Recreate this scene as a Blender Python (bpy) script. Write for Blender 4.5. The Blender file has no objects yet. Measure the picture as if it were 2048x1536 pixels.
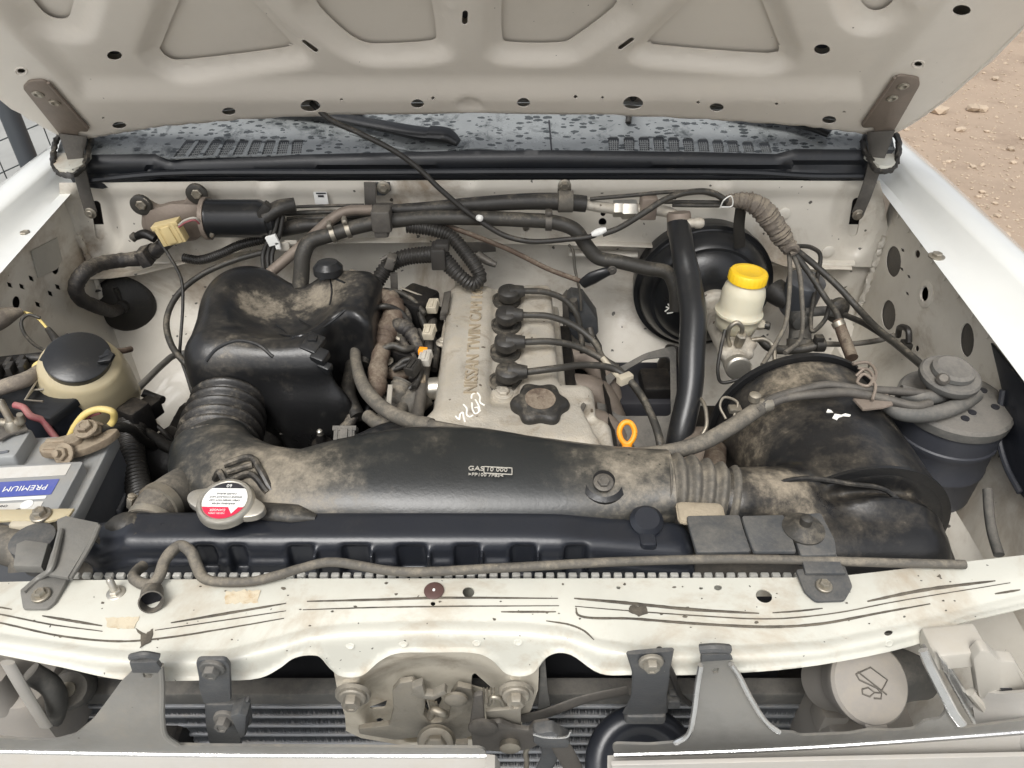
import bpy, bmesh, math, random
import numpy as np
from mathutils import Vector, Matrix
from mathutils.geometry import delaunay_2d_cdt

random.seed(7)
rng = np.random.default_rng(7)
SC = bpy.context.scene
COL = SC.collection
R_ = math.radians

# ---------------------------------------------------------------- camera
CAM_Z, PITCH, FPX = 1.60, R_(38.0), 1500.0          # focal length in pixels of the 2048 px wide photograph
cam_d = bpy.data.cameras.new('camera')
cam_d.sensor_width = 36.0
cam_d.lens = 36.0 * FPX / 2048.0
cam_d.clip_start, cam_d.clip_end = 0.02, 400.0
cam = bpy.data.objects.new('camera', cam_d)
COL.objects.link(cam)
cam.location = (0, 0, CAM_Z)
cam.rotation_euler = (R_(90) - PITCH, 0, 0)
SC.camera = cam

# ---------------------------------------------------------------- sky, sun, exposure (overcast day)
SUN_EL, SUN_AZ = R_(56), R_(198)
world = bpy.data.worlds.new('World')
SC.world = world
world.use_nodes = True
wn, wl = world.node_tree.nodes, world.node_tree.links
bg = wn['Background']
sky = wn.new('ShaderNodeTexSky')
sky.sky_type = 'NISHITA'
sky.sun_disc = False
sky.sun_elevation, sky.sun_rotation = SUN_EL, SUN_AZ
sky.air_density, sky.dust_density, sky.ozone_density = 1.0, 4.0, 0.3
hs = wn.new('ShaderNodeHueSaturation')
hs.inputs['Saturation'].default_value = 0.25
wl.new(sky.outputs['Color'], hs.inputs['Color'])
wl.new(hs.outputs['Color'], bg.inputs['Color'])
bg.inputs['Strength'].default_value = 0.13
sun_d = bpy.data.lights.new('sun', 'SUN')
sun_d.energy, sun_d.angle = 1.45, R_(26)
sun_d.color = (1.0, 0.985, 0.955)
sun = bpy.data.objects.new('sun', sun_d)
COL.objects.link(sun)
sdir = Vector((math.sin(SUN_AZ) * math.cos(SUN_EL), math.cos(SUN_AZ) * math.cos(SUN_EL), math.sin(SUN_EL)))
sun.rotation_euler = sdir.to_track_quat('Z', 'Y').to_euler()
vs = SC.view_settings
vs.view_transform, vs.look, vs.gamma, vs.use_curve_mapping = 'Standard', 'None', 1.0, False
vs.exposure = 0.50

# ---------------------------------------------------------------- pixel to place
CP, SP = math.cos(PITCH), math.sin(PITCH)
def V(px, py, z=None, y=None, d=None, x=None):
    """the point seen at a photo pixel, where its ray meets a height, a distance ahead, a depth or a side wall"""
    u = (768 - np.asarray(py, float)) / FPX
    r = (np.asarray(px, float) - 1024) / FPX
    dy, dz = CP + u * SP, -SP + u * CP
    if z is not None: t = (z - CAM_Z) / dz
    elif y is not None: t = y / dy
    elif x is not None: t = x / r
    else: t = d
    o = np.stack(np.broadcast_arrays(r * t, dy * t, CAM_Z + dz * t), -1)
    return o
def vz(z, *pts): return [V(a, b, z=z) for a, b in pts]
def vy(y, *pts): return [V(a, b, y=y) for a, b in pts]
def vm(*pts):
    """points (px, py, 'z'|'y'|'x', value)"""
    return [V(p[0], p[1], **{p[2]: p[3]}) for p in pts]
def unit(v):
    v = np.asarray(v, float); return v / (np.linalg.norm(v) + 1e-12)
X_, Y_, Z_ = np.array((1., 0, 0)), np.array((0, 1., 0)), np.array((0, 0, 1.))

# ---------------------------------------------------------------- materials
def lin(r, g=None, b=None):
    c = (r, r, r) if g is None else (r, g, b)
    return tuple(((x / 255) / 12.92 if x / 255 <= 0.04045 else ((x / 255 + 0.055) / 1.055) ** 2.4) for x in c)
DUST = lin(172, 161, 142)
def M(name, base, rough=0.5, metal=0.0, dust=0.0, dcol=DUST, up=0.3, ns=14.0, edge=5.0, thr=0.55, var=0.12,
      spots=0.0, sscale=70.0, ssize=0.16, scol=(0.02, 0.018, 0.015), bump=0.15, bscale=220.0, spec=0.5, coat=0.0,
      trans=0.0, alpha=1.0, aniso=None, stain=0.0, stcol=(0.2, 0.12, 0.06), stscale=6.0, grain=None, sub=0.0, veil=0.0, sst=1.0, blobs=(), crease=0.0):
    m = bpy.data.materials.new(name); m.use_nodes = True
    nt = m.node_tree; N, L = nt.nodes, nt.links
    b = N['Principled BSDF']
    def math_(op, a, c=None, clamp=False):
        n = N.new('ShaderNodeMath'); n.operation = op; n.use_clamp = clamp
        for i, s in enumerate((a, c)):
            if s is None: continue
            if isinstance(s, (int, float)): n.inputs[i].default_value = s
            else: L.new(s, n.inputs[i])
        return n.outputs[0]
    def mix(fac, a, c):
        n = N.new('ShaderNodeMix'); n.data_type = 'RGBA'
        if isinstance(fac, (int, float)): n.inputs[0].default_value = fac
        else: L.new(fac, n.inputs[0])
        for s, i in ((a, 6), (c, 7)):
            if isinstance(s, tuple): n.inputs[i].default_value = (*s, 1)
            else: L.new(s, n.inputs[i])
        return n.outputs[2]
    geo = N.new('ShaderNodeNewGeometry')
    P = geo.outputs['Position']
    def noise(scale, detail=5, rough=0.6, dist=0.0):
        n = N.new('ShaderNodeTexNoise'); n.inputs['Scale'].default_value = scale; n.inputs['Detail'].default_value = detail
        n.inputs['Roughness'].default_value = rough; n.inputs['Distortion'].default_value = dist
        L.new(P, n.inputs['Vector']); return n.outputs['Fac']
    dark = tuple(x * (1 - var * 2) for x in base); lite = tuple(min(1, x * (1 + var)) for x in base)
    n0 = noise(ns * 0.7, 7, 0.65)
    col = mix(math_('MULTIPLY_ADD', math_('SUBTRACT', n0, 0.3), 2.2, True), dark, lite)
    rgh = math_('MULTIPLY_ADD', n0, 0.0)
    mr = N.new('ShaderNodeMapRange'); L.new(n0, mr.inputs[0])
    mr.inputs[3].default_value = max(0.03, rough - 0.10); mr.inputs[4].default_value = min(1, rough + 0.10)
    rgh = mr.outputs[0]
    if stain:
        s = noise(stscale, 8, 0.7, 0.4)
        f = math_('MULTIPLY', math_('MULTIPLY', math_('SUBTRACT', s, 0.52), 6.0, True), stain, True)
        f.node.use_clamp = True
        col = mix(f, col, stcol)
    if dust:
        n1, n2, n3 = noise(ns, 8, 0.68, 0.6), noise(ns * 7, 5, 0.75), noise(ns * 30, 3, 0.7)
        sx = N.new('ShaderNodeSeparateXYZ'); L.new(geo.outputs['Normal'], sx.inputs[0])
        a = math_('ADD', math_('MULTIPLY', n1, 0.62), math_('MULTIPLY', n2, 0.38))
        a = math_('ADD', a, math_('MULTIPLY', sx.outputs['Z'], up * 0.5))
        if crease: a = math_('ADD', a, math_('MULTIPLY', math_('SUBTRACT', 0.5, geo.outputs['Pointiness']), crease))
        for (bcx, br, bamt) in blobs:
            dn = N.new('ShaderNodeVectorMath'); dn.operation = 'DISTANCE'; L.new(P, dn.inputs[0]); dn.inputs[1].default_value = tuple(bcx)
            bm_ = N.new('ShaderNodeMapRange'); bm_.interpolation_type = 'SMOOTHSTEP'; L.new(dn.outputs['Value'], bm_.inputs[0])
            bm_.inputs[1].default_value = br * 0.25; bm_.inputs[2].default_value = br; bm_.inputs[3].default_value = bamt; bm_.inputs[4].default_value = 0.0
            a = math_('ADD', a, bm_.outputs[0])
        sm = N.new('ShaderNodeMapRange'); sm.interpolation_type = 'SMOOTHSTEP'; L.new(a, sm.inputs[0])
        sm.inputs[1].default_value = thr - 0.35 / edge; sm.inputs[2].default_value = thr + 1.0 / edge
        g3 = math_('ADD', math_('MULTIPLY', n3, 0.9), 0.45, True)
        so_ = N.new('ShaderNodeMapRange'); so_.interpolation_type = 'SMOOTHSTEP'; L.new(a, so_.inputs[0])
        so_.inputs[1].default_value = thr - 0.16; so_.inputs[2].default_value = thr + 0.22
        f = math_('MAXIMUM', math_('MULTIPLY', sm.outputs[0], g3), math_('MULTIPLY', so_.outputs[0], 0.36))
        f = math_('MULTIPLY', f, dust)
        if veil: f = math_('MAXIMUM', f, math_('MULTIPLY', math_('ADD', n1, n2), veil))
        col = mix(f, col, dcol)
        rgh = math_('ADD', rgh, math_('MULTIPLY', f, 0.45), True)
    if spots:
        vo = N.new('ShaderNodeTexVoronoi'); vo.inputs['Scale'].default_value = sscale
        vo.inputs['Randomness'].default_value = 1.0
        nd = N.new('ShaderNodeTexNoise'); nd.inputs['Scale'].default_value = sscale * 2.5; L.new(P, nd.inputs['Vector'])
        va = N.new('ShaderNodeVectorMath'); va.operation = 'MULTIPLY_ADD'
        L.new(nd.outputs['Color'], va.inputs[0]); va.inputs[1].default_value = (0.4 / sscale,) * 3; L.new(P, va.inputs[2])
        sq = N.new('ShaderNodeVectorMath'); sq.operation = 'MULTIPLY'; L.new(va.outputs[0], sq.inputs[0]); sq.inputs[1].default_value = (sst, 1, 1); L.new(sq.outputs[0], vo.inputs['Vector'])
        se = N.new('ShaderNodeSeparateXYZ'); L.new(vo.outputs['Color'], se.inputs[0])
        clus = noise(5.0, 3)
        thrs = math_('MULTIPLY', math_('SUBTRACT', math_('ADD', se.outputs['X'], clus), 1.5 - spots), ssize * 1.6)
        f = math_('MULTIPLY', math_('SUBTRACT', thrs, vo.outputs['Distance']), 40.0, True); f.node.use_clamp = True
        col = mix(math_('MULTIPLY', f, 0.85), col, scol)
    L.new(col, b.inputs['Base Color']); L.new(rgh, b.inputs['Roughness'])
    b.inputs['Metallic'].default_value = metal
    b.inputs['Specular IOR Level'].default_value = spec
    b.inputs['Coat Weight'].default_value = coat
    b.inputs['Transmission Weight'].default_value = trans
    if sub:
        b.inputs['Subsurface Weight'].default_value = sub
        b.inputs['Subsurface Radius'].default_value = (0.02, 0.015, 0.01)
        b.inputs['Subsurface Scale'].default_value = 0.5
    if bump:
        bp = N.new('ShaderNodeBump'); bp.inputs['Strength'].default_value = bump; bp.inputs['Distance'].default_value = 0.002
        L.new(noise(bscale, 4, 0.7), bp.inputs['Height']); L.new(bp.outputs[0], b.inputs['Normal'])
    return m

MT = {}
MT['paint']   = M('white_body_paint', lin(200, 199, 188), 0.36, dust=0.6, thr=0.60, up=0.08, ns=8, edge=3, var=0.08, spots=0.6, sscale=95, ssize=0.13, bump=0.06, coat=0.2, stain=0.75, stcol=lin(166, 146, 120), stscale=6, dcol=lin(178, 168, 150))
MT['bay']     = M('engine_bay_paint', lin(209, 204, 193), 0.42, dust=0.75, thr=0.57, up=0.10, ns=6, edge=3, var=0.08, spots=0.60, sscale=52, ssize=0.19, scol=lin(38, 34, 30), bump=0.06, coat=0.15, stain=0.8, stcol=lin(146, 127, 104), stscale=5, dcol=lin(176, 163, 145))
MT['hoodin']  = M('hood_underside_paint', lin(221, 214, 203), 0.40, dust=0.35, thr=0.60, up=0.0, ns=5, edge=3, var=0.06, spots=0.38, sscale=60, ssize=0.13, scol=lin(92, 82, 68), bump=0.04, coat=0.1)
MT['fender']  = M('white_fender_paint', lin(216, 217, 213), 0.22, dust=0.15, thr=0.72, up=0.0, var=0.03, bump=0.02, coat=0.6)
MT['black']   = M('dusty_black_plastic', lin(20, 21, 23), 0.30, dust=0.8, thr=0.66, up=0.14, ns=10, edge=6, var=0.25, bump=0.14, veil=0.012, dcol=lin(158, 148, 131), crease=1.5, blobs=[(V(510, 628, z=1.0), 0.06, 0.16), (V(450, 612, z=1.02), 0.05, 0.12), (V(600, 600, z=1.02), 0.05, 0.12), (V(430, 665, z=1.02), 0.05, 0.1), (V(470, 715, z=1.0), 0.05, 0.14), (V(665, 570, z=1.03), 0.06, 0.12)])
MT['drumm']   = M('dusty_drum_plastic', lin(22, 23, 25), 0.30, dust=0.85, thr=0.665, up=0.12, ns=8, edge=5, var=0.25, bump=0.14, veil=0.012, dcol=lin(166, 154, 134), spots=0.3, sscale=60, crease=1.0, blobs=[(V(1500, 800, z=0.99), 0.11, .12), (V(1640, 722, z=1.005), 0.1, .11), (V(1720, 790, z=1.0), 0.08, .08), (V(1500, 900, z=0.95), 0.08, .08), (V(1520, 990, z=0.99), 0.08, .12), (V(1640, 985, z=0.99), 0.09, .08)])
MT['blackc']  = M('clean_black_plastic', lin(24, 26, 29), 0.30, dust=0.4, thr=0.68, up=0.12, ns=16, edge=4, var=0.2, spots=0.25, sscale=60, bump=0.1, veil=0.012)
MT['tank']    = M('radiator_tank_plastic', lin(28, 32, 40), 0.30, dust=0.4, thr=0.68, up=0.08, ns=9, edge=4, var=0.2, spots=0.35, sscale=60, bump=0.08, veil=0.015)
MT['duct']    = M('duct_plastic', lin(22, 26, 28), 0.33, dust=0.75, thr=0.66, up=0.10, ns=7, edge=4.5, var=0.2, spots=0.45, sscale=60, bump=0.12, veil=0.02, crease=1.0, blobs=[(V(440, 900, z=1.0), 0.1, 0.10), (V(500, 950, z=1.01), 0.1, 0.10), (V(600, 970, z=1.01), 0.1, 0.1), (V(1300, 960, z=1.01), 0.09, 0.15), (V(1200, 990, z=1.01), 0.07, 0.08)])
MT['rubber']  = M('black_rubber', lin(24, 24, 24), 0.5, dust=0.5, thr=0.64, up=0.25, ns=22, edge=4, var=0.25, bump=0.25, veil=0.03)
MT['rubberd'] = M('dusty_rubber_hose', lin(33, 33, 32), 0.5, dust=0.55, thr=0.62, up=0.28, ns=22, edge=4, var=0.2, bump=0.25, veil=0.05)
MT['hoseg']   = M('dusty_grey_hose', lin(70, 68, 64), 0.65, dust=0.75, thr=0.58, up=0.3, ns=26, edge=3, var=0.18, bump=0.3, veil=0.08)
MT['conduit'] = M('corrugated_conduit', lin(26, 26, 27), 0.42, dust=0.35, thr=0.64, up=0.2, ns=25, var=0.2, bump=0.05, veil=0.04)
MT['tape']    = M('grey_cloth_tape', lin(96, 89, 82), 0.8, dust=0.6, thr=0.55, ns=40, var=0.25, bump=0.6, bscale=90)
MT['tapeb']   = M('black_cloth_tape', lin(34, 32, 32), 0.6, dust=0.5, thr=0.6, ns=40, var=0.3, bump=0.6, bscale=90)
MT['tapebr']  = M('brown_oily_tape', lin(74, 60, 50), 0.7, dust=0.5, thr=0.58, ns=30, var=0.3, bump=0.6, bscale=90)
MT['alu']     = M('dusty_cast_aluminium', lin(178, 173, 163), 0.5, metal=0.4, dust=0.8, thr=0.52, up=0.18, ns=14, edge=3.5, var=0.2, spots=0.65, sscale=55, scol=lin(92, 80, 66), bump=0.6, bscale=300, dcol=lin(194, 183, 163), stain=0.8, stcol=lin(124, 108, 90), stscale=20)
MT['alud']    = M('grimy_raised_lettering', lin(156, 144, 124), 0.6, metal=0.3, dust=0.5, ns=40, var=0.25, bump=0.3)
MT['patch']   = M('grey_felt_patch', lin(172, 168, 158), 0.9, var=0.1, bump=0.5)
MT['alub']    = M('bare_aluminium', lin(190, 186, 176), 0.36, metal=0.85, dust=0.4, thr=0.6, ns=30, var=0.12, bump=0.15)
MT['steel']   = M('zinc_steel', lin(150, 145, 134), 0.42, metal=0.8, dust=0.5, thr=0.56, ns=40, var=0.2, bump=0.2, stain=0.4, stcol=lin(120, 92, 66), stscale=30)
MT['steeld']  = M('dark_dusty_steel', lin(84, 81, 77), 0.5, metal=0.4, dust=0.6, thr=0.58, ns=22, edge=3, var=0.2, bump=0.3, dcol=lin(152, 144, 130))
MT['hinge']   = M('grimy_brown_steel', lin(122, 111, 101), 0.55, metal=0.25, dust=0.5, thr=0.58, ns=20, edge=3, var=0.2, bump=0.25, dcol=lin(166, 155, 140))
MT['bracket'] = M('dusty_black_bracket', lin(66, 68, 70), 0.44, dust=0.5, thr=0.58, ns=34, edge=2.5, var=0.15, bump=0.25, spots=0.35, scol=lin(176, 170, 156), sscale=120, ssize=0.10, dcol=lin(150, 143, 130))
MT['bracketg']= M('dusty_grey_bracket', lin(112, 111, 107), 0.5, metal=0.2, dust=0.5, thr=0.56, ns=30, edge=2.5, var=0.12, bump=0.3, dcol=lin(150, 144, 132))
MT['bellowm'] = M('bellows_rubber', lin(20, 20, 21), 0.36, dust=0.55, thr=0.61, up=0.20, ns=30, edge=5, var=0.25, bump=0.2, veil=0.02)
MT['latch']   = M('grimy_latch_steel', lin(132, 128, 119), 0.48, metal=0.4, dust=0.7, thr=0.54, ns=18, edge=3, var=0.2, bump=0.3, stain=0.6, stcol=lin(92, 84, 72), stscale=22)
MT['grille']  = M('worn_silver_plastic', lin(128, 127, 123), 0.46, metal=0.45, dust=0.6, thr=0.56, up=0.2, ns=9, edge=3, var=0.16, bump=0.15, spots=0.2, sscale=70, scol=lin(90, 86, 78), stain=0.3, stcol=lin(96, 94, 88), stscale=10)
MT['grilled'] = M('worn_grille_lower', lin(176, 173, 167), 0.4, metal=0.2, dust=0.5, thr=0.56, ns=10, edge=3, var=0.08, bump=0.08)
MT['chrome']  = M('worn_chrome_edge', lin(225, 226, 226), 0.14, metal=0.9, dust=0.25, thr=0.6, ns=60, var=0.1, bump=0.2)
MT['cream']   = M('aged_translucent_plastic', lin(178, 166, 136), 0.42, dust=0.35, thr=0.6, ns=9, edge=3, var=0.08, bump=0.06, stain=0.5, stcol=lin(136, 120, 88), stscale=8, sub=0.2)
MT['milky']   = M('milky_reservoir_plastic', lin(206, 200, 178), 0.38, dust=0.35, thr=0.62, ns=16, var=0.05, bump=0.04, sub=0.3)
MT['yellow']  = M('yellow_cap_plastic', lin(242, 198, 36), 0.42, dust=0.18, thr=0.62, ns=30, var=0.08, bump=0.05)
MT['orange']  = M('orange_dipstick_plastic', lin(244, 156, 24), 0.42, dust=0.25, thr=0.6, ns=40, var=0.08, bump=0.08)
MT['yelw']    = M('yellow_wire_insulation', lin(206, 184, 112), 0.5, dust=0.3, ns=60, var=0.1, bump=0.05)
MT['redw']    = M('red_wire_insulation', lin(150, 84, 88), 0.55, dust=0.35, ns=60, var=0.12, bump=0.05)
MT['cowl']    = M('wet_grey_cowl_plastic', lin(124, 127, 127), 0.26, dust=0.0, ns=20, var=0.14, spots=0.95, sscale=130, ssize=0.36, scol=lin(46, 50, 52), bump=0.12, stain=1.0, stcol=lin(56, 60, 61), stscale=26, sst=0.5)
MT['cowlm']   = M('grey_vent_mesh', lin(120, 122, 121), 0.5, var=0.1, bump=0.05)
MT['cowlb']   = M('black_cowl_lip', lin(28, 31, 36), 0.34, dust=0.4, thr=0.66, up=0.05, ns=18, edge=4, var=0.2, bump=0.08, veil=0.012)
MT['glass']   = M('wet_windscreen_glass', lin(60, 66, 68), 0.08, var=0.15, spots=0.6, sscale=90, ssize=0.2, scol=lin(24, 27, 28), bump=0.06, bscale=120, coat=0.6)
MT['batt']    = M('grey_battery_case', lin(146, 148, 148), 0.42, dust=0.4, thr=0.6, ns=14, edge=3, var=0.06, bump=0.12)
MT['battd']   = M('grey_battery_side', lin(88, 91, 96), 0.42, dust=0.3, thr=0.62, ns=14, edge=3, var=0.06, bump=0.12)
MT['brass']   = M('oxidised_terminal_metal', lin(134, 120, 102), 0.6, metal=0.35, dust=0.6, thr=0.52, ns=40, var=0.2, bump=0.6, stain=0.6, stcol=lin(92, 78, 62), stscale=60)
MT['canister']= M('canister_plastic', lin(52, 54, 60), 0.46, dust=0.3, thr=0.66, up=0.1, ns=10, var=0.12, bump=0.1, spots=0.12, sscale=50)
MT['canlid']  = M('dusty_canister_lid', lin(76, 76, 74), 0.6, dust=0.7, thr=0.52, ns=12, var=0.1, bump=0.15, dcol=lin(132, 127, 119))
MT['greypl']  = M('grey_washer_plastic', lin(138, 134, 129), 0.5, dust=0.5, thr=0.54, ns=12, edge=3, var=0.06, bump=0.08)
MT['whitepl'] = M('dusty_white_plastic', lin(172, 168, 159), 0.5, dust=0.5, thr=0.54, ns=12, edge=3, var=0.06, bump=0.06)
MT['connw']   = M('natural_connector_plastic', lin(172, 164, 146), 0.5, dust=0.4, ns=40, var=0.12, bump=0.08, stain=0.5, stcol=lin(90, 80, 66), stscale=40)
MT['cony']    = M('cream_connector_plastic', lin(206, 186, 136), 0.5, dust=0.3, ns=40, var=0.08, bump=0.08)
MT['white']   = M('white_print', lin(226, 226, 222), 0.5, var=0.03, bump=0.0)
MT['whitep']  = M('white_paint_mark', lin(238, 236, 228), 0.6, var=0.03, bump=0.05)
MT['blue']    = M('blue_print', lin(70, 84, 160), 0.45, var=0.04, bump=0.0, dust=0.15)
MT['red']     = M('red_print', lin(206, 44, 74), 0.45, var=0.04, bump=0.0)
MT['ink_and_shade']     = M('dark_print_and_shade', lin(44, 44, 48), 0.5, var=0.04, bump=0.0)  # print colour, also painted in as shade inside holes and gaps
MT['label']   = M('pale_label', lin(204, 203, 198), 0.4, var=0.04, bump=0.0, dust=0.35, thr=0.55)
MT['fin']     = M('condenser_fin_metal', lin(150, 153, 157), 0.4, metal=0.6, dust=0.4, thr=0.6, ns=30, var=0.15, bump=0.1)
MT['core']    = M('dark_core', lin(30, 31, 34), 0.7, var=0.2, bump=0.1)
MT['dark']    = M('grimy_dark_metal', lin(19, 18, 18), 0.5, metal=0.2, dust=0.35, thr=0.64, ns=18, edge=4, var=0.3, bump=0.3, dcol=lin(120, 108, 92))
MT['seam']    = M('black_sealant', lin(52, 48, 42), 0.7, var=0.2, bump=0.2, dust=0.3)
MT['rust']    = M('tan_glue_residue', lin(194, 183, 160), 0.6, var=0.15, bump=0.3, ns=60, stain=0.8, stcol=lin(178, 152, 116), stscale=60)
MT['tabw']    = M('pale_crimp_metal', lin(205, 204, 198), 0.4, metal=0.25, dust=0.2, ns=60, var=0.15, bump=0.1)
MT['latchp']  = M('stained_cream_paint', lin(184, 178, 164), 0.5, dust=0.7, thr=0.5, ns=10, edge=3, var=0.1, bump=0.15, stain=0.8, stcol=lin(124, 110, 92), stscale=11)
MT['brown']   = M('brown_painted_disc', lin(82, 60, 56), 0.5, var=0.1, bump=0.1)
MT['dirt']    = M('dry_dirt_ground', lin(154, 136, 118), 0.95, ns=2.5, var=0.12, dust=0.8, dcol=lin(170, 152, 133), thr=0.5, up=0.0, edge=3, bump=1.0, bscale=60, spots=0.6, sscale=45, ssize=0.28, scol=lin(186, 172, 150), stain=0.7, stcol=lin(128, 110, 94), stscale=2.2)
MT['stone']   = M('pale_pebble', lin(164, 148, 129), 0.9, ns=9, var=0.25, bump=0.4, bscale=60)
MT['caked']   = M('caked_dust', lin(150, 139, 120), 0.9, var=0.15, bump=0.6, ns=30, stain=0.5, stcol=lin(120, 106, 88), stscale=40)
MT['pave']    = M('grey_concrete', lin(150, 150, 146), 0.9, ns=3, var=0.10, bump=0.4, bscale=70, stain=0.4, stcol=lin(120, 120, 118), stscale=2)
MT['wire']    = M('galvanised_wire', lin(74, 80, 80), 0.5, metal=0.5, var=0.15, bump=0.1)
MT['post']    = M('dark_grey_post', lin(58, 62, 66), 0.5, var=0.12, bump=0.1)

# ---------------------------------------------------------------- shape makers: each returns (vertices, faces)
def J(*gs):
    Vs, Fs, o = [], [], 0
    for g in gs:
        v, f = g
        Vs.append(np.asarray(v, float)); Fs += [tuple(i + o for i in q) for q in f]; o += len(v)
    return np.concatenate(Vs), Fs
def spline(pts, n_per=8, closed=False):
    P = np.asarray(pts, float)
    if len(P) == 2: return np.linspace(P[0], P[1], max(2, n_per)), np.linspace(0, 1, max(2, n_per))
    E = np.vstack([2 * P[0] - P[1], P, 2 * P[-1] - P[-2]])
    out, ts = [], []
    for i in range(len(P) - 1):
        p0, p1, p2, p3 = E[i:i + 4]
        # centripetal Catmull-Rom
        a = lambda q, w: max(np.linalg.norm(w[:3] - q[:3]) ** 0.5, 1e-4)
        t0 = 0; t1 = a(p0, p1); t2 = t1 + a(p1, p2); t3 = t2 + a(p2, p3)
        for k in range(n_per):
            t = t1 + (t2 - t1) * k / n_per
            A1 = (t1 - t) / (t1 - t0) * p0 + (t - t0) / (t1 - t0) * p1
            A2 = (t2 - t) / (t2 - t1) * p1 + (t - t1) / (t2 - t1) * p2
            A3 = (t3 - t) / (t3 - t2) * p2 + (t - t2) / (t3 - t2) * p3
            B1 = (t2 - t) / (t2 - t0) * A1 + (t - t0) / (t2 - t0) * A2
            B2 = (t3 - t) / (t3 - t1) * A2 + (t - t1) / (t3 - t1) * A3
            out.append((t2 - t) / (t2 - t1) * B1 + (t - t1) / (t2 - t1) * B2); ts.append(i + k / n_per)
    out.append(P[-1]); ts.append(len(P) - 1)
    return np.array(out), np.array(ts)
def tube(pts, r, seg=12, n_per=8, smooth=True, rib=None, flat=None, upv=None, caps=True, jit=0.0, power=2.0, wrap=None):
    """swept tube; r scalar or one per control point; flat = second radius (along the frame's other axis)"""
    pts = [np.asarray(p, float) for p in pts]
    rr = np.full(len(pts), r) if np.isscalar(r) else np.asarray(r, float)
    ff = None if flat is None else (np.full(len(pts), flat) if np.isscalar(flat) else np.asarray(flat, float))
    if smooth: C, ts = spline(pts, n_per)
    else: C, ts = np.array(pts), np.arange(len(pts), dtype=float)
    if rib:
        L = np.concatenate([[0], np.cumsum(np.linalg.norm(np.diff(C, axis=0), axis=1))])
        n = max(int(L[-1] / rib[1] * 8), 8)
        s = np.linspace(0, L[-1], n)
        C = np.stack([np.interp(s, L, C[:, k]) for k in range(3)], 1); ts = np.interp(s, L, ts)
    idx = np.arange(len(pts))
    ra = np.interp(ts, idx, rr); rb = ra if ff is None else np.interp(ts, idx, ff)
    if rib:
        w = 0.5 + 0.5 * np.cos(2 * np.pi * s / rib[1])
        w = w ** (rib[2] if len(rib) > 2 else 1)
        ra = ra - rib[0] * (1 - w); rb = rb - rib[0] * (1 - w)
    if wrap:
        L = np.concatenate([[0], np.cumsum(np.linalg.norm(np.diff(C, axis=0), axis=1))])
        q = rng.normal(0, wrap, len(C)); ra = ra * (1 + q); rb = rb * (1 + q)
    T = np.gradient(C, axis=0); T /= np.linalg.norm(T, axis=1)[:, None] + 1e-12
    U = np.zeros_like(C)
    if upv is not None:
        U = np.asarray(upv, float)[None] - (T @ np.asarray(upv, float))[:, None] * T
        U /= np.linalg.norm(U, axis=1)[:, None] + 1e-9
    else:
        a = np.array((0, 0, 1.)) if abs(T[0][2]) < 0.9 else np.array((1., 0, 0))
        u = a - a.dot(T[0]) * T[0]; u /= np.linalg.norm(u); U[0] = u
        for i in range(1, len(C)):
            u = u - u.dot(T[i]) * T[i]; u /= np.linalg.norm(u) + 1e-12; U[i] = u
    W = np.cross(T, U)
    a = np.linspace(0, 2 * np.pi, seg, endpoint=False)
    ca, sa = np.cos(a), np.sin(a)
    if power != 2.0:
        ca = np.sign(ca) * np.abs(ca) ** (2 / power); sa = np.sign(sa) * np.abs(sa) ** (2 / power)
    ring = C[:, None] + ra[:, None, None] * ca[None, :, None] * W[:, None] + rb[:, None, None] * sa[None, :, None] * U[:, None]
    if jit: ring += rng.normal(0, jit, ring.shape)
    n = len(C); Vt = ring.reshape(-1, 3)
    F = [(i * seg + j, i * seg + (j + 1) % seg, (i + 1) * seg + (j + 1) % seg, (i + 1) * seg + j) for i in range(n - 1) for j in range(seg)]
    if caps:
        F.append(tuple(range(seg - 1, -1, -1))); F.append(tuple((n - 1) * seg + j for j in range(seg)))
    return Vt, F
def frame(axis, ref=None):
    a = unit(axis)
    r = np.array((0, 0, 1.)) if ref is None else np.asarray(ref, float)
    if abs(a.dot(unit(r))) > 0.97: r = np.array((0, 1., 0)) if abs(a[1]) < 0.9 else np.array((1., 0, 0))
    u = unit(np.cross(r, a)); w = np.cross(a, u)
    return u, w, a
def lathe(prof, o, axis=(0, 0, 1), seg=32, lobes=None):
    u, w, a = frame(axis); o = np.asarray(o, float)
    th = np.linspace(0, 2 * np.pi, seg, endpoint=False)
    Vt = []
    for p in prof:
        k = p[2] if len(p) > 2 else 0.0
        rr = np.full(seg, p[0]) if not lobes else p[0] * (1 + k * np.cos(lobes * th))
        Vt.append(o + rr[:, None] * (np.cos(th)[:, None] * u + np.sin(th)[:, None] * w) + p[1] * a)
    Vt = np.concatenate(Vt); n = len(prof)
    F = [(i * seg + j, i * seg + (j + 1) % seg, (i + 1) * seg + (j + 1) % seg, (i + 1) * seg + j) for i in range(n - 1) for j in range(seg)]
    F.append(tuple(range(seg - 1, -1, -1))); F.append(tuple((n - 1) * seg + j for j in range(seg)))
    return Vt, F
def inset(poly, d):
    P = np.asarray(poly, float); A = 0.5 * np.sum(P[:, 0] * np.roll(P[:, 1], -1) - np.roll(P[:, 0], -1) * P[:, 1])
    s = 1 if A > 0 else -1
    e = np.roll(P, -1, 0) - P; e /= np.linalg.norm(e, axis=1)[:, None] + 1e-12
    n = np.stack([-e[:, 1], e[:, 0]], 1) * s; m = n + np.roll(n, 1, 0)
    m /= np.maximum((m * n).sum(1), 0.35)[:, None] + 1e-9
    return P + m * d
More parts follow.
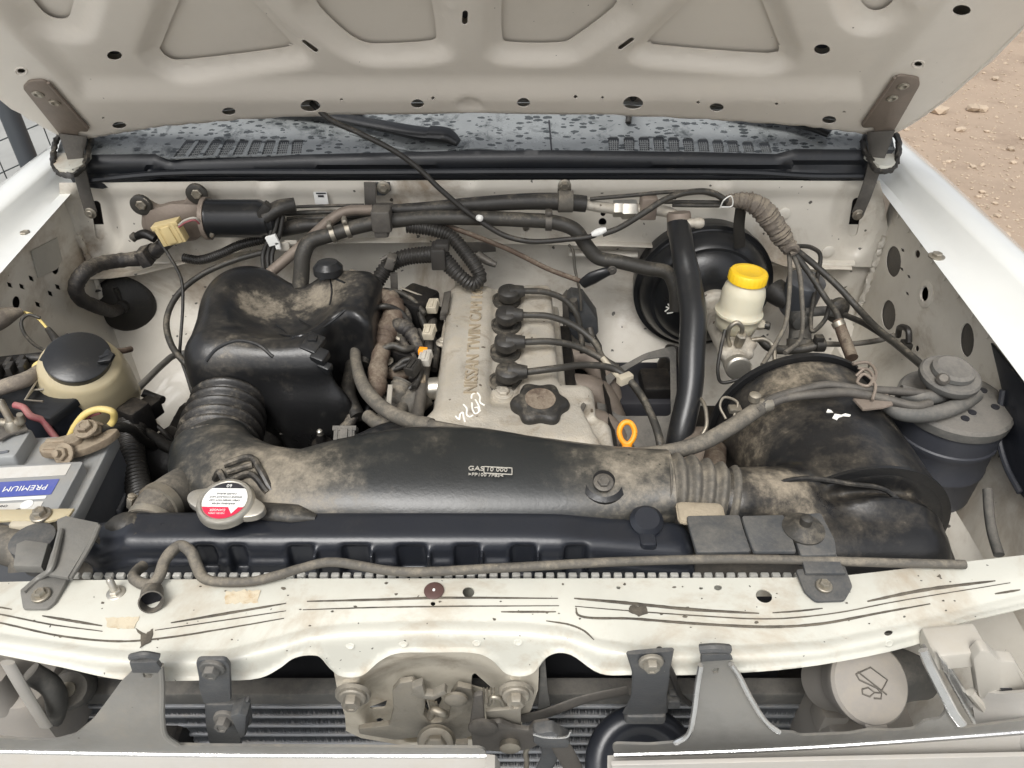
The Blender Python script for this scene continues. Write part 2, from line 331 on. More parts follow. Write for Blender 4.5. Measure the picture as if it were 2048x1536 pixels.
def prism(poly, o, u, w, h, bev=0.0, a=None):
    """polygon (u, w coordinates) extruded from o by h along a, top edge bevelled"""
    u, w = unit(u), unit(w); a = np.cross(u, w) if a is None else unit(a)
    P = np.asarray(poly, float); o = np.asarray(o, float); n = len(P)
    A = 0.5 * np.sum(P[:, 0] * np.roll(P[:, 1], -1) - np.roll(P[:, 0], -1) * P[:, 1])
    if (A > 0) != (np.dot(np.cross(u, w), a) * np.sign(h) > 0): P = P[::-1]
    to3 = lambda q, k: o + q[:, :1] * u + q[:, 1:2] * w + k * a
    s = np.sign(h)
    rings = [to3(P, 0)]
    if bev:
        rings += [to3(P, h - s * bev), to3(inset(P, bev * 0.3), h - s * bev * 0.3), to3(inset(P, bev), h)]
    else: rings += [to3(P, h)]
    Vt = np.concatenate(rings); k = len(rings)
    F = [(i * n + j, i * n + (j + 1) % n, (i + 1) * n + (j + 1) % n, (i + 1) * n + j) for i in range(k - 1) for j in range(n)]
    F.append(tuple(range(n - 1, -1, -1))); F.append(tuple((k - 1) * n + j for j in range(n)))
    return Vt, F
def rrect(w, h, r=0.0, n=4, c=(0, 0)):
    r = min(r, w / 2 - 1e-6, h / 2 - 1e-6)
    if r <= 0: return [(c[0] - w / 2, c[1] - h / 2), (c[0] + w / 2, c[1] - h / 2), (c[0] + w / 2, c[1] + h / 2), (c[0] - w / 2, c[1] + h / 2)]
    out = []
    for sx, sy, a0 in ((1, -1, -90), (1, 1, 0), (-1, 1, 90), (-1, -1, 180)):
        for k in range(n + 1):
            a = R_(a0 + 90 * k / n); out.append((c[0] + sx * (w / 2 - r) + r * math.cos(a), c[1] + sy * (h / 2 - r) + r * math.sin(a)))
    return out
def circ(r, n=24, c=(0, 0), ry=None, rot=0):
    ry = r if ry is None else ry
    o = []
    for k in range(n):
        a = 2 * math.pi * k / n; x, y = r * math.cos(a), ry * math.sin(a)
        o.append((c[0] + x * math.cos(rot) - y * math.sin(rot), c[1] + x * math.sin(rot) + y * math.cos(rot)))
    return o
def smoothpoly(poly, n=4):
    P = np.asarray(poly, float); Q = np.vstack([P[-1:], P, P[:2]]); out = []
    for i in range(1, len(P) + 1):
        p0, p1, p2, p3 = Q[i - 1], Q[i], Q[i + 1], Q[i + 2]
        for k in range(n):
            t = k / n
            out.append(0.5 * ((2 * p1) + (-p0 + p2) * t + (2 * p0 - 5 * p1 + 4 * p2 - p3) * t * t + (-p0 + 3 * p1 - 3 * p2 + p3) * t ** 3))
    return np.array(out)
def roundpoly(poly, r, n=4):
    """polygon with each corner cut by a quadratic arc of reach r"""
    P = [np.asarray(p, float) for p in poly]; out = []
    for i, p in enumerate(P):
        a, b = P[i - 1], P[(i + 1) % len(P)]
        ra = min(r, np.linalg.norm(a - p) * 0.48); rb = min(r, np.linalg.norm(b - p) * 0.48)
        s, e = p + unit(a - p) * ra, p + unit(b - p) * rb
        for k in range(n + 1):
            t = k / n; out.append((1 - t) ** 2 * s + 2 * t * (1 - t) * p + t * t * e)
    return np.array(out)
def box(c, size, u=X_, w=Y_, bev=0.002, r=0.0):
    u = unit(u); a = unit(np.cross(u, w)); w = np.cross(a, u)
    o = np.asarray(c, float) - a * size[2] / 2
    return prism(rrect(size[0], size[1], max(r, bev), 2), o, u, w, size[2], bev)
def bolt(p, axis, r=0.006, h=0.005, washer=True):
    g = [lathe([(r * 0.98, 0), (r, h * 0.15), (r, h * 0.85), (r * 0.86, h), (r * 0.55, h), (r * 0.5, h * 0.9)], p, axis, 6)]
    if washer: g.append(lathe([(r * 1.55, -0.001), (r * 1.55, h * 0.16), (r * 1.4, h * 0.28), (r * 0.6, h * 0.28)], p, axis, 20))
    return J(*g)
def inpoly(P, poly):
    P = np.asarray(P, float); q = np.asarray(poly, float); x, y = P[:, 0], P[:, 1]; c = np.zeros(len(P), bool)
    for (x1, y1), (x2, y2) in zip(q, np.roll(q, -1, 0)):
        m = (y1 > y) != (y2 > y)
        if m.any(): c ^= m & (x < (x2 - x1) * (y - y1) / ((y2 - y1) if y2 != y1 else 1e-12) + x1)
    return c
def dpoly(P, poly):
    """distance to a polygon, negative inside"""
    P = np.asarray(P, float); q = np.asarray(poly, float); d = np.full(len(P), 1e9)
    for a, b in zip(q, np.roll(q, -1, 0)):
        e = b - a; t = np.clip(((P - a) @ e) / (e @ e + 1e-15), 0, 1)
        d = np.minimum(d, np.linalg.norm(P - a - t[:, None] * e, axis=1))
    return np.where(inpoly(P, q), -d, d)
def dens(poly, s):
    q = np.asarray(poly, float); out = []
    for a, b in zip(q, np.roll(q, -1, 0)):
        n = max(1, int(np.linalg.norm(b - a) / s)); out += [a + (b - a) * k / n for k in range(n)]
    return np.array(out)
def sheet(outline, holes, step, f3, thick=0.0012, hstep=None, extra=None, flip=False):
    """sheet metal: a plan outline with holes, filled by a constrained triangulation and mapped to 3-D by f3(u, v)"""
    sx = step if np.isscalar(step) else None
    su, sv = (step, step) if sx else step
    O = dens(outline, min(su, sv)); H = [dens(h, hstep or min(su, sv)) for h in holes]
    lo, hi = O.min(0), O.max(0)
    gu, gv = np.meshgrid(np.arange(lo[0] + su / 2, hi[0], su), np.arange(lo[1] + sv / 2, hi[1], sv))
    gu = gu + (np.arange(gu.shape[0]) % 2)[:, None] * su * 0.5
    G = np.stack([gu.ravel(), gv.ravel()], 1)
    if extra is not None: G = np.vstack([G, extra])
    k = inpoly(G, O)
    for h in H:
        b0, b1 = h.min(0) - su, h.max(0) + su
        near = k & (G[:, 0] > b0[0]) & (G[:, 0] < b1[0]) & (G[:, 1] > b0[1]) & (G[:, 1] < b1[1])
        ii = np.nonzero(near)[0]
        if len(ii): k[ii] &= dpoly(G[ii], h) > 0.3 * min(su, sv)
    ii = np.nonzero(k)[0]
    k[ii] &= dpoly(G[ii], O) < -0.35 * min(su, sv)
    G = G[k]
    pts = [O] + H + [G]; P = np.concatenate(pts); E = []; o = 0
    for q in [O] + H:
        n = len(q); E += [(o + i, o + (i + 1) % n) for i in range(n)]; o += n
    r = delaunay_2d_cdt([Vector(p) for p in P], E, [], 0, 1e-9)
    P2 = np.array([tuple(p) for p in r[0]]); T = np.array([f for f in r[2] if len(f) == 3])
    c = P2[T].mean(1); keep = inpoly(c, O)
    for h in H: keep &= ~inpoly(c, h)
    T = T[keep]
    A = P2[T]; ar = (A[:, 1, 0] - A[:, 0, 0]) * (A[:, 2, 1] - A[:, 0, 1]) - (A[:, 2, 0] - A[:, 0, 0]) * (A[:, 1, 1] - A[:, 0, 1])
    T[ar < 0] = T[ar < 0][:, ::-1]
    if flip: T = T[:, ::-1].copy()
    V3 = np.asarray(f3(P2[:, 0], P2[:, 1]), float)
    if not thick: return V3, [tuple(t) for t in T]
    fn = np.cross(V3[T[:, 1]] - V3[T[:, 0]], V3[T[:, 2]] - V3[T[:, 0]])
    vn = np.zeros_like(V3)
    for i in range(3): np.add.at(vn, T[:, i], fn)
    vn /= np.linalg.norm(vn, axis=1)[:, None] + 1e-15
    n = len(V3)
    ed = np.concatenate([T[:, [0, 1]], T[:, [1, 2]], T[:, [2, 0]]])
    key = set(map(tuple, ed.tolist()))
    bd = [e for e in key if (e[1], e[0]) not in key]
    F = [tuple(t) for t in T.tolist()] + [tuple(n + i for i in t[::-1]) for t in T.tolist()] + [(b, a, a + n, b + n) for a, b in bd]
    return np.vstack([V3, V3 - vn * thick]), F
# ---- solid shapes from distance functions, meshed by surface nets
def sd_cap(P, a, b, r1, r2=None):
    a, b = np.asarray(a, float), np.asarray(b, float); r2 = r1 if r2 is None else r2
    e = b - a; t = np.clip(((P - a) @ e) / (e @ e + 1e-12), 0, 1)
    return np.linalg.norm(P - a - t[..., None] * e, axis=-1) - (r1 + (r2 - r1) * t)
def sd_box(P, c, half, r=0.01, u=X_, w=Y_):
    u = unit(u); a = unit(np.cross(u, w)); w = np.cross(a, u); q = P - np.asarray(c, float)
    q = np.abs(np.stack([q @ u, q @ w, q @ a], -1)) - (np.asarray(half) - r)
    return np.linalg.norm(np.maximum(q, 0), axis=-1) + np.minimum(q.max(-1), 0) - r
def sd_cyl(P, a, b, r, rd=0.005):
    a, b = np.asarray(a, float), np.asarray(b, float); e = b - a; L = np.linalg.norm(e); e = e / L
    q = P - a; h = q @ e; rad = np.linalg.norm(q - h[..., None] * e, axis=-1)
    dx, dy = rad - (r - rd), np.abs(h - L / 2) - (L / 2 - rd)
    return np.sqrt(np.maximum(dx, 0) ** 2 + np.maximum(dy, 0) ** 2) + np.minimum(np.maximum(dx, dy), 0) - rd
def sd_ell(P, c, rad, u=X_, w=Y_):
    u = unit(u); a = unit(np.cross(u, w)); w = np.cross(a, u); q = P - np.asarray(c, float)
    q = np.stack([q @ u, q @ w, q @ a], -1) / np.asarray(rad)
    k = np.linalg.norm(q, axis=-1); return (k - 1) * min(rad)
def smin(a, b, k):
    h = np.maximum(k - np.abs(a - b), 0) / k; return np.minimum(a, b) - h * h * k * 0.25
def smax(a, b, k): return -smin(-a, -b, k)
def nets(f, lo, hi, res):
    lo, hi = np.asarray(lo, float), np.asarray(hi, float)
    n = np.ceil((hi - lo) / res).astype(int) + 1
    g = np.stack(np.meshgrid(*[lo[i] + res * np.arange(n[i]) for i in range(3)], indexing='ij'), -1)
    D = f(g.reshape(-1, 3)).reshape(n)
    s = D < 0
    cs = [D[i:n[0] - 1 + i, j:n[1] - 1 + j, k:n[2] - 1 + k] for i in (0, 1) for j in (0, 1) for k in (0, 1)]
    cnt = sum((c < 0).astype(int) for c in cs)
    act = (cnt > 0) & (cnt < 8)
    idx = -np.ones(act.shape, int); ii = np.argwhere(act); idx[act] = np.arange(len(ii))
    acc = np.zeros((len(ii), 3)); num = np.zeros(len(ii))
    cv = np.stack([c[act] for c in cs], 1)
    offs = np.array([(i, j, k) for i in (0, 1) for j in (0, 1) for k in (0, 1)], float)
    for a in range(8):
        for b in range(a + 1, 8):
            if np.abs(offs[a] - offs[b]).sum() != 1: continue
            da, db = cv[:, a], cv[:, b]; m = (da < 0) != (db < 0)
            t = np.where(m, da / np.where(m, da - db, 1), 0)
            acc += np.where(m[:, None], offs[a] + t[:, None] * (offs[b] - offs[a]), 0); num += m
    Vt = lo + res * (ii + acc / num[:, None])
    F = []
    for ax in range(3):
        o1, o2 = [q for q in range(3) if q != ax]
        sl = [slice(None)] * 3; sh = [slice(None)] * 3
        sl[ax] = slice(0, -1); sh[ax] = slice(1, None)
        A, B = s[tuple(sl)], s[tuple(sh)]
        cr = np.argwhere(A != B)
        ok = (cr[:, o1] > 0) & (cr[:, o2] > 0) & (cr[:, o1] < n[o1] - 1) & (cr[:, o2] < n[o2] - 1); cr = cr[ok]
        def q(d1, d2):
            c = cr.copy(); c[:, o1] += d1; c[:, o2] += d2; return idx[c[:, 0], c[:, 1], c[:, 2]]
        Q = np.stack([q(-1, -1), q(0, -1), q(0, 0), q(-1, 0)], 1)
        fl = A[cr[:, 0], cr[:, 1], cr[:, 2]]
        if ax == 1: fl = ~fl
        Q[~fl] = Q[~fl][:, ::-1]
        F += [tuple(x) for x in Q.tolist()]
    return Vt, F
def text(s, o, u, w, size, depth=0.0006, align='CENTER', sx=1.0):
    cu = bpy.data.curves.new('t', 'FONT'); cu.body = s; cu.size = size; cu.align_x = align; cu.align_y = 'CENTER'
    cu.extrude = depth / 2; cu.resolution_u = 3
    ob = bpy.data.objects.new('t', cu); COL.objects.link(ob)
    me = bpy.data.meshes.new_from_object(ob)
    v = np.array([x.co[:] for x in me.vertices]); f = [tuple(p.vertices) for p in me.polygons]
    bpy.data.objects.remove(ob); bpy.data.curves.remove(cu); bpy.data.meshes.remove(me)
    u, w = unit(u), unit(w); a = np.cross(u, w)
    return np.asarray(o, float) + v[:, :1] * sx * u + v[:, 1:2] * w + (v[:, 2:3] + depth / 2) * a, f

def hit(f, px, py, t0=.5, t1=1.6):
    """where the view ray of a pixel first meets a solid"""
    d = np.linspace(t0, t1, 5000); P = V(np.full(5000, px), np.full(5000, py), d=d)
    i = np.nonzero(f(P) < 0)[0]
    return P[i[0]] if len(i) else None
# ---------------------------------------------------------------- scene building
class Pc:
    def __init__(s, name, geo, mat, subs=(), smooth=38, label=None, kind=None):
        s.name, s.geo, s.mat, s.subs, s.smooth, s.label, s.kind = name, geo, mat, list(subs), smooth, label, kind
        s.mesh = None
class Inst:
    """a further copy of a piece (shared mesh), moved by off"""
    def __init__(s, base, off): s.base, s.off, s.subs = base, np.asarray(off, float), []
def _mesh(p):
    v, f = p.geo; v = np.asarray(v, float)
    lo, hi = v.min(0), v.max(0); o = np.array(((lo[0] + hi[0]) / 2, (lo[1] + hi[1]) / 2, lo[2]))
    me = bpy.data.meshes.new(p.name)
    me.from_pydata((v - o).tolist(), [], [tuple(int(i) for i in q) for q in f])
    me.update()
    me.materials.append(MT[p.mat] if isinstance(p.mat, str) else p.mat)
    if p.smooth:
        me.shade_smooth(); me.set_sharp_from_angle(angle=R_(p.smooth))
    p.mesh, p.o = me, o
def _add(p, parent, po):
    if isinstance(p, Inst):
        b = p.base
        if b.mesh is None: _mesh(b)
        ob = bpy.data.objects.new(b.name, b.mesh); o = b.o + p.off; subs = []
        if b.kind: ob['kind'] = b.kind
    else:
        if p.mesh is None: _mesh(p)
        ob = bpy.data.objects.new(p.name, p.mesh); o = p.o; subs = p.subs
        if p.label: ob['label'] = p.label
        if p.kind: ob['kind'] = p.kind
    COL.objects.link(ob)
    if parent is not None: ob.parent = parent
    ob.location = Vector(o - po)
    for s in subs: _add(s, ob, o)
    return ob
def thing(name, label, cat, parts, group=None):
    if not isinstance(parts, (list, tuple)): parts = [parts]
    if len(parts) == 1 and isinstance(parts[0], Pc) and not parts[0].subs:
        p = parts[0]; p.name = name; p.label = None
        ob = _add(p, None, np.zeros(3))
    else:
        vs_ = np.concatenate([np.asarray(p.geo[0]) for p in parts if isinstance(p, Pc)])
        lo, hi = vs_.min(0), vs_.max(0); o = np.array(((lo[0] + hi[0]) / 2, (lo[1] + hi[1]) / 2, lo[2]))
        ob = bpy.data.objects.new(name, None); ob.empty_display_size = 0.03; ob.location = Vector(o); COL.objects.link(ob)
        for p in parts: _add(p, ob, o)
    ob['label'] = label; ob['category'] = cat
    if group: ob['group'] = group
    return ob
def struct(name, parts):
    if not isinstance(parts, (list, tuple)): parts = [parts]
    p = parts[0]; p.name = name
    ob = _add(p, None, np.zeros(3)); ob['kind'] = 'structure'
    for q in parts[1:]: _add(q, ob, p.o)
    return ob
def stepf(x, a, b):
    t = np.clip((x - a) / (b - a), 0, 1); return t * t * (3 - 2 * t)

# ================================================================ the setting
CX = -0.057                                            # the truck's centre line
mir = lambda x: 2 * CX - x
g = 150.0
struct('ground', Pc('ground', ([(-g, -g, 0), (g, -g, 0), (g, g, 0), (-g, g, 0)], [(0, 1, 2, 3)]), 'dirt', smooth=0))
struct('pavement', Pc('pavement', ([(-40, -20, .004), (40, -20, .004), (40, .1, .004), (-1.25, .1, .004), (-1.25, 60, .004), (-40, 60, .004)], [(0, 1, 2, 3), (0, 3, 4, 5)]), 'pave', smooth=0))  # strip ahead of the truck is added, unseen, to bounce light under the hood
def stone(c, r):
    bm = bmesh.new(); bmesh.ops.create_icosphere(bm, subdivisions=1, radius=r)
    v = np.array([x.co[:] for x in bm.verts]); f = [tuple(q.index for q in p.verts) for p in bm.faces]; bm.free()
    v *= 1 + rng.normal(0, 0.13, (len(v), 1)); v *= np.array((1.25, 0.95, 0.6)); a = rng.uniform(0, 6.28)
    R = np.array(((math.cos(a), -math.sin(a), 0), (math.sin(a), math.cos(a), 0), (0, 0, 1)))
    return v @ R.T + np.asarray(c) + (0, 0, r * 0.35), f
gs = []
for k in range(2800):
    p = V(rng.uniform(1800, 2300), rng.uniform(-120, 520), z=0.0)
    gs.append(stone(p, rng.uniform(.003, .009) * (1 + 1.2 * (rng.random() < .08))))
gv = Pc('gravel', J(*gs), 'stone', smooth=0); ob = _add(gv, None, np.zeros(3))
ob['kind'] = 'stuff'; ob['label'] = 'pale loose gravel scattered over the brown dirt'; ob['category'] = 'gravel'
for a, b, r in ((1875, 226, .055), (1946, 222, .05), (1920, 262, .03), (1970, 100, .04), (2005, 60, .03), (1900, 395, .03), (1962, 222, .04), (2020, 300, .025), (1990, 160, .03)):
    thing('stone', 'pale stone lying on the dirt ground beyond the fender', 'stone', Pc('stone', stone(V(a, b, z=0), r), 'stone', smooth=0), 'stones on the dirt')

# wire fence and post beside the truck
fd = unit((0.318, 1.0, 0)); fo = np.array((-1.607 - 0.318 * 2.43 - .25, 0, 0))
parts = []
base = Pc('upright_wire', tube([fo + fd * 1.2, fo + fd * 1.2 + Z_ * 1.75], .0022, 6, smooth=False), 'wire'); parts.append(base)
for k in range(1, 44): parts.append(Inst(base, fd * .075 * k))
bh = Pc('cross_wire', tube([fo + fd * 1.15 + Z_ * .05, fo + fd * 4.5 + Z_ * .05], .0022, 6, smooth=False), 'wire'); parts.append(bh)
for k in range(1, 17): parts.append(Inst(bh, Z_ * .1 * k))
thing('wire_fence', 'welded wire mesh fence standing beside the white fender', 'fence', parts)
pb = V(22, 235, d=2.35); pb[2] = 0
thing('fence_post', 'dark grey round post in front of the wire mesh fence', 'post',
      [Pc('pole', lathe([(.03, 0), (.03, 1.9), (.026, 1.91)], pb, Z_, 20), 'post'), Pc('cap', lathe([(.034, 1.905), (.034, 1.93), (.02, 1.945)], pb, Z_, 20), 'post'), Pc('footing', lathe([(.07, -.02), (.07, .02), (.06, .03)], pb, Z_, 20), 'pave')])

# ================================================================ fenders
def fender(side):
    Ys = np.linspace(.18, 1.75, 64)
    sec = lambda Y: [(np.interp(Y, [.3, .7, 1.18], [.60, .612, .612]), np.interp(Y, [.3, .7, 1.18], [1.015, 1.05, 1.088])),
                     (np.interp(Y, [.3, .86, 1.18], [.65, .642, .628]), np.interp(Y, [.3, .7, 1.18], [1.015, 1.052, 1.088])),
                     (np.interp(Y, [.3, .86, 1.18], [.664, .652, .634]), np.interp(Y, [.3, .7, 1.18], [1.022, 1.060, 1.096])),
                     (np.interp(Y, [.3, .86, 1.18], [.682, .668, .640]), np.interp(Y, [.3, .7, 1.18], [1.022, 1.064, 1.106])),
                     (np.interp(Y, [.3, .86, 1.18], [.690, .676, .643]), np.interp(Y, [.3, .7, 1.18], [1.030, 1.074, 1.119])),
                     (np.interp(Y, [.3, .86, 1.18], [.696, .682, .648]), np.interp(Y, [.3, .7, 1.18], [1.034, 1.080, 1.124])),
                     (np.interp(Y, [.3, .86, 1.18], [.73, .720, .685]), np.interp(Y, [.3, .7, 1.18], [1.030, 1.078, 1.122])),
                     (np.interp(Y, [.3, .86, 1.18], [.76, .752, .72]), np.interp(Y, [.3, .7, 1.18], [1.012, 1.060, 1.105])),
                     (np.interp(Y, [.3, .86, 1.18], [.775, .772, .755]), np.interp(Y, [.3, .7, 1.18], [.97, 1.01, 1.05])),
                     (.79, .85), (.795, .72), (.785, .55)]
    Vt = []
    for Y in Ys:
        for i, (x, z) in enumerate(sec(Y)):
            if i == 0 and Y > 1.12: z += 0.0
            Vt.append((x if side > 0 else mir(x), Y, z))
    n = 12
    F = [(i * n + j, i * n + j + 1, (i + 1) * n + j + 1, (i + 1) * n + j) for i in range(len(Ys) - 1) for j in range(n - 1)]
    if side < 0: F = [q[::-1] for q in F]
    return np.array(Vt), F
for s in (1, -1):
    ps = [Pc('wing', fender(s), 'fender', smooth=50)]
    if s > 0:
        pb1 = V(1873, 513, z=1.072); ps.append(Pc('bolt', bolt(pb1, Z_, .0075, .006), 'steel'))
        ps.append(Pc('slot_clip', box(V(2006, 663, z=1.056), (.012, .03, .002), bev=.0005, u=(1, .55, 0), w=(-.55, 1, 0)), 'dark'))
    else:
        ps.append(Pc('bolt', bolt(V(52, 470, z=1.074), Z_, .0075, .006), 'steel'))
    lab = 'glossy white front fender with grey gutter, on the dirt road side' if s > 0 else 'glossy white front fender alongside the wire mesh fence'
    thing('front_fender', lab, 'fender', ps)

# ================================================================ truck body: firewall, aprons
YF = 1.17
ledge = [(130, 560), (180, 552), (270, 545), (400, 515), (520, 492), (700, 480), (1000, 481), (1340, 491), (1500, 500), (1570, 527), (1700, 533), (1790, 536)]
lx, ly = zip(*ledge)
def fw_relief(px, py):
    top = stepf(py, 398, 378) * .010                                             # rolled top band
    pat = np.zeros_like(px)
    for a, b in ((560, 745), (800, 930), (960, 1110), (1150, 1420)):
        pat = np.maximum(pat, stepf(px, a - 18, a + 12) * stepf(px, b + 18, b - 12))
    top = top + (1 - pat) * stepf(py, 432, 415) * stepf(py, 360, 380) * .007 * (px > 520) * (px < 1460)
    h = top
    for cx, cy, rx, ry in ((196, 440, 42, 72), (1712, 430, 44, 78)):               # bosses round the hinge slots
        e = np.sqrt(((px - cx - (cy - py) * (.12 if cx > 1000 else -.16)) / rx) ** 2 + ((py - cy) / ry) ** 2)
        h = h - stepf(e, 1.18, .86) * .012
    return h
out = [(118, 366), (600, 362), (1200, 360), (1760, 362), (1790, 536)] + ledge[::-1][1:]
def slot(cx, cy, L, w, tilt, n=6):
    P = np.array(rrect(w, L, w / 2, n)); c, s = math.cos(tilt), math.sin(tilt)
    return [(cx + x * c - y * s, cy + x * s + y * c) for x, y in P]
fholes = [slot(196, 440, 78, 20, -.16), slot(1710, 434, 78, 20, .16), circ(8, 14, (1205, 444)), circ(7, 12, (1052, 456)), circ(9, 16, (1656, 503)),
          circ(5, 10, (1206, 428)), circ(5, 10, (640, 400)), circ(4, 8, (1350, 396))]
upper = sheet(out, fholes, 9.0, lambda u, v: V(u, v, y=YF - fw_relief(u, v)), .0015, 5.0, flip=True)
lip = tube([V(a, b, y=YF - .004) for a, b in ledge[1:-1]], .012, 10, 6, flat=.0022, upv=Z_, jit=.0004)
def low_f(x, z):
    y = np.where(z > .86, 1.186, 1.186 - (.86 - z) * .75)
    side = stepf(x, -.55, -.70) + stepf(x, .48, .62)
    y = y - side * stepf(z, .80, .68) * .05
    for cx, cz, r in ((-.10, .935, .05), (.0, .93, .05), (.16, .90, .09), (-.52, .90, .07)):
        e = np.hypot(x - cx, z - cz); y = y + .008 * stepf(e, r, r * .7)
    tun = stepf(np.abs(x + .03), .22, .12) * stepf(z, .95, .80); y = y - tun * .03
    return np.stack([x, y, z], -1)
low = sheet([(-.745, .50), (.645, .50), (.645, 1.022), (-.745, 1.022)], [], .018, low_f, 0)
low = (low[0], low[1])
def px_yz(pts, xw):
    P = np.array([V(a, b, x=xw) for a, b in pts]); return P[:, 1:]
def apron(xw, ell, sq):
    holes = []
    for (cx, cy, rx, ry) in ell: holes.append(px_yz(circ(rx, 18, (cx, cy), ry), xw))
    for (cx, cy, s) in sq: holes.append(px_yz([(cx - s, cy - s * 1.1), (cx + s * .6, cy - s * .5), (cx + s, cy + s * 1.1), (cx - s * .6, cy + s * .5)], xw))
    sgn = 1 if xw > 0 else -1
    def f3(y, z):
        x = np.full_like(y, xw) - sgn * .05 * stepf(z, .86, .70)
        x = x - sgn * .05 * stepf(z, .74, .60)
        return np.stack([x, y, z], -1)
    return sheet([(.22, .45), (1.19, .45), (1.19, 1.085), (.62, 1.046), (.22, 1.01)], holes, .016, f3, .0015, .004, flip=sgn > 0)
XR, XL = .640, -.745
apr = apron(XR, [(1787, 523, 15, 31), (1777, 630, 14, 30), (1934, 680, 14, 34), (1835, 508, 5, 8), (1852, 588, 7, 12), (1834, 697, 4, 6)],
            [(1805, 500, 4), (1803, 538, 4), (1817, 553, 4), (1814, 587, 4)])
apl = apron(XL, [(111, 538, 7, 11), (33, 605, 8, 13)], [(20, 570, 6), (44, 573, 6), (63, 557, 6), (116, 574, 6), (101, 587, 6), (76, 609, 6)])
plugs = []
for cx, cy, rx, ry in ((1787, 523, 17, 33), (1777, 630, 16, 32), (1934, 680, 16, 36)):
    P = px_yz(circ(rx, 20, (cx, cy), ry), XR); c = P.mean(0)
    plugs.append(Pc('rubber_plug', prism(P - c, (XR + .006, c[0], c[1]), Y_, Z_, -.004, .001, a=X_), 'steeld'))
def wheelhouse(sgn):
    """sloping top of the wheel house below the apron"""
    Ys = np.linspace(.25, 1.15, 30); Vt, F = [], []
    xs = [(.60, .80), (.56, .74), (.50, .64), (.47, .50)]
    for Y in Ys:
        bulge = .04 * math.sin(min(1, max(0, (Y - .3) / .8)) * math.pi)
        for x, z in xs: Vt.append(((x if sgn > 0 else mir(x)), Y, z + bulge * (z > .6)))
    n = len(xs); F = [(i * n + j, i * n + j + 1, (i + 1) * n + j + 1, (i + 1) * n + j) for i in range(len(Ys) - 1) for j in range(n - 1)]
    if sgn > 0: F = [q[::-1] for q in F]
    return np.array(Vt), F
patch = prism(px_yz([(60, 502), (112, 475), (122, 520), (112, 538), (74, 556)], XL) - px_yz([(90, 515)], XL), np.array((XL + .001, *px_yz([(90, 515)], XL)[0])), Y_, Z_, .0012, 0, a=X_)
wel = [Pc('weld_nut', lathe([(.011, 0), (.011, .002), (.008, .004), (.003, .004)], V(a, b, y=YF - .001), -Y_, 18), 'bay') for a, b in ((1568, 427), (1656, 503))]
boss = Pc('boss_ring', lathe([(.022, 0), (.022, .001), (.016, .003), (.012, .003), (.011, 0)], V(1852, 588, x=XR), -X_, 24), 'bay')
sw = Pc('spot_weld', lathe([(.0045, 0), (.0035, .0008), (.0015, .0003)], (XR - .0016, .70, 1.02), -X_, 10), 'bay')
welds = [sw] + [Inst(sw, (0, .045 * k, .0035 * k)) for k in range(1, 11)]
sv = Pc('spot_weld', lathe([(.0045, 0), (.0035, .0008), (.0015, .0003)], V(560, 470, y=YF - .0008), -Y_, 10), 'bay')
welds += [sv] + [Inst(sv, (.052 * k, 0, 0)) for k in range(1, 15)]
thing('truck_body', 'cream painted firewall and inner fender panels enclosing the engine bay', 'truck body',
      [Pc('firewall_upper', upper, 'bay', wel), Pc('firewall_ledge', lip, 'bay'), Pc('firewall_lower', low, 'bay'),
       Pc('inner_fender', apr, 'bay', plugs + [boss]), Pc('inner_fender', apl, 'bay', [Pc('sound_patch', patch, 'patch')]),
       Pc('wheelhouse', wheelhouse(1), 'bay'), Pc('wheelhouse', wheelhouse(-1), 'bay'),
       Pc('hinge_slot_shade', box((-.665, 1.225, 1.065), (.10, .05, .11)), 'dark'), Pc('hinge_slot_shade', box((.555, 1.225, 1.065), (.10, .05, .11)), 'dark'),  # solid dark blocks stand in for the shade inside the hinge slots
       Pc('seam_sealer', tube([(XR - .004, 1.166, z + 0.0) for z in np.linspace(1.01, .80, 12)], .0045, 8, 4, jit=.0012), 'bay'), Pc('seam_sealer', tube([(XL + .004, 1.166, z) for z in np.linspace(1.01, .80, 12)], .0045, 8, 4, jit=.0012), 'bay'),
       Pc('pressed_rib', tube([(-.68, 1.178, .955), (-.60, 1.178, .955)], .010, 10, 4, flat=.005, upv=Z_), 'bay'), Pc('pressed_rib', tube([(.10, 1.180, .97), (.22, 1.180, .968)], .010, 10, 6, flat=.006, upv=Z_), 'bay'), Pc('pressed_rib', tube([(.42, 1.175, .955), (.60, 1.172, .955)], .010, 10, 6, flat=.006, upv=Z_), 'bay'),
       Pc('added_dark_backing', box((XR + .045, .72, .86), (.004, .92, .36)), 'ink_and_shade'), Pc('added_dark_backing', box((XL - .03, .72, .86), (.004, .92, .36)), 'ink_and_shade'),  # unseen dark plates added so the apron holes look black
       *welds, Pc('added_dark_screen', box((CX, 1.262, .80), (1.42, .012, .56)), 'ink_and_shade'),  # last: unseen dark slab added to block the view through firewall holes
       Pc('added_undertray', box((CX, .75, .47), (1.30, 1.0, .01)), 'dark')])  # unseen dark floor added to stop light leaking in from below
stick = []
for k, (w_, h_, c) in enumerate(((20, 3, 388), (12, 4, 394))):
    stick.append(Pc('print', prism(np.array([(-w_ / 2, 0), (w_ / 2, 0), (w_ / 2, h_), (-w_ / 2, h_)]) * .0008, V(642, c, y=YF - .0125), X_, Z_, .0004, a=-Y_), 'ink_and_shade', smooth=0))
thing('warning_sticker', 'small white printed sticker on the upper firewall above the hoses', 'sticker',
      [Pc('backing', prism(rrect(.022, .022, .002), V(642, 396, y=YF - .011), X_, Z_, .0005, a=-Y_), 'white', smooth=0)] + stick)

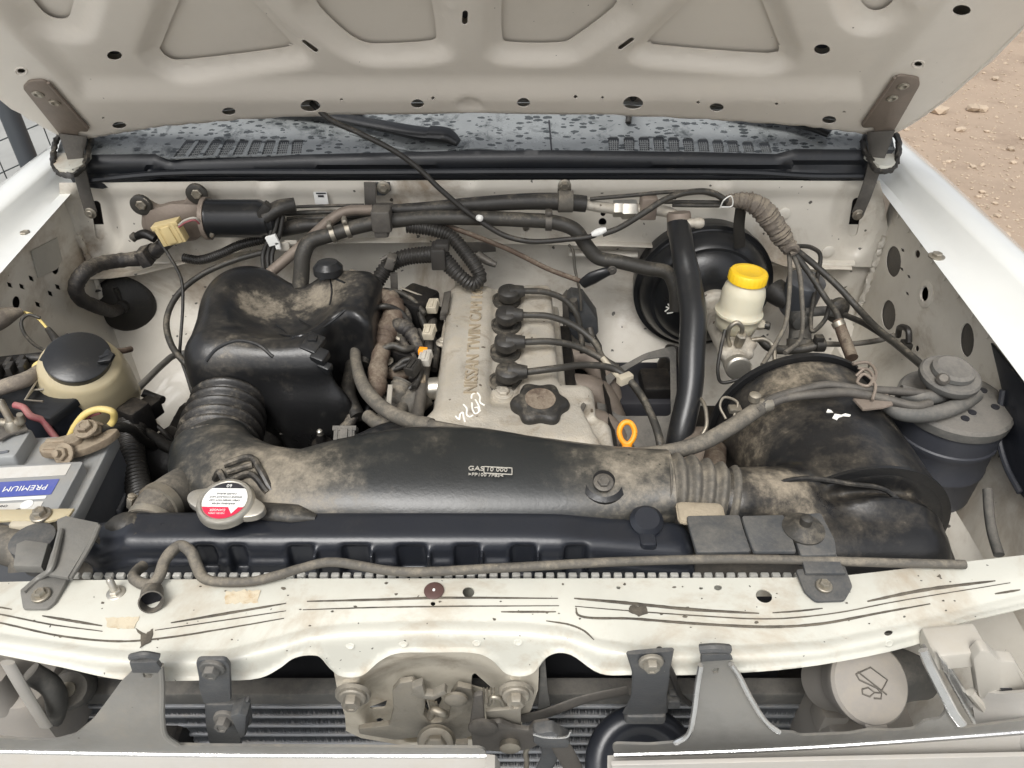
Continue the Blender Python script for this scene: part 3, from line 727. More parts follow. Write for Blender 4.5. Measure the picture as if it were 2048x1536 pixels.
# ================================================================ cowl
pc0, pcn = np.array((0, 1.173, 1.15)), unit((0, -.30, 1.0))
def VPl(px, py, p0, n):
    u = (768 - np.asarray(py, float)) / FPX; r = (np.asarray(px, float) - 1024) / FPX
    D = np.stack(np.broadcast_arrays(r, CP + u * SP, -SP + u * CP), -1)
    t = ((np.asarray(p0) - (0, 0, CAM_Z)) @ n) / (D @ n)
    return D * t[..., None] + (0, 0, CAM_Z)
def cow(px, py): return VPl(px, py, pc0, pcn)
fe = [(112, 312), (200, 309), (310, 308), (340, 319), (362, 316), (600, 309), (900, 302), (1100, 300), (1400, 304), (1552, 308), (1590, 298), (1720, 299), (1790, 300)]
fpts = np.array([cow(a, b)[:2] for a, b in fe])
slots = []
for i in range(9):
    t = i / 8; xt, xb = 379 + (595 - 379) * t, 356 + (592 - 356) * t
    slots.append([(xb - 10, 314 - 6 * t), (xb + 10, 313 - 6 * t), (xt + 11, 283 - 2 * t), (xt + 6, 279), (xt - 6, 279), (xt - 10, 284 - 2 * t)])
for k, c in enumerate((1227, 1258, 1288, 1317, 1347, 1376, 1406, 1435, 1465, 1495, 1529)):
    t = k / 10; y0, y1 = 273 + 17 * max(0, t - .35), 301 + 4 * t
    slots.append([(c - 9 + 4 * t, y1), (c + 10 + 5 * t, y1), (c + 11 - 1 * t, y0 + 4), (c + 7, y0), (c - 7, y0), (c - 11, y0 + 4)])
sl2 = [np.array([cow(a, b)[:2] for a, b in s]) for s in slots]
outc = list(fpts) + [(.66, 1.44), (.30, 1.46), (CX, 1.47), (-.42, 1.46), (-.775, 1.44)]
def cow_f(x, y):
    z = 1.15 + .30 * (y - 1.173)
    z = z + .006 * np.sin((y - 1.17) * 60) * stepf(y, 1.25, 1.29) + .004 * stepf(np.abs(x - CX), .05, .0)
    return np.stack([x, y, z], -1)
cg = sheet(outc, sl2, .016, cow_f, .002, .006)
vm_ = []
for s in slots:
    P = np.array([cow(a, b) for a, b in s]); q = []
    bl, br, tr, tl = P[0], P[1], P[2], P[5]
    for t in (.2, .4, .6, .8): q.append(tube([bl + (br - bl) * t - Z_ * .003, tl + (tr - tl) * t - Z_ * .003], .0009, 5, smooth=False))
    for t in (.16, .33, .5, .67, .84): q.append(tube([bl + (tl - bl) * t - Z_ * .003, br + (tr - br) * t - Z_ * .003], .0008, 5, smooth=False))
    vm_.append(Pc('vent_mesh', J(*q), 'cowlm'))
lipo = [(a, b) for a, b in fe] + [(1745, 352), (1700, 358), (1640, 368), (1600, 352), (1100, 350), (700, 352), (330, 355), (240, 368), (205, 378), (150, 372)]
def lip_f(u, v):
    top = np.interp(u, [a for a, b in fe], [b for a, b in fe])
    t = np.clip((v - top) / 46, 0, 1.4)
    return V(u, v, y=1.173 - .010 * np.sin(np.clip(t, 0, 1) * np.pi) + .006 * (np.abs(t - .72) < .06) - .012 * stepf(t, .8, 1.0))
lg = sheet(lipo, [], 9, lip_f, .002, flip=True)
bead = tube([V(a, b, y=1.160) for a, b in ((170, 362), (330, 347), (700, 345), (1100, 343), (1500, 345), (1620, 352), (1725, 352))], .0055, 8, 6)
seamc = tube([cow(1098, 242) + Z_ * .001, cow(1103, 300) + Z_ * .001], .0012, 6, smooth=False)
thing('cowl_panel', 'wet speckled grey cowl panel with vent slots and a black front lip', 'cowl',
      [Pc('panel', cg, 'cowl', vm_), Pc('front_lip', lg, 'cowlb'), Pc('seal_bead', bead, 'cowlb'), Pc('joint_line', seamc, 'ink_and_shade'),
       Pc('plenum', box((CX, 1.52, 1.08), (1.30, .60, .02)), 'ink_and_shade')])  # unseen dark slab added to give the vent slots their shade
wsg = sheet([(-.74, 0), (.62, 0), (.50, .62), (-.62, .62)], [], .06, lambda u, v: np.stack([u, 1.31 + v * .80 + .10 * ((u - CX) / .7) ** 2 * -1, 1.195 + v * .62], -1), .005)
thing('windscreen', 'rain spotted windscreen glass rising behind the cowl', 'windscreen', Pc('windscreen', wsg, 'glass'))
# wiper arms
wa = [cow(540, 236) + Z_ * .012, cow(640, 246) + Z_ * .014, cow(750, 268) + Z_ * .016, cow(840, 286) + Z_ * .016, cow(880, 290) + Z_ * .016]
thing('windscreen_wiper', 'black wiper arm with a wet round hub end lying in front of the windscreen', 'wiper',
      [Pc('arm', tube(wa, [.008, .010, .014, .017, .017], 12, 8, flat=[.005, .006, .008, .010, .010], upv=Z_), 'blackc'),
       Pc('hub_cap', tube([cow(862, 288) + Z_ * .017, cow(895, 294) + Z_ * .018, cow(917, 300) + Z_ * .012], [.019, .018, .009], 14, 8, flat=[.012, .012, .006], upv=Z_), 'blackc'),
       Pc('blade', tube([cow(480, 232) + Z_ * .01, cow(600, 236) + Z_ * .012, cow(728, 238) + Z_ * .012], [.004, .012, .008], 8, 8, flat=.006, upv=Z_), 'rubber'),
       Pc('splash_cover', tube([cow(700, 268) + Z_ * .002, cow(830, 304) + Z_ * .002, cow(930, 296) + Z_ * .002, cow(965, 268) + Z_ * .002], .0025, 8, 8), 'cowl')])
wb = [cow(1455, 245) + Z_ * .012, cow(1540, 256) + Z_ * .016, cow(1610, 268) + Z_ * .018, cow(1655, 284) + Z_ * .014]
thing('windscreen_wiper', 'black wiper arm with a white mark tapering across the cowl below the hood corner', 'wiper',
      [Pc('arm', tube(wb, [.006, .014, .018, .013], 12, 8, flat=[.004, .008, .011, .006], upv=Z_), 'blackc'),
       Pc('white_clip', box(cow(1622, 262) + Z_ * .022, (.010, .014, .004), bev=.001), 'whitep')])

# ================================================================ hood (open), seen from below
HA = R_(48.0); HO = np.array((0, 1.2, 1.196)); HT = np.array((0, -math.cos(HA), math.sin(HA))); HN = np.array((0, -math.sin(HA), -math.cos(HA)))
def hxt(px, py, h=.02):
    P = VPl(px, py, HO + HN * h, HN); Q = P - HO
    return np.stack([P[..., 0], Q @ HT], -1)
def hpt(x, t, h): return np.stack([x, HO[1] + HT[1] * t + HN[1] * h, HO[2] + HT[2] * t + HN[2] * h], -1)
wins = [[(632, 12), (648, 3), (845, 3), (860, 14), (872, 85), (860, 103), (770, 109), (728, 106), (690, 85), (638, 36)],
        [(1006, 8), (1020, 3), (1215, 3), (1232, 16), (1226, 38), (1150, 95), (1115, 107), (1022, 106), (1004, 92), (1003, 20)],
        [(395, -62), (420, -60), (575, 98), (576, 110), (560, 118), (375, 140), (335, 136), (319, 120), (322, 105)],
        [(1470, -62), (1490, -60), (1556, 98), (1559, 112), (1536, 128), (1330, 113), (1303, 106), (1305, 92)],
        [(-130, -150), (40, 0), (84, 47), (112, 60), (134, 57), (141, 40), (152, 0), (170, -120), (150, -170), (-60, -190)],
        [(1690, -120), (1715, 0), (1727, 30), (1745, 43), (1766, 42), (1786, 28), (1806, 0), (1960, -120), (1900, -180), (1720, -180)]]
W2 = [hxt(*np.array(w).T) for w in wins]
W2 = [smoothpoly(w, 3) for w in W2]
# further windows towards the front edge, out of the photo
W2 += [np.array(rrect(.40, .22, .04, 4, (CX + s * .25, .62))) for s in (-1, 1)]
redge = [(152, 286), (215, 270), (330, 251), (500, 236), (700, 227), (950, 224), (1200, 227), (1400, 236), (1600, 250), (1740, 268), (1772, 272)]
RE = np.array([hxt(a, b, .02) for a, b in redge])
sideR = [(.625, .03), (.640, .09), (.648, .2), (.635, .5), (.60, .80), (.55, .92)]
sideL = [(mir(x), t) for x, t in sideR][::-1]
HOUT = np.array(list(map(tuple, RE)) + sideR + [(.35, .965), (CX, .98), (-.46, .965)] + sideL)
tS, tF = hxt(900, 192)[1], hxt(900, 148)[1]
def hood_h(x, t):
    P = np.stack([x, t], -1)
    S, Fl, Wn = .030, .019, .0035
    dw = np.full(len(P), 1e9)
    for w in W2: dw = np.minimum(dw, dpoly(P, w))
    base = Fl + (S - Fl) * stepf(t, tF, tS)
    edge = -dpoly(P, HOUT)
    sd = np.minimum(np.abs(x - .645), np.abs(x - mir(.645)))
    base = np.maximum(base, Fl + (S - Fl) * stepf(sd, .165, .135) * stepf(t, .0, .03))
    h = Wn + (base - Wn) * stepf(dw, .004, .030)
    h = h - .004 * np.exp(-((dw - .034) / .006) ** 2)*0
    hd = np.hypot(x - hxt(940, 196)[0], (t - hxt(940, 196)[1]) * 1.2); h = h - .004 * stepf(hd, .022, .012)
    h = np.where(edge < .02, np.minimum(h, .004 + (h - .004) * stepf(edge, .0, .016)), h)
    return h
def hell(cx, cy, rx, ry, n=18): return np.array([hxt(a, b, .028) for a, b in circ(rx, n, (cx, cy), ry)])
hh = [hell(*e) for e in ((228, 122, 15, 9.5), (239, 247, 14, 7), (43, 138, 8, 5), (458, 219, 13.5, 8), (621, 208, 20, 12), (835, 204, 13, 8.5), (1047, 202, 13, 8.5),
      (1266, 203, 20, 12), (1433, 211, 14, 8.5), (1658, 236, 14, 8), (1645, 110, 16, 10.5), (1836, 124, 8, 5), (1923, 16, 18, 11))]
hh += [hell(a, b, 4.5, 3.2, 4) for a, b in ((866, 194), (1151, 192), (1396, 201), (1553, 204))] + [hell(a, b, 3, 2.2, 6) for a, b in ((683, 196), (1205, 193), (207, 232), (1688, 220))]
def hslot(cx, cy, L, w, t): return np.array([hxt(a, b, .022) for a, b in slot(cx, cy, L, w, t, 3)])
hh += [hslot(930, 38, 29, 11, .05), hslot(620, 95, 38, 9, -.95), hslot(1252, 90, 37, 9, .95)]
lo_t = .42
gu, gv = np.meshgrid(np.arange(-.75, .66, .0065), np.arange(0, lo_t, .0065)); fine = np.stack([gu.ravel(), gv.ravel()], 1)
hg = sheet(HOUT, W2 + hh, .026, lambda x, t: hpt(x, t, hood_h(x, t)), .0012, .005, extra=fine, flip=True)
skin = sheet(inset(HOUT, .0) , [], .03, lambda x, t: hpt(x, t, -.002 - .02 * np.sin(np.clip(t, 0, 1) * 2.8)  * 0 + 0 * x), .0012)
EL = .030
hem = tube([hpt(np.array(p[0]), np.array(p[1]), np.array(.001)) for p in np.vstack([HOUT, HOUT[:1]])], .0028, 8, 5)
ring = [Pc('hole_collar', J(*[tube([hpt(np.array(q[0]), np.array(q[1]), np.array(.031)) for q in np.vstack([h, h[:1]])], .0012, 6, 2)]), 'hoodin') for h in (hell(43, 138, 12, 8), hell(1836, 124, 12, 8))]

# hinges
def hinge(side):
    plate = [(45, 176), (58, 162), (86, 160), (100, 168), (178, 256), (176, 264), (158, 262), (150, 300), (138, 300), (120, 270)] if side < 0 else \
            [(1840, 170), (1838, 156), (1800, 150), (1788, 156), (1722, 250), (1726, 256), (1748, 254), (1752, 296), (1772, 300), (1790, 258)]
    P = np.array([hxt(a, b, .034) for a, b in plate]); P = roundpoly(P, .006, 3)
    c = P.mean(0); o = HO + X_ * 0 + HN * .031
    g1 = prism(P, HO + HN * .0315, X_, HT, .0035, .0015, a=HN)
    bolts = [(76, 188), (110, 205)] if side < 0 else [(1806, 172), (1784, 196)]
    bs = [Pc('bolt_hole', lathe([(.008, 0), (.008, .002), (.005, .003), (.002, .001)], hpt(*hxt(a, b, .035), np.array(.0345)), HN, 14), 'steel') for a, b in bolts]
    ridge = tube([hpt(*hxt(a, b, .037), np.array(.035)) for a, b in (((96, 168), (176, 258)) if side < 0 else ((1790, 158), (1726, 250)))], .0022, 8, smooth=False)
    if side < 0:
        arm = [hpt(*hxt(146, 270, .036), np.array(.036)), V(150, 312, z=1.155), V(160, 345, y=1.150), V(170, 385, y=1.146), V(182, 425, y=1.146)]
    else:
        arm = [hpt(*hxt(1762, 262, .036), np.array(.036)), V(1754, 312, z=1.155), V(1744, 350, y=1.150), V(1730, 392, y=1.146), V(1715, 428, y=1.146)]
    g2 = tube(arm, [.020, .012, .010, .0095, .0095], 12, 8, flat=.0022, upv=(-side * .35, -1, .5), power=3)
    pv = Pc('pivot', bolt(arm[-1] - Y_ * .003, -Y_, .006, .004), 'steel')
    return Pc('hinge', g1, 'hinge', bs + [Pc('stiffening_rib', ridge, 'hinge'), Pc('arm', g2, 'steeld'), pv], label='grimy brown steel hinge')
hole_shades = [Pc('hole_shade', prism(h.mean(0) + (h - h.mean(0)) * 1.12, HO + HN * .006, X_, HT, .004, a=HN), 'ink_and_shade', smooth=0) for h in hh]  # dark discs behind the hood holes, painting the shade within
thing('hood', 'raised white hood showing its ribbed and perforated underside', 'hood',
      [Pc('inner_panel', hg, 'hoodin', ring + hole_shades, smooth=60), Pc('outer_skin', skin, 'hoodin', smooth=60), Pc('hem', hem, 'fender'), Pc('hem_sealer', tube([hpt(np.array(p[0]), np.array(p[1]), hood_h(np.array([p[0]]), np.array([p[1]]))[0] + np.array(.0008)) for p in inset(HOUT, .020)[10:17]], .0022, 6, 8, jit=.0004), 'hoodin'), hinge(-1), hinge(1)])
for s, P in ((-1, [(112, 318), (118, 290), (140, 274), (168, 274), (186, 292), (180, 318), (172, 345), (152, 362), (126, 360), (112, 342)]),
             (1, [(1722, 296), (1734, 276), (1762, 270), (1786, 282), (1794, 305), (1788, 336), (1778, 352), (1752, 354), (1738, 334), (1728, 318)])):
    Q = [cow(a, b) + Z_ * .010 for a, b in P]
    rim = tube(Q + Q[:1], .0045, 8, 6, jit=.0008)
    A = np.array(Q); cpan = smoothpoly(A[:, :2], 3)
    pan = prism(cpan - cpan.mean(0), (*cpan.mean(0), A[:, 2].mean() - .012), X_, Y_, .006)
    thing('hinge_pocket', 'cream hinge recess ringed by ragged black rubber, ' + ('near the wire fence' if s < 0 else 'near the dirt road'), 'recess',
          [Pc('pan', pan, 'paint'), Pc('rubber_rim', rim, 'rubber')])

# ================================================================ radiator support panel (front cross member)
rear_e = [(-260, 1168), (0, 1164), (170, 1160), (600, 1157), (1100, 1157), (1600, 1155), (1700, 1150), (2048, 1110), (2300, 1078)]
bend_e = [(-260, 1225), (0, 1266), (200, 1296), (290, 1303), (450, 1300), (560, 1272), (620, 1254), (700, 1246), (870, 1241), (1050, 1245), (1130, 1254), (1200, 1278), (1300, 1292), (1500, 1290), (1640, 1281), (1800, 1250), (2048, 1188), (2300, 1120)]
bot_e = [(-260, 1262), (0, 1310), (120, 1334), (240, 1359), (400, 1361), (520, 1356), (560, 1336), (585, 1318), (612, 1311), (640, 1314), (662, 1338), (680, 1352), (722, 1352), (760, 1322), (790, 1308), (870, 1305), (958, 1308), (986, 1322), (1012, 1347), (1040, 1353), (1066, 1346), (1090, 1317), (1115, 1306), (1142, 1310), (1200, 1347), (1270, 1350), (1440, 1348), (1640, 1330), (1860, 1280), (1910, 1250), (2048, 1216), (2300, 1150)]
bot_e = [(q[0], q[1]) for q in spline([np.array((a, c, 0.)) for a, c in bot_e], 5)[0]]
ip = lambda e, u: np.interp(u, [a for a, b in e], [b for a, b in e])
ZP = 1.0
def sup_f(u, v):
    b = ip(bend_e, u)
    crown = .003 * np.sin(np.clip((v - ip(rear_e, u)) / (b - ip(rear_e, u)), 0, 1) * np.pi)
    top = V(u, np.minimum(v, b), z=ZP + crown)
    Yb = V(u, b, z=np.full_like(u, ZP))[:, 1]
    t = np.clip((v - b) / 32, 0, 1)
    fr = V(u, v, y=Yb - .013 * np.sin(t * np.pi / 2) - .002 * stepf(v - b, 10, 45) - .003 * stepf(v, ip(bot_e, u) - 12, ip(bot_e, u)))
    return np.where((v > b)[:, None], fr, top)
so = rear_e + bot_e[::-1]
sh = [circ(12, 18, (937, 1184), 11), circ(5, 12, (866, 1207), 4.5), circ(4.5, 10, (1237, 1175), 3.5), circ(4, 10, (1402, 1176), 3.2), circ(8, 14, (1436, 1175), 6),
      circ(17, 20, (1528, 1192), 13, .4), circ(9, 14, (1777, 1265), 6, -.3)]
xs_ = np.arange(-250, 2290, 9.0)
ex = np.concatenate([np.stack([xs_, ip(bend_e, xs_) + k], 1) for k in (-4, -1, 1, 4, 8, 12, 16, 20, 25, 30, 36)] + [np.stack([xs_, ip(bot_e, xs_) - k], 1) for k in (3, 6, 9)])
sg = sheet(so, sh, 10.0, sup_f, .0014, 3.0, extra=ex, flip=True)
fl = np.array([V(a, b, z=ZP) for a, b in zip(np.arange(-250, 2290, 20.), ip(rear_e, np.arange(-250, 2290, 20.)))])
n = len(fl); flg = (np.vstack([fl, fl - Z_ * .03]), [(i, i + 1, n + i + 1, n + i) for i in range(n - 1)])
def streak(pts, w=1.6, wob=.5):
    Q, _ = spline([np.array(p + (0,)) for p in pts], 10); Q[:, 1] += rng.normal(0, wob * .12, len(Q))
    P3 = sup_f(Q[:, 0], Q[:, 1]) + Z_ * .0003
    k = np.sin(np.linspace(0.08, np.pi - .08, len(Q))) ** .4
    g_ = tube(list(P3), [w * .00042 * q for q in k * rng.uniform(.85, 1.12, len(Q))], 6, smooth=False, flat=.0006, upv=Z_)
    return g_
st = []
for pts, w in (([(85, 1232), (150, 1243), (204, 1252)], 3.2), ([(-60, 1222), (0, 1229), (100, 1249), (205, 1263)], 2.0), ([(-60, 1236), (0, 1246), (120, 1272), (240, 1283), (330, 1276), (470, 1254), (568, 1237)], 2.6),
               ([(342, 1246), (460, 1226), (572, 1207)], 3.6), ([(310, 1261), (460, 1239), (572, 1222)], 1.6), ([(-60, 1208), (0, 1215), (24, 1219)], 2.2),
               ([(614, 1203), (740, 1200), (880, 1196), (1116, 1197)], 3.4), ([(606, 1220), (760, 1215), (900, 1213), (1118, 1212)], 2.0), ([(1002, 1224), (1060, 1224), (1112, 1224)], 2.8),
               ([(1148, 1197), (1250, 1206), (1380, 1219), (1518, 1227)], 4.6), ([(1150, 1213), (1260, 1222), (1400, 1232), (1540, 1238), (1660, 1228), (1800, 1202), (2020, 1166)], 1.8),
               ([(1152, 1216), (1156, 1230), (1270, 1238), (1400, 1248), (1540, 1254), (1640, 1248), (1760, 1226), (1860, 1208)], 3.6), ([(1545, 1226), (1600, 1222), (1645, 1217)], 2.4), ([(1735, 1203), (1850, 1180), (1990, 1162)], 4.4),
               ([(1092, 1242), (1140, 1250), (1168, 1262), (1188, 1280)], 2.6), ([(1990, 1188), (2040, 1180)], 3)):
    st.append(Pc('sealant_streak', streak(pts, w), 'seam'))
def blot(poly, mat, name='glue_patch', h=.0006):
    P = np.array(poly, float)
    if h > .0004: P = dens(P, 5.0); P = P + rng.normal(0, 1.0, P.shape)
    P3 = sup_f(P[:, 0], P[:, 1]); c = P3.mean(0)
    return Pc(name, prism((P3 - c)[:, :2], c + Z_ * .0002, X_, Y_, h), mat, smooth=0)
st += [blot([(452, 1185), (520, 1182), (516, 1206), (450, 1208)], 'rust'), blot([(212, 1237), (280, 1234), (268, 1258), (216, 1256)], 'rust'),
       blot([(1262, 1212), (1292, 1212), (1296, 1226), (1278, 1234), (1258, 1224)], 'seam', 'paint_chip'), blot([(270, 1256), (292, 1268), (308, 1256), (302, 1284), (282, 1298), (282, 1276)], 'seam', 'paint_chip')]
for k in range(46):
    a_ = rng.uniform(20, 2020); r0, r1 = ip(rear_e, a_), ip(bend_e, a_); b_ = r0 + (r1 - r0) * rng.uniform(.08, .98); w_ = rng.uniform(1.2, 4.5); t_ = rng.uniform(0, 3.1)
    st.append(blot([(a_ + w_ * math.cos(q + t_) * rng.uniform(.6, 1.5), b_ + .6 * w_ * math.sin(q + t_) * rng.uniform(.6, 1.5)) for q in np.linspace(0, 5.6, 7)], 'seam', 'paint_chip', .0003))
disc = Pc('plug_disc', lathe([(.0096, 0), (.0096, .001), (.0085, .0016), (.002, .0016)], V(868, 1182, z=ZP + .0036), Z_, 24), 'brown', [Pc('pin', lathe([(.0015, .0016), (.0012, .0026)], V(868, 1182, z=ZP + .0036), Z_, 10), 'white')])
dim = [Pc('spot_weld', lathe([(.0042, 0), (.003, .0006), (.0015, .0002)], sup_f(np.array([float(a)]), np.array([float(b)]))[0] - Y_ * .0005, unit((0, -1, .35)), 12), 'paint') for a, b in ((700, 1291), (807, 1287), (953, 1285), (1036, 1284), (1778, 1286))]
stud = Pc('stud', J(bolt(V(232, 1186, z=ZP + .002), Z_, .0055, .005), lathe([(.0034, 0), (.0034, .016), (.002, .018)], V(232, 1186, z=ZP + .002), unit((-.15, .2, 1)), 12)), 'alub')
sp_ax = unit((.38, -.80, .42)); sp_c = V(302, 1204, z=ZP + .014)
spout = Pc('drain_spout', lathe([(.0098, -.024), (.0105, -.004), (.0112, 0), (.0100, .0005), (.0092, -.004), (.0088, -.02), (.0005, -.02)], sp_c, sp_ax, 24), 'hoseg', [Pc('bore_shade', lathe([(.0088, -.012), (.0005, -.012)], sp_c, sp_ax, 20), 'ink_and_shade')])  # dark disc inside the spout paints its inner shade
thing('radiator_support', 'cream painted front cross panel with dark streaks above the condenser', 'panel',
      [Pc('top_panel', sg, 'paint', st + dim + [disc], smooth=80), Pc('rear_flange', flg, 'paint'), stud, spout])

# ================================================================ helpers for components
def plate(pts, th, bev=.001, y=None, z=None, rnd=0, off=0.0):
    """flat plate whose outline is given by photo pixels on an upright (y) or level (z) plane"""
    P = np.array([V(a, b, y=y, z=z) for a, b in pts])
    if y is not None: q, o, u, w, a = P[:, [0, 2]], np.array((0, y - off, 0)), X_, Z_, -Y_
    else: q, o, u, w, a = P[:, [0, 1]], np.array((0, 0, z + off)), X_, Y_, Z_
    if rnd: q = roundpoly(q, rnd, 3)
    return prism(q, o, u, w, th, bev, a=a)
def clamp(c, axis, r, w=.007, mat='steel', name='hose_clamp', screw=True, sdir_=None):
    g = [lathe([(r, -w / 2), (r + .0012, -w / 2), (r + .0014, 0), (r + .0012, w / 2), (r, w / 2)], c, axis, 28)]
    if screw:
        u, ww, a = frame(axis); d = unit(sdir_) if sdir_ is not None else ww
        s = unit(np.cross(axis, d)); g += [box(np.asarray(c) + d * (r + .004), (.014, w * 1.1, .007), s, unit(axis), .001), lathe([(.0035, -.009), (.0042, .009), (.002, .010)], np.asarray(c) + d * (r + .005), s, 10)]
    return Pc(name, J(*g), mat)
def hose(name, label, pts, r, mat='rubber', cat='hose', seg=14, n_per=8, parts=(), **k):
    parts = list(parts); P_ = np.array([np.asarray(p, float) for p in pts])
    r_ = np.mean(r) if not np.isscalar(r) else r
    if len(P_) > 3 and not k.get('rib'):
        P_[1:-1] += rng.normal(0, min(r_ * .16, .0009), (len(P_) - 2, 3))          # real hoses never follow a perfect curve
        r = (np.full(len(P_), r) if np.isscalar(r) else np.array(r)) * rng.uniform(.96, 1.04, len(P_))
    pts = list(P_)
    thing(name, label, cat, [Pc(name if not parts else 'tube', tube(pts, r, seg, n_per, **k), mat)] + parts)
def connector(c, u, w, size, mat='connw', tail=None):
    """plug housing with a latch rib, two ridges and a mouth rim"""
    u = unit(u); a = unit(np.cross(u, w)); w = np.cross(a, u); sx, sy, sz = size; c = np.asarray(c, float)
    body = Pc('housing', J(box(c, size, u, w, .0015), box(c + w * sy * .42, (sx * 1.12, sy * .2, sz * 1.12), u, w, .001)), mat)
    lat = Pc('latch', J(box(c + a * sz * .55, (sx * .35, sy * .8, sz * .25), u, w, .0008)), mat)
    rb = Pc('ridge', J(box(c + a * sz * .52 + u * sx * .34, (sx * .1, sy * .9, sz * .14), u, w, .0004), box(c + a * sz * .52 - u * sx * .34, (sx * .1, sy * .9, sz * .14), u, w, .0004)), mat)
    return [body, lat, rb]

# ================================================================ radiator
ZT = .955
def tank_d(P):
    x = P[:, 0]
    zt = np.interp(x, [-.45, -.40, .05, .20], [.978, .999, .999, .984])
    ybk = np.interp(x, [-.45, -.40, 0.0, .20], [.545, .556, .556, .548])
    q = P.copy(); q[:, 2] = P[:, 2] - (zt - 1.0); q[:, 1] = P[:, 1] - (ybk - .556) * .5
    d = sd_box(q, (-.125, .530, .972), (.318, .026, .028), .017)
    d = smin(d, sd_box(q, (-.125, .512, .962), (.318, .014, .014), .004), .008)
    d = smin(d, sd_cap(P, (-.445, .53, .968), (-.40, .53, .975), .022, .02), .012)
    for a, b in ((400, 440), (468, 500), (584, 637), (690, 745), (798, 854), (911, 960), (1022, 1070), (1128, 1170)):
        c = V((a + b) / 2, 1122, z=.966); hx = (b - a) / 2 * .79 / 1500
        d = smax(d, -sd_box(P, (c[0], .4955, .972), (hx, .016, .018), .004), .006)
    for a in (862, 965, 1075, 640, 750):
        c = V(a, 1122, z=.966); d = smin(d, sd_box(P, (c[0], .508, .974), (.0018, .014, .016), .001), .003)
    return d
tank = nets(tank_d, (-.475, .48, .935), (.205, .566, 1.012), .0023)
tb = Pc('crimp_tab', box((-.452, .4900, .9655), (.0085, .0055, .0045), bev=.0012), 'tabw')
tabs = [tb] + [Inst(tb, (k * .0117, 0, 0)) for k in range(1, 66)]
header = Pc('header_plate', box((-.065, .520, ZT - .009), (.80, .046, .006)), 'steeld', [])
core = Pc('core', box((-.065, .520, .74), (.78, .034, .40)), 'core')
neck = Pc('filler_neck', lathe([(.021, -.03), (.021, 0), (.0245, .002), (.0245, .010), (.020, .012)], V(450, 1026, z=.998), Z_, 28), 'tank')
elbow = Pc('outlet_elbow', tube(vz(.975, (196, 1100), (228, 1075)) + vz(.985, (252, 1056), (272, 1060), (280, 1085)), [.016, .017, .017, .016, .014], 16), 'rubberd')
ears = [Pc('mount_post', J(lathe([(.018, -.01), (.018, .012), (.013, .017), (.004, .017)], V(1290, 1050, z=.985), unit((0, -.3, 1)), 18), box(V(1293, 1078, z=.985), (.018, .03, .016), bev=.004)), 'tank')]
nip = Pc('overflow_nipple', tube([V(500, 1020, z=.998), V(540, 1024, z=1.0), V(590, 1028, z=1.0), V(632, 1036, z=.998)], [.010, .0115, .012, .004], 14, 8, flat=[.008, .008, .007, .003], upv=Z_), 'rubberd')
rightend = Pc('end_tank_rail', box(V(1340, 1062, z=.990), (.10, .006, .004), bev=.001), 'steeld')
# cap
cc = V(452, 1006, z=1.022); cax = unit((.02, -.12, 1)); cu_, cw_, ca_ = frame(cax, Y_)
cu_ = unit(np.cross(Y_, cax)); cw_ = np.cross(cax, cu_)
capg = lathe([(.0285, -.006), (.0295, -.005), (.0295, .002), (.027, .0052), (.0245, .0055), (.0235, .0045), (.001, .0045)], cc, cax, 48)
earsg = [Pc('ear', prism(smoothpoly(np.array([(.018, -.013), (.034, -.011), (.042, -.004), (.042, .004), (.034, .010), (.018, .013)]) * (s, 1), 3), cc - cax * .006, unit(cu_ - cw_ * .22), unit(cw_ + cu_ * .22), .008, .002), 'alub') for s in (1, -1)]
L0 = cc + cax * .0047
def capseg(lo, hi, mat, nm, h=.0004, r=.0228):
    t = np.linspace(0, 2 * np.pi, 60, endpoint=False); P = np.stack([r * np.cos(t), np.clip(r * np.sin(t), lo, hi)], 1)
    return Pc(nm, prism(P, L0, cu_, cw_, h), mat, smooth=0)
tx = lambda s, y, sz, mat, x=0, nm='lettering': Pc(nm, text(s, L0 + cax * .0006 + cw_ * y + cu_ * x, -cu_, -cw_, sz, .0002), mat, smooth=0)
capt = [capseg(.0155, .03, 'ink_and_shade', 'black_field'), capseg(-.0085, .0152, 'white', 'white_field'), capseg(-.03, -.0088, 'red', 'red_field'), tx('60', .0185, .0058, 'white')]
for k, s in enumerate(('WARNING NEVER', 'OPEN WHEN HOT CAP', 'ENGINE COOLANT HOT', 'CAUSES BURNS')): capt.append(tx(s, -.0045 + k * .0042 , .0030, 'ink_and_shade'))
capt += [tx('DANGER', -.0125, .0040, 'white', -.004), tx('NEVER OPEN', -.0165, .0028, 'white', -.004),
         Pc('warning_triangle', prism([(-.005, .0035), (.005, .0035), (0, -.0045)], L0 + cax * .0006 + cu_ * .011 - cw_ * .0125, cu_, cw_, .0002), 'white', smooth=0)]
rcap = Pc('cap', capg, 'alub', capt + earsg, label='round metal cap with a red and white warning label')
thing('radiator', 'black plastic radiator top tank with moulded pockets and a pale crimped seam', 'radiator', [Pc('top_tank', tank, 'tank', smooth=60), rcap, header, core, neck, elbow, nip] + ears + tabs)
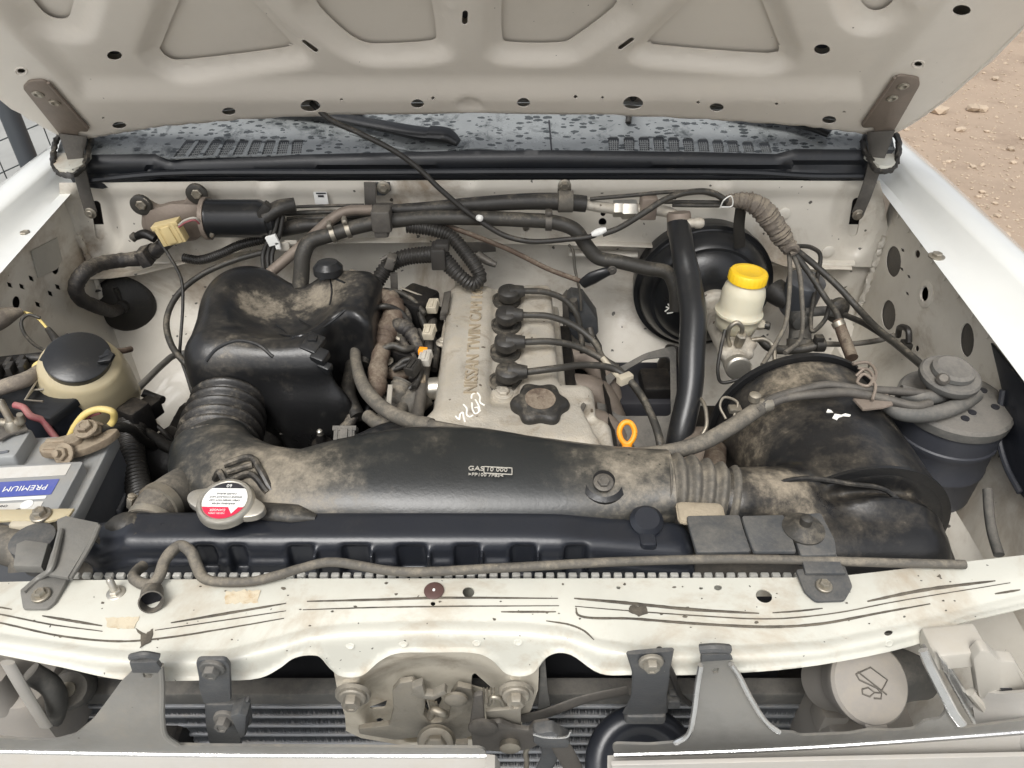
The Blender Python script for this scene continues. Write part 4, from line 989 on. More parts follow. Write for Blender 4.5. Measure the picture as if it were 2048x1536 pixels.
# upper radiator hose and clamp
uh = [V(300, 1046, z=.975), V(318, 1012, z=.978), V(350, 988, z=.972), V(400, 950, z=.945), V(470, 905, z=.90), V(600, 850, z=.86), V(720, 830, z=.86)]
thing('radiator_hose', 'dusty grey upper radiator hose marked 60 curving under the intake duct', 'hose',
      [Pc('tube', tube(uh, [.024, .024, .025, .022, .021, .02, .02], 20, 8), 'hoseg'), clamp(V(322, 1010, z=.978), uh[2] - uh[1], .0255, .010, sdir_=(-1, -.1, .3)),
       clamp(V(304, 1040, z=.975), uh[1] - uh[0], .0245, .008, screw=False), Pc('lettering', text('60', V(386, 1000, z=.999), (1, .1, 0), (-.1, 1, 0), .008, .0006), 'hoseg')])
# overflow pipe along the panel
op = [V(286, 1132, z=.985), V(274, 1143, z=.990), V(272, 1158, z=1.004), V(286, 1168, z=1.006), V(308, 1166, z=1.008), V(322, 1148, z=1.012), V(328, 1122, z=1.016), V(342, 1102, z=1.018), V(362, 1094, z=1.018), V(382, 1103, z=1.016), V(392, 1130, z=1.010), V(402, 1152, z=1.008), V(422, 1165, z=1.007),
      V(500, 1165, z=1.007), V(556, 1153, z=1.007), V(604, 1135, z=1.007), V(660, 1129, z=1.007), V(800, 1141, z=1.007), V(1000, 1139, z=1.007), V(1250, 1124, z=1.007), V(1500, 1119, z=1.008), V(1750, 1124, z=1.008), V(1930, 1129, z=1.007)]
rad = [.0056] * 12 + [.0047] * 11
hose('overflow_pipe', 'thin dusty grey pipe with a hooked end running along the front panel edge', op, rad, 'hoseg', 'pipe', 12, 8)
def foot_bracket(name, label, poly, bolts, mat, extra=()):
    thing(name, label, 'bracket', [Pc('plate', plate(poly, .003, .001, z=1.004, rnd=.003), mat)] + [Pc('bolt', bolt(V(a, b, z=1.009), Z_, r, .006), 'steel') for a, b, r in bolts] + list(extra))
lb = [Pc('riser', plate([(116, 1044), (134, 1036), (200, 1050), (182, 1088), (138, 1160), (92, 1152), (104, 1112), (118, 1078)], .004, .0012, z=1.012), 'bracketg'),
      Pc('stop_block', plate([(40, 1100), (58, 1092), (104, 1098), (90, 1146), (34, 1144)], .010, .0015, z=.998), 'bracketg'),
      Pc('flange', tube([V(122, 1060, z=1.018), V(112, 1100, z=1.020), V(100, 1140, z=1.018), V(78, 1156, z=1.008), V(46, 1184, z=1.008)], .003, 8, 6), 'bracketg'), Pc('flange', tube([V(198, 1052, z=1.014), V(182, 1088, z=1.014), V(140, 1158, z=1.012)], .0025, 8, 6), 'bracketg')]
foot_bracket('radiator_bracket', 'dusty dark angled radiator bracket beside the battery', [(42, 1184), (86, 1151), (137, 1160), (112, 1208), (96, 1221), (48, 1221)], ((82, 1190, .0055), (158, 1064, .0085)), 'bracketg', lb)
rb = [Pc('cover', J(plate([(1372, 1036), (1478, 1034), (1486, 1062), (1502, 1108), (1392, 1110), (1378, 1062)], .004, .0015, z=1.008, rnd=.003), plate([(1482, 1036), (1566, 1034), (1580, 1070), (1592, 1108), (1506, 1108), (1490, 1064)], .004, .0015, z=1.012, rnd=.003)), 'bracket'),
      Pc('end_plate', plate([(1572, 1034), (1640, 1030), (1668, 1084), (1672, 1114), (1600, 1116), (1586, 1076)], .004, .0015, z=1.011, rnd=.003), 'bracket'),
      Pc('lug', plate([(1600, 1112), (1672, 1112), (1690, 1150), (1610, 1150)], .003, .001, z=1.008), 'bracket'),
      Pc('rubber_mount', lathe([(.021, 0), (.021, .003), (.014, .006), (.010, .009), (.006, .010), (.006, .018), (.003, .020)], V(1606, 1060, z=1.014), Z_, 26), 'rubberd')]
foot_bracket('radiator_bracket', 'dusty folded radiator bracket below the round air cleaner', [(1590, 1142), (1688, 1134), (1704, 1176), (1688, 1204), (1630, 1206), (1608, 1186)], ((1648, 1172, .005),), 'bracket', rb)

# ================================================================ intake: resonator, bellows, duct, air cleaner
rc = V(552, 650, z=.97)
def reso(P):
    d = sd_box(P, (-.335, .895, .955), (.112, .105, .085), .045)
    d = smin(d, sd_ell(P, (-.395, .955, 1.005), (.060, .075, .050)), .03)
    d = smin(d, sd_box(P, (-.250, .925, .985), (.055, .085, .058), .03), .025)
    d = smin(d, sd_cap(P, V(470, 690, z=.985), V(462, 752, z=.962), .047, .045), .02)
    d = smin(d, sd_box(P, (-.27, .84, .88), (.06, .06, .09), .03), .03)
    d = smax(d, -sd_ell(P, V(566, 578, z=1.055), (.078, .095, .050), (1, .25, 0), (-.25, 1, 0)), .022)
    d = smax(d, -sd_box(P, V(720, 745, z=.97), (.05, .035, .10), .02, (1, -.4, 0), (.4, 1, 0)), .015)
    return d
rg = nets(reso, (-.47, .72, .77), (-.17, 1.04, 1.075), .0036)
rp = [Pc('chamber', rg, 'black', smooth=70)]
ch = [hit(reso, a, b) for a, b in ((626, 688), (640, 712), (650, 734))]
rp.append(Pc('clip', J(box(ch[0], (.024, .030, .010), (1, -.35, -.2), (.35, 1, .3), .002), box(ch[1], (.020, .020, .012), (1, -.35, -.2), (.35, 1, .3), .002), box(ch[2], (.018, .012, .012), (1, -.35, -.2), (.35, 1, .3), .002), box(ch[0] + (0, .004, .006), (.012, .012, .006), bev=.001)), 'blackc'))
for pts in (((378, 640), (400, 672), (440, 690)), ((552, 650), (572, 664), (586, 676)), ((600, 640), (622, 652), (642, 668)), ((560, 668), (600, 672), (650, 652), (690, 620)), ((640, 560), (662, 556), (690, 566)), ((658, 548), (664, 580), (660, 610))):
    q = [hit(reso, *p) for p in pts]
    if all(x is not None for x in q): rp.append(Pc('moulded_ridge', tube(q, .0018, 6, 6), 'blackc'))
rp.append(Pc('vacuum_cap', J(lathe([(.022, 0), (.022, .010), (.015, .018), (.004, .019)], V(655, 532, y=.985) - Z_ * .012, unit((0, .1, 1)), 20)), 'blackc'))
rp.append(Pc('side_lug', J(box(V(715, 560, z=1.02), (.045, .03, .012), bev=.004), tube([V(700, 545, z=1.03), V(740, 560, z=1.02), V(738, 600, z=.99), V(715, 640, z=.98)], .006, 8)), 'black'))
rp.append(Pc('rim_bead', tube([hit(reso, a, b) for a, b in ((412, 722), (436, 696), (476, 682), (516, 690), (546, 714))], .0026, 8, 6), 'blackc'))
thing('air_resonator', 'dusty black moulded air chamber with a scooped top over the intake manifold', 'air chamber', rp)
bp = [V(480, 730, z=.960), V(464, 790, z=.950), V(446, 855, z=.946), V(430, 918, z=.946)]
bpc = bp
bel = tube(bp, [.046, .0505, .054, .053], 40, 10, rib=(.0105, .0195, .9))
cl1 = clamp(bp[0] + (bp[1] - bp[0]) * .12, bp[1] - bp[0], .0475, .008, screw=False, mat='steeld')
sc = V(542, 748, z=.985)
scr = Pc('clamp_screw', J(bolt(sc + Z_ * .008, Z_, .006, .006), lathe([(.003, -.05), (.003, .008)], sc, unit((.05, .12, 1)), 10), box(sc, (.022, .012, .003), bev=.0005), box(V(548, 778, z=.95), (.014, .008, .02), bev=.002)), 'steel')
thing('intake_bellows', 'ribbed black rubber intake bellows clamped to the air chamber', 'bellows', [Pc('bellows', bel, 'bellowm', smooth=80), cl1, scr])
dp = [(431, 912, .948, .051, .050), (434, 930, .954, .054, .047), (460, 954, .966, .054, .042), (520, 978, .978, .052, .038), (600, 985, .982, .050, .036), (700, 972, .985, .058, .036), (820, 963, .987, .066, .036), (950, 964, .987, .066, .036), (1080, 975, .985, .058, .036), (1200, 983, .982, .052, .038), (1290, 984, .980, .048, .042), (1335, 984, .980, .046, .044)]
dg = tube([V(a, b, z=c) for a, b, c, r, f in dp], [q[3] for q in dp], 40, 10, flat=[q[4] for q in dp], upv=(0, -.35, 1), power=2.5)
em = [Pc('lettering', text(s, V(a, b, z=zz), (1, -.06, 0), (.06, 1, 0), sz, .0008, 'LEFT'), 'patch', smooth=0) for s, a, b, sz, zz in (('GAS', 936, 937, .0095, 1.0235), ('10 000', 972, 939, .0085, 1.0235), ('>PP100 7P8S<', 936, 949, .0065, 1.0235))]
fr_ = [(968, 933), (1024, 936), (1024, 949), (968, 946)]
em.append(Pc('date_frame', J(*[tube([V(*a, z=1.0235), V(*b, z=1.0235)], .0006, 5, smooth=False) for a, b in zip(fr_, fr_[1:] + fr_[:1])]), 'patch'))
hook = Pc('hose_hook', J(tube([V(430, 958, z=1.006), V(440, 945, z=1.018), V(452, 962, z=1.012), V(500, 948, z=1.018), V(535, 985, z=1.008)], .004, 8, 6), tube([V(448, 930, z=1.02), V(500, 915, z=1.022), V(520, 940, z=1.02), V(545, 985, z=1.006)], .004, 8, 6), tube([V(455, 945, z=1.016), V(505, 930, z=1.02)], .0035, 8, 6)), 'black')
boss_ = Pc('mount_boss', J(lathe([(.026, -.012), (.026, .002), (.020, .004), (.018, -.002), (.012, -.002), (.012, .006), (.004, .007)], V(1207, 965, z=1.012), unit((0, -.25, 1)), 28)), 'black', [Pc('bolt', bolt(V(1207, 965, z=1.020), unit((0, -.25, 1)), .007, .005), 'steeld')])
rib_ = [Pc('panel_rib', tube([V(a, 1046, z=.955), V(a + 4, 1010, z=1.0), V(a + 6, 985, z=1.016)], .0022, 6, 5), 'duct') for a in (1100, 1150, 1190, 1225)]
slotp = [Pc('side_recess', plate([(a, 1003), (b, 1006), (b - 6, 1040), (a + 6, 1038)], .004, .002, y=.556, rnd=.006), 'duct') for a, b in ((735, 900), (975, 1120))]
thing('intake_duct', 'long dusty black air duct with moulded markings running behind the radiator', 'duct', [Pc('duct', dg, 'duct', smooth=70), hook, boss_] + em)
b2 = [V(1322, 984, z=.980), V(1370, 988, z=.978), V(1420, 996, z=.975), V(1470, 1006, z=.972)]
thing('snorkel_bellows', 'dust caked ribbed rubber bellows joining the duct to the air cleaner snorkel', 'bellows',
      [Pc('bellows', tube(b2, [.047, .046, .044, .042], 36, 10, rib=(.007, .0155, .8)), 'hoseg', smooth=80), Pc('strap', box(V(1402, 1024, z=1.008), (.050, .03, .004), (1, -.05, 0), Y_, .006), 'caked')])
# air cleaner (drum along y)
AC = np.array((.400, .815, .895)); AF = np.array((.412, .600, .895))
def drum(P):
    d = sd_cyl(P, AC, AF, .113, .012)
    d = smin(d, sd_cyl(P, AF, AF - (0, .045, 0), .098, .04), .012)
    sn0, sn1 = V(1470, 1006, z=.972), np.array((.315, .60, .955))
    d = smin(d, sd_cap(P, sn0, sn1, .040, .044), .02)
    vol = sd_box(P, (.385, .562, .915), (.105, .055, .058), .045); d = smin(d, vol, .012)
    d = smin(d, sd_box(P, (.415, .575, .86), (.100, .055, .07), .04), .02)
    return d
dr = nets(drum, (.22, .48, .76), (.53, .84, 1.02), .0042)
ax_ = unit(AC - AF)
rims = [Pc('lid_rim', lathe([(.114, -.004), (.1185, -.004), (.1195, 0), (.1185, .004), (.114, .004)], AC, ax_, 64), 'black'),
        Pc('front_bead', lathe([(.111, -.003), (.1155, -.002), (.1155, .002), (.111, .003)], AF + (0, .004, 0), ax_, 64), 'black')]
vb = Pc('volute_bead', tube([V(1500, 990, z=1.0), V(1560, 965, z=1.0), V(1620, 957, z=1.0), V(1700, 968, z=.998), V(1770, 980, z=.990), V(1812, 1015, z=.975)], .003, 8, 8), 'black')
clip = Pc('lid_clip', J(tube([V(1452, 838, z=.965), V(1440, 812, z=.972), V(1448, 795, z=.978), V(1475, 805, z=.98), V(1468, 832, z=.97)], .0018, 8), box(V(1470, 818, z=.975), (.016, .012, .006), bev=.001)), 'steel')
pmark = Pc('white_paint_mark', J(*[prism(np.array(q) * .001, hit(drum, a, b), unit((1, 0, -.08)), unit((0, 1, .05)), .0016) for q, a, b in (([(-9, -5), (-4, 2), (4, 1), (10, 4), (16, 2), (14, -2), (6, -1), (-1, -4), (-4, -8)], 1676, 832), ([(-3, -2), (0, 3), (4, 1), (5, -3)], 1656, 823))]), 'whitep', smooth=0)
thing('air_cleaner', 'large dusty black drum shaped air cleaner with a snorkel on its front end', 'air cleaner', [Pc('drum', dr, 'drumm', [pmark], smooth=70), clip, vb] + rims)

# ================================================================ charcoal canister with its valve
cn = V(1912, 798, z=.985)
cyl = lathe([(.062, -.150), (.066, -.146), (.066, -.098), (.0675, -.096), (.0675, -.092), (.066, -.090), (.066, -.055), (.0678, -.052), (.0678, -.046), (.066, -.044), (.066, -.010), (.060, -.008)], cn, Z_, 56)
lid = lathe([(.069, -.016), (.0695, -.012), (.0695, -.004), (.066, 0), (.050, .002), (.012, .003), (.001, .003)], cn, Z_, 56)
subs = [Pc('drain_hole', lathe([(.005, 0), (.005, .002), (.002, .002)], V(a, b, z=.987), Z_, 14), 'ink_and_shade') for a, b in ((1966, 782), (1944, 826), (1930, 838), (1990, 815))]
vc = V(1900, 752, z=1.022)
valve = [Pc('valve_body', J(lathe([(.018, -.034), (.018, -.012), (.034, -.008), (.0365, -.004), (.0365, .002), (.034, .005), (.025, .006)], vc, unit((0, -.1, 1)), 40)), 'canlid', [Pc('valve_cap', lathe([(.024, .005), (.026, .008), (.025, .013), (.020, .016), (.016, .015), (.001, .016)], vc, unit((0, -.1, 1)), 36), 'canlid'), Pc('nipple', lathe([(.007, 0), (.008, .004), (.005, .008)], V(1885, 760, z=1.030), unit((-.3, -.5, .8)), 14), 'steeld')])]
pipes = [Pc('outlet_pipe', tube(p, .010, 14, 8), 'canlid') for p in ([V(1950, 790, z=.992), V(1915, 812, z=.998), V(1860, 828, z=.998), V(1800, 825, z=.998), V(1765, 800, z=1.0)], [V(1888, 790, z=1.0), V(1850, 795, z=1.004), V(1800, 785, z=1.006)])]
thing('charcoal_canister', 'dark grey cylindrical canister with banded sides and a round valve on its lid', 'canister', [Pc('case', cyl, 'canister'), Pc('lid', lid, 'canlid', subs)] + valve + pipes)

# ================================================================ engine
ZC = .985
def cover(P):
    d = sd_box(P, (-.064, .885, .950), (.038, .172, .034), .018)
    d = smin(d, sd_box(P, (.038, .890, .947), (.026, .166, .036), .012), .006)
    d = smin(d, sd_box(P, (-.008, .890, .940), (.060, .168, .033), .008), .004)
    d = smin(d, sd_box(P, (-.016, .88, .915), (.094, .188, .018), .006), .006)
    fr = sd_box(P, (-.004, .712, .925), (.100, .046, .055), .02); d = smin(d, fr, .01)
    d = smin(d, sd_box(P, (.055, .735, .940), (.055, .065, .042), .018), .012)
    d = smin(d, sd_box(P, (-.066, .700, .930), (.045, .05, .05), .02, (1, .25, 0), (-.25, 1, 0)), .012)
    d = smin(d, sd_box(P, (.100, .700, .90), (.03, .05, .06), .015), .015)
    d = smax(d, -sd_box(P, V(1195, 830, z=.985), (.012, .03, .03), .008, (1, .3, 0), (-.3, 1, 0)), .006)
    return d
cv = nets(cover, (-.125, .635, .880), (.145, 1.085, .998), .003)
tl = Pc('embossed_lettering', text('NISSAN TWIN CAM 16V', (-.054, .905, .9832), Y_, -X_, .0255, .0034, 'CENTER', 1.02), 'alud', smooth=0)
# hand written white strokes on the front of the cover
S_ = .1953
def hw(*p): return [hit(cover, 860 + a * S_, 560 + b * S_) + Z_ * .0004 for a, b in p]
strokes = [hw((262, 1395), (285, 1420), (310, 1432)), hw((300, 1432), (312, 1372), (335, 1356), (345, 1400), (358, 1455)), hw((343, 1275), (378, 1318), (378, 1382), (408, 1402), (440, 1385)),
           hw((430, 1258), (438, 1330), (465, 1370), (500, 1350), (488, 1305), (455, 1310)), hw((465, 1225), (500, 1290), (512, 1345)), hw((425, 1215), (432, 1175), (478, 1155), (512, 1195), (515, 1255), (560, 1285))]
chalk = Pc('white_handwriting', J(*[tube(s, .0012, 6, 8, flat=.0006, upv=Z_) for s in strokes]), 'whitep')
def seatring(c): return lathe([(.0235, -.003), (.0245, 0), (.0235, .004), (.020, .005), (.0185, .003), (.013, .003), (.012, .006), (.008, .007)], c, Z_, 36)
seats = [(1013, 602), (1012, 652), (1009, 706), (1010, 766)]
ocap = V(1080, 806, z=.992)
oc = lathe([(.028, -.012, .02), (.034, -.010, .10), (.035, -.002, .10), (.033, .003, .10), (.029, .006, .07), (.022, .006, 0), (.020, .0075, 0), (.001, .0075, 0)], ocap, unit((.03, -.08, 1)), 84, lobes=6)
fb = Pc('cover_bolt', J(bolt(V(1007, 787, z=.978), Z_, .0085, .007), lathe([(.017, -.004), (.016, .001), (.010, .002)], V(1007, 787, z=.976), Z_, 24)), 'alu')
hang = Pc('lifting_bracket', J(plate([(1112, 852), (1118, 835), (1145, 820), (1160, 800), (1172, 812), (1160, 838), (1135, 848), (1128, 870), (1114, 872)], .003, .001, z=.978)), 'steeld')
side = [Pc('side_bracket', J(plate([(886, 655), (900, 620), (912, 560), (922, 562), (914, 640), (900, 690), (880, 694)], .004, .001, z=.955)), 'alu', [Pc('bolt', bolt(V(886, 685, z=.962), Z_, .007, .006), 'alu')])]
thing('engine', 'dusty cast aluminium twin cam engine cover with embossed lettering', 'engine',
      [Pc('cam_cover', cv, 'alu', [tl, chalk], smooth=50), fb, hang] + side +
      [Pc('cylinder_head', box((-.01, .87, .845), (.22, .40, .10), bev=.01), 'dark'), Pc('engine_block', box((-.01, .86, .66), (.26, .44, .28), bev=.02), 'dark'),
       Pc('timing_cover', box((-.0, .665, .80), (.24, .03, .22), bev=.01), 'alu')])
thing('oil_filler_cap', 'black scalloped oil filler cap with a dusty top on the engine cover', 'oil cap', [Pc('cap', oc, 'rubber', [Pc('dusty_centre', lathe([(.0195, .0076), (.0195, .0082), (.004, .0084), (.003, .0070)], ocap, unit((.03, -.08, 1)), 30), 'tapebr')])])
caps = [(1018, 586), (1014, 630), (1013, 684), (1017, 744)]
wires = [[(1048, 582, 1.004), (1090, 584, 1.0), (1130, 600, .985), (1153, 628, .965), (1161, 662, .94), (1165, 705, .92)],
         [(1046, 630, 1.004), (1100, 633, 1.0), (1152, 654, .985), (1190, 686, .97), (1206, 716, .962), (1235, 735, .955)],
         [(1050, 684, 1.004), (1100, 683, 1.002), (1150, 692, .99), (1195, 713, .975), (1240, 742, .965), (1280, 790, .955), (1312, 850, .945), (1328, 915, .93), (1330, 970, .90)],
         [(1055, 744, 1.004), (1110, 737, 1.004), (1180, 730, .99), (1232, 740, .975), (1272, 775, .965), (1302, 830, .955), (1320, 890, .94), (1322, 960, .90)]]
nth = ('farthest back on the cover', 'second from the firewall', 'third from the firewall', 'beside the oil filler cap')
for k in range(4):
    s = V(*seats[k], z=.974); c = V(*caps[k], z=1.003)
    w = [V(a, b, z=q) for a, b, q in wires[k]]
    neckp = tube([s + Z_ * .002, s + (c - s) * .5, c], [.013, .010, .012], 18, 6)
    thing('spark_plug_lead', 'grey rubber plug boot and ignition lead, ' + nth[k], 'ignition lead',
          [Pc('seal', seatring(s), 'rubberd'), Pc('boot', J(neckp, lathe([(.012, -.012), (.0165, -.007), (.0175, 0), (.0165, .005), (.012, .0085), (.002, .009)], c, unit((0, -.12, 1)), 32), tube([c, c + (w[0] - c) * .6, w[0]], [.013, .0105, .0085], 16, 6)), 'rubber'),
           Pc('lead', tube(w, .0048, 12, 8), 'rubberd')])
thing('lead_separator', 'small tan plastic clip holding the ignition leads together', 'clip', Pc('c', J(box(V(1250, 757, z=.972), (.022, .012, .012), (1, .6, 0), (-.6, 1, 0), .002), tube([V(1205, 716, z=.98), V(1225, 740, z=.972), V(1245, 762, z=.968)], .004, 8)), 'connw'))
# dipstick
ring_c = V(1254, 866, y=.69); uu, ww = X_, unit((0, .62, .79))
t = np.linspace(0, 2 * np.pi, 28)
rp_ = [ring_c + X_ * .0095 * math.cos(a) * (1 - .18 * max(0, -math.sin(a))) + ww * .0135 * math.sin(a) for a in t]
thing('dipstick', 'orange loop handled oil dipstick beside the engine cover', 'dipstick', [Pc('loop', tube(rp_, .0035, 10, 3, caps=False), 'orange'), Pc('stem', tube([ring_c - ww * .014, ring_c - ww * .024, ring_c - ww * .034], [.0065, .006, .0045], 12, 6), 'orange'), Pc('tube', tube([ring_c - ww * .032, ring_c - ww * .06 + (0, 0, -.01), ring_c + (-.01, .0, -.16)], .006, 10, 6), 'dark')])

# ================================================================ battery
bw = unit((-.0785, 1, 0)); bu = unit((1, .0785, 0)); bc = V(230, 868, z=.975)
def BP(a, b, z): return np.array((*(bc + bu * a + bw * b)[:2], z))           # a to the right, b to the rear, from the rear right corner
case = J(prism([(-.245, -.172), (-.002, -.172), (-.002, 0), (-.245, 0)], BP(0, 0, .79) * (1, 1, 1), bu, bw, .168, .003))
top = prism(rrect(.247, .176, .004, 3, (-.1225, -.086)), BP(0, 0, .956), bu, bw, .019, .003)
lab_ = prism(rrect(.235, .112, .004, 3, (-.1275, -.119)), BP(0, 0, .975), bu, bw, .015, .002)
lidb = prism(rrect(.150, .050, .004, 3, (-.165, -.030)), BP(0, 0, .975), bu, bw, .020, .003)
groove = tube([BP(-.235, -.012, .9955), BP(-.15, -.012, .9955), BP(-.128, -.020, .9955), BP(-.128, -.05, .9955)], .0018, 6, 6)
ribs = [Pc('side_rib', J(box(BP(.001, b, .90) , (.004, .04, .007), bu, bw, .001), box(BP(.002, b - .017, .90), (.005, .005, .011), bu, bw, .001), box(BP(.002, b + .017, .90), (.005, .005, .011), bu, bw, .001)), 'battd') for b in (-.045, -.135)]
pr = []
def lp(a0, a1, b0, b1, mat, nm): return Pc(nm, prism(rrect(a1 - a0, b1 - b0, .001, 2, ((a0 + a1) / 2, (b0 + b1) / 2)), BP(0, 0, .9903), bu, bw, .0004), mat, smooth=0)
pr += [lp(-.235, -.022, -.086, -.068, 'label', 'pale_band'), lp(-.235, -.026, -.116, -.092, 'blue', 'blue_band'), lp(-.235, -.030, -.122, -.1175, 'white', 'white_line'), lp(-.235, -.030, -.156, -.126, 'label', 'pale_band')]
def bt(s, a, b, sz, mat): return Pc('lettering', text(s, BP(a, b, .9909), -bu, -bw, sz, .0003, 'LEFT', 1.05), mat, smooth=0)
pr += [bt('PREMIUM', -.034, -.104, .0112, 'white'), bt('CHARGED', -.066, -.1305, .0042, 'ink_and_shade'), bt('CHARGE BATTERY', -.066, -.1375, .0042, 'ink_and_shade'), bt('REPLACE', -.062, -.146, .0042, 'ink_and_shade'), bt('BATTERY', -.062, -.151, .0042, 'ink_and_shade')]
pr += [Pc('indicator', lathe([(r, 0), (r, .0006), (r * .5, .0007)], BP(a, b, .9907), Z_, 20), m) for a, b, r, m in ((-.046, -.130, .0065, 'white'), (-.052, -.139, .0034, 'ink_and_shade'), (-.056, -.149, .0034, 'ink_and_shade'))]
vents = [Pc('vent_notch', J(tube([BP(a, b, .9955), BP(a - .010, b - .002, .9955)], .0018, 8, smooth=False)), 'battd') for a, b in ((-.098, -.010), (-.100, -.046))]
thing('battery', 'grey car battery with a blue PREMIUM label on its top', 'battery',
      [Pc('case', case, 'battd', ribs), Pc('lid', top, 'batt'), Pc('label_block', lab_, 'batt', pr), Pc('vent_cover', lidb, 'batt', vents + [Pc('groove', groove, 'battd')])])
tc = V(146, 886, z=.992)
cl = J(prism(smoothpoly(np.array([(-.034, -.012), (-.016, -.018), (.006, -.018), (.024, -.010), (.040, .004), (.046, .020), (.034, .020), (.024, .008), (.012, .014), (-.012, .014), (-.034, .004)]), 3), tc - Z_ * .008, bu, bw, .010, .002))
thing('battery_terminal', 'tan oxidised battery terminal clamp with two bolts', 'terminal',
      [Pc('clamp', cl, 'brass'), Pc('post', lathe([(.0105, -.01), (.0100, .006), (.009, .008), (.002, .008)], tc + bu * .002, Z_, 26), 'brass'),
       Pc('bolt', J(lathe([(.0072, -.006), (.0072, .010), (.006, .011)], V(172, 862, z=.998), unit((0, -.2, 1)), 16), bolt(V(172, 858, z=1.008), unit((0, -.2, 1)), .0088, .009)), 'brass'),
       Pc('jaw', J(box(V(116, 886, z=.990), (.026, .008, .012), bu, bw, .002), box(V(112, 900, z=.990), (.026, .008, .012), bu, bw, .002)), 'brass'),
       Pc('nut', J(bolt(V(190, 862, z=.995), unit((.5, -.5, .7)), .0078, .009)), 'brass'), Pc('clamp_bolt', J(bolt(V(128, 908, z=.994), unit((-.2, -.7, .7)), .0085, .008), lathe([(.0045, 0), (.0045, .014), (.003, .015)], V(128, 908, z=.994), unit((-.2, -.7, .7)), 12)), 'brass')])
hose('battery_cable', 'black battery cable leaving the oxidised terminal', [V(196, 862, z=.995), V(230, 856, z=.985), V(262, 858, z=.965), V(290, 880, z=.92), V(330, 905, z=.86)], .0062, 'rubber', 'cable')
hose('yellow_wire', 'yellow and pink looped wire above the battery terminal', [V(140, 872, z=.985), V(152, 850, z=1.0), V(172, 826, z=1.018), V(198, 818, z=1.02), V(222, 824, z=1.015), V(230, 838, z=1.0), V(216, 856, z=.99)], .0042, 'yelw', 'wire')
hose('pink_wire', 'pink wire running beside the yellow loop at the battery', [V(146, 874, z=.982), V(158, 852, z=.996), V(176, 832, z=1.010), V(200, 824, z=1.014)], .0028, 'redw', 'wire')
hose('red_cable', 'faded red battery cable crossing behind the battery', [V(30, 810, z=1.0), V(48, 815, z=1.0), V(62, 832, z=.995), V(85, 842, z=.985), V(100, 858, z=.975), V(112, 876, z=.965)], .0042, 'redw', 'cable')
thing('battery_clamp', 'cream battery hold down bar with a bolt through its folded end', 'bracket',
      [Pc('bar', J(plate([(-80, 1022), (20, 1022), (150, 1020), (140, 1034), (100, 1046), (20, 1044), (-80, 1050)], .003, .001, z=.998)), 'cream'), Pc('leg', J(box(V(66, 1075, z=.975), (.03, .012, .05), bev=.003), box(V(100, 1070, z=.97), (.025, .004, .045), bev=.001)), 'connw'),
       Pc('bolt', bolt(V(82, 1030, z=1.002), Z_, .0068, .008), 'steel')])
wn_ = V(22, 842, z=1.012)
thing('wing_nut', 'grey wing nut on the battery hold down rod', 'nut', [Pc('rod', lathe([(.0045, -.10), (.0045, .028), (.003, .030)], wn_, unit((-.1, .1, 1)), 14), 'steel'), Pc('wings', J(lathe([(.010, -.012), (.009, -.002), (.006, .002)], wn_, Z_, 16), tube([wn_ - Z_ * .004, wn_ + (.012, 0, 0), wn_ + (.016, -.002, .012)], [.005, .005, .0035], 10), tube([wn_ - Z_ * .004, wn_ + (-.012, -.002, .0), wn_ + (-.018, -.004, .006)], [.005, .005, .0035], 10)), 'steel'), Pc('washer', plate([(-20, 868), (10, 852), (50, 848), (58, 862), (20, 872), (0, 884)], .003, .001, z=.999), 'steeld')])
thing('ground_strap_hose', 'blurred grey hose and bracket stack below the battery corner', 'hose',
      [Pc('tube', tube([V(-60, 1080, z=.985), V(20, 1092, z=.98), V(60, 1112, z=.975), V(62, 1140, z=.965)], .020, 16), 'hoseg'), Pc('sleeve', lathe([(.020, -.02), (.022, .0), (.022, .016), (.015, .018)], V(76, 1098, z=.985), Z_, 20), 'bracket')])

# ================================================================ power steering reservoir
pa, pb_ = V(158, 722, z=1.020), V(186, 800, z=.930)
ax = unit(pa - pb_); prf = [pb_ + ax * q for q in (-.012, 0, .02, .05, .075, .092, .100)]
body = tube(prf, [.056, .0605, .0615, .059, .055, .049, .040], 44, 4, flat=[.054, .058, .059, .056, .052, .046, .038], upv=Y_)
cpu = frame(ax, Y_)
capr = J(lathe([(.0385, -.030), (.0400, -.028), (.0392, -.001), (.0395, .001), (.0395, .004), (.037, .006), (.001, .0065)], pa + ax * .006, ax, 48), prism([(.030, -.010), (.046, -.007), (.048, .004), (.036, .012)], pa + ax * .007, X_, unit(np.cross(ax, X_)), .005, .001), prism([(-.030, .010), (-.044, .007), (-.046, -.006), (-.034, -.012)], pa + ax * .007, X_, unit(np.cross(ax, X_)), .005, .001))
thing('power_steering_reservoir', 'yellowed translucent fluid reservoir with a wide black cap', 'reservoir',
      [Pc('tank', body, 'cream', smooth=60), Pc('cap', capr, 'blackc', [Pc('grip_rib', J(*[tube([pa + ax * .0128 + X_ * s * .030 - Y_ * .004, pa + ax * .0128 + X_ * s * .040 + Y_ * .003], .0016, 6, smooth=False) for s in (-1, 1)]), 'blackc')]),
       Pc('seam', tube([pb_ - ax * .004 + np.array((math.cos(a) * .0612, math.sin(a) * .0588, 0)) for a in np.linspace(0, 6.283, 40)], .0016, 6, 2, caps=False), 'cream'),
       Pc('outlet', lathe([(.012, -.03), (.014, 0), (.012, .01)], V(92, 770, z=.965), unit((-1, -.2, -.2)), 18), 'cream'),
       Pc('mounting_strap', tube([V(110, 842, z=.93), V(150, 838, z=.925), V(185, 822, z=.925)], .006, 8, flat=.003, upv=Z_), 'steeld')])
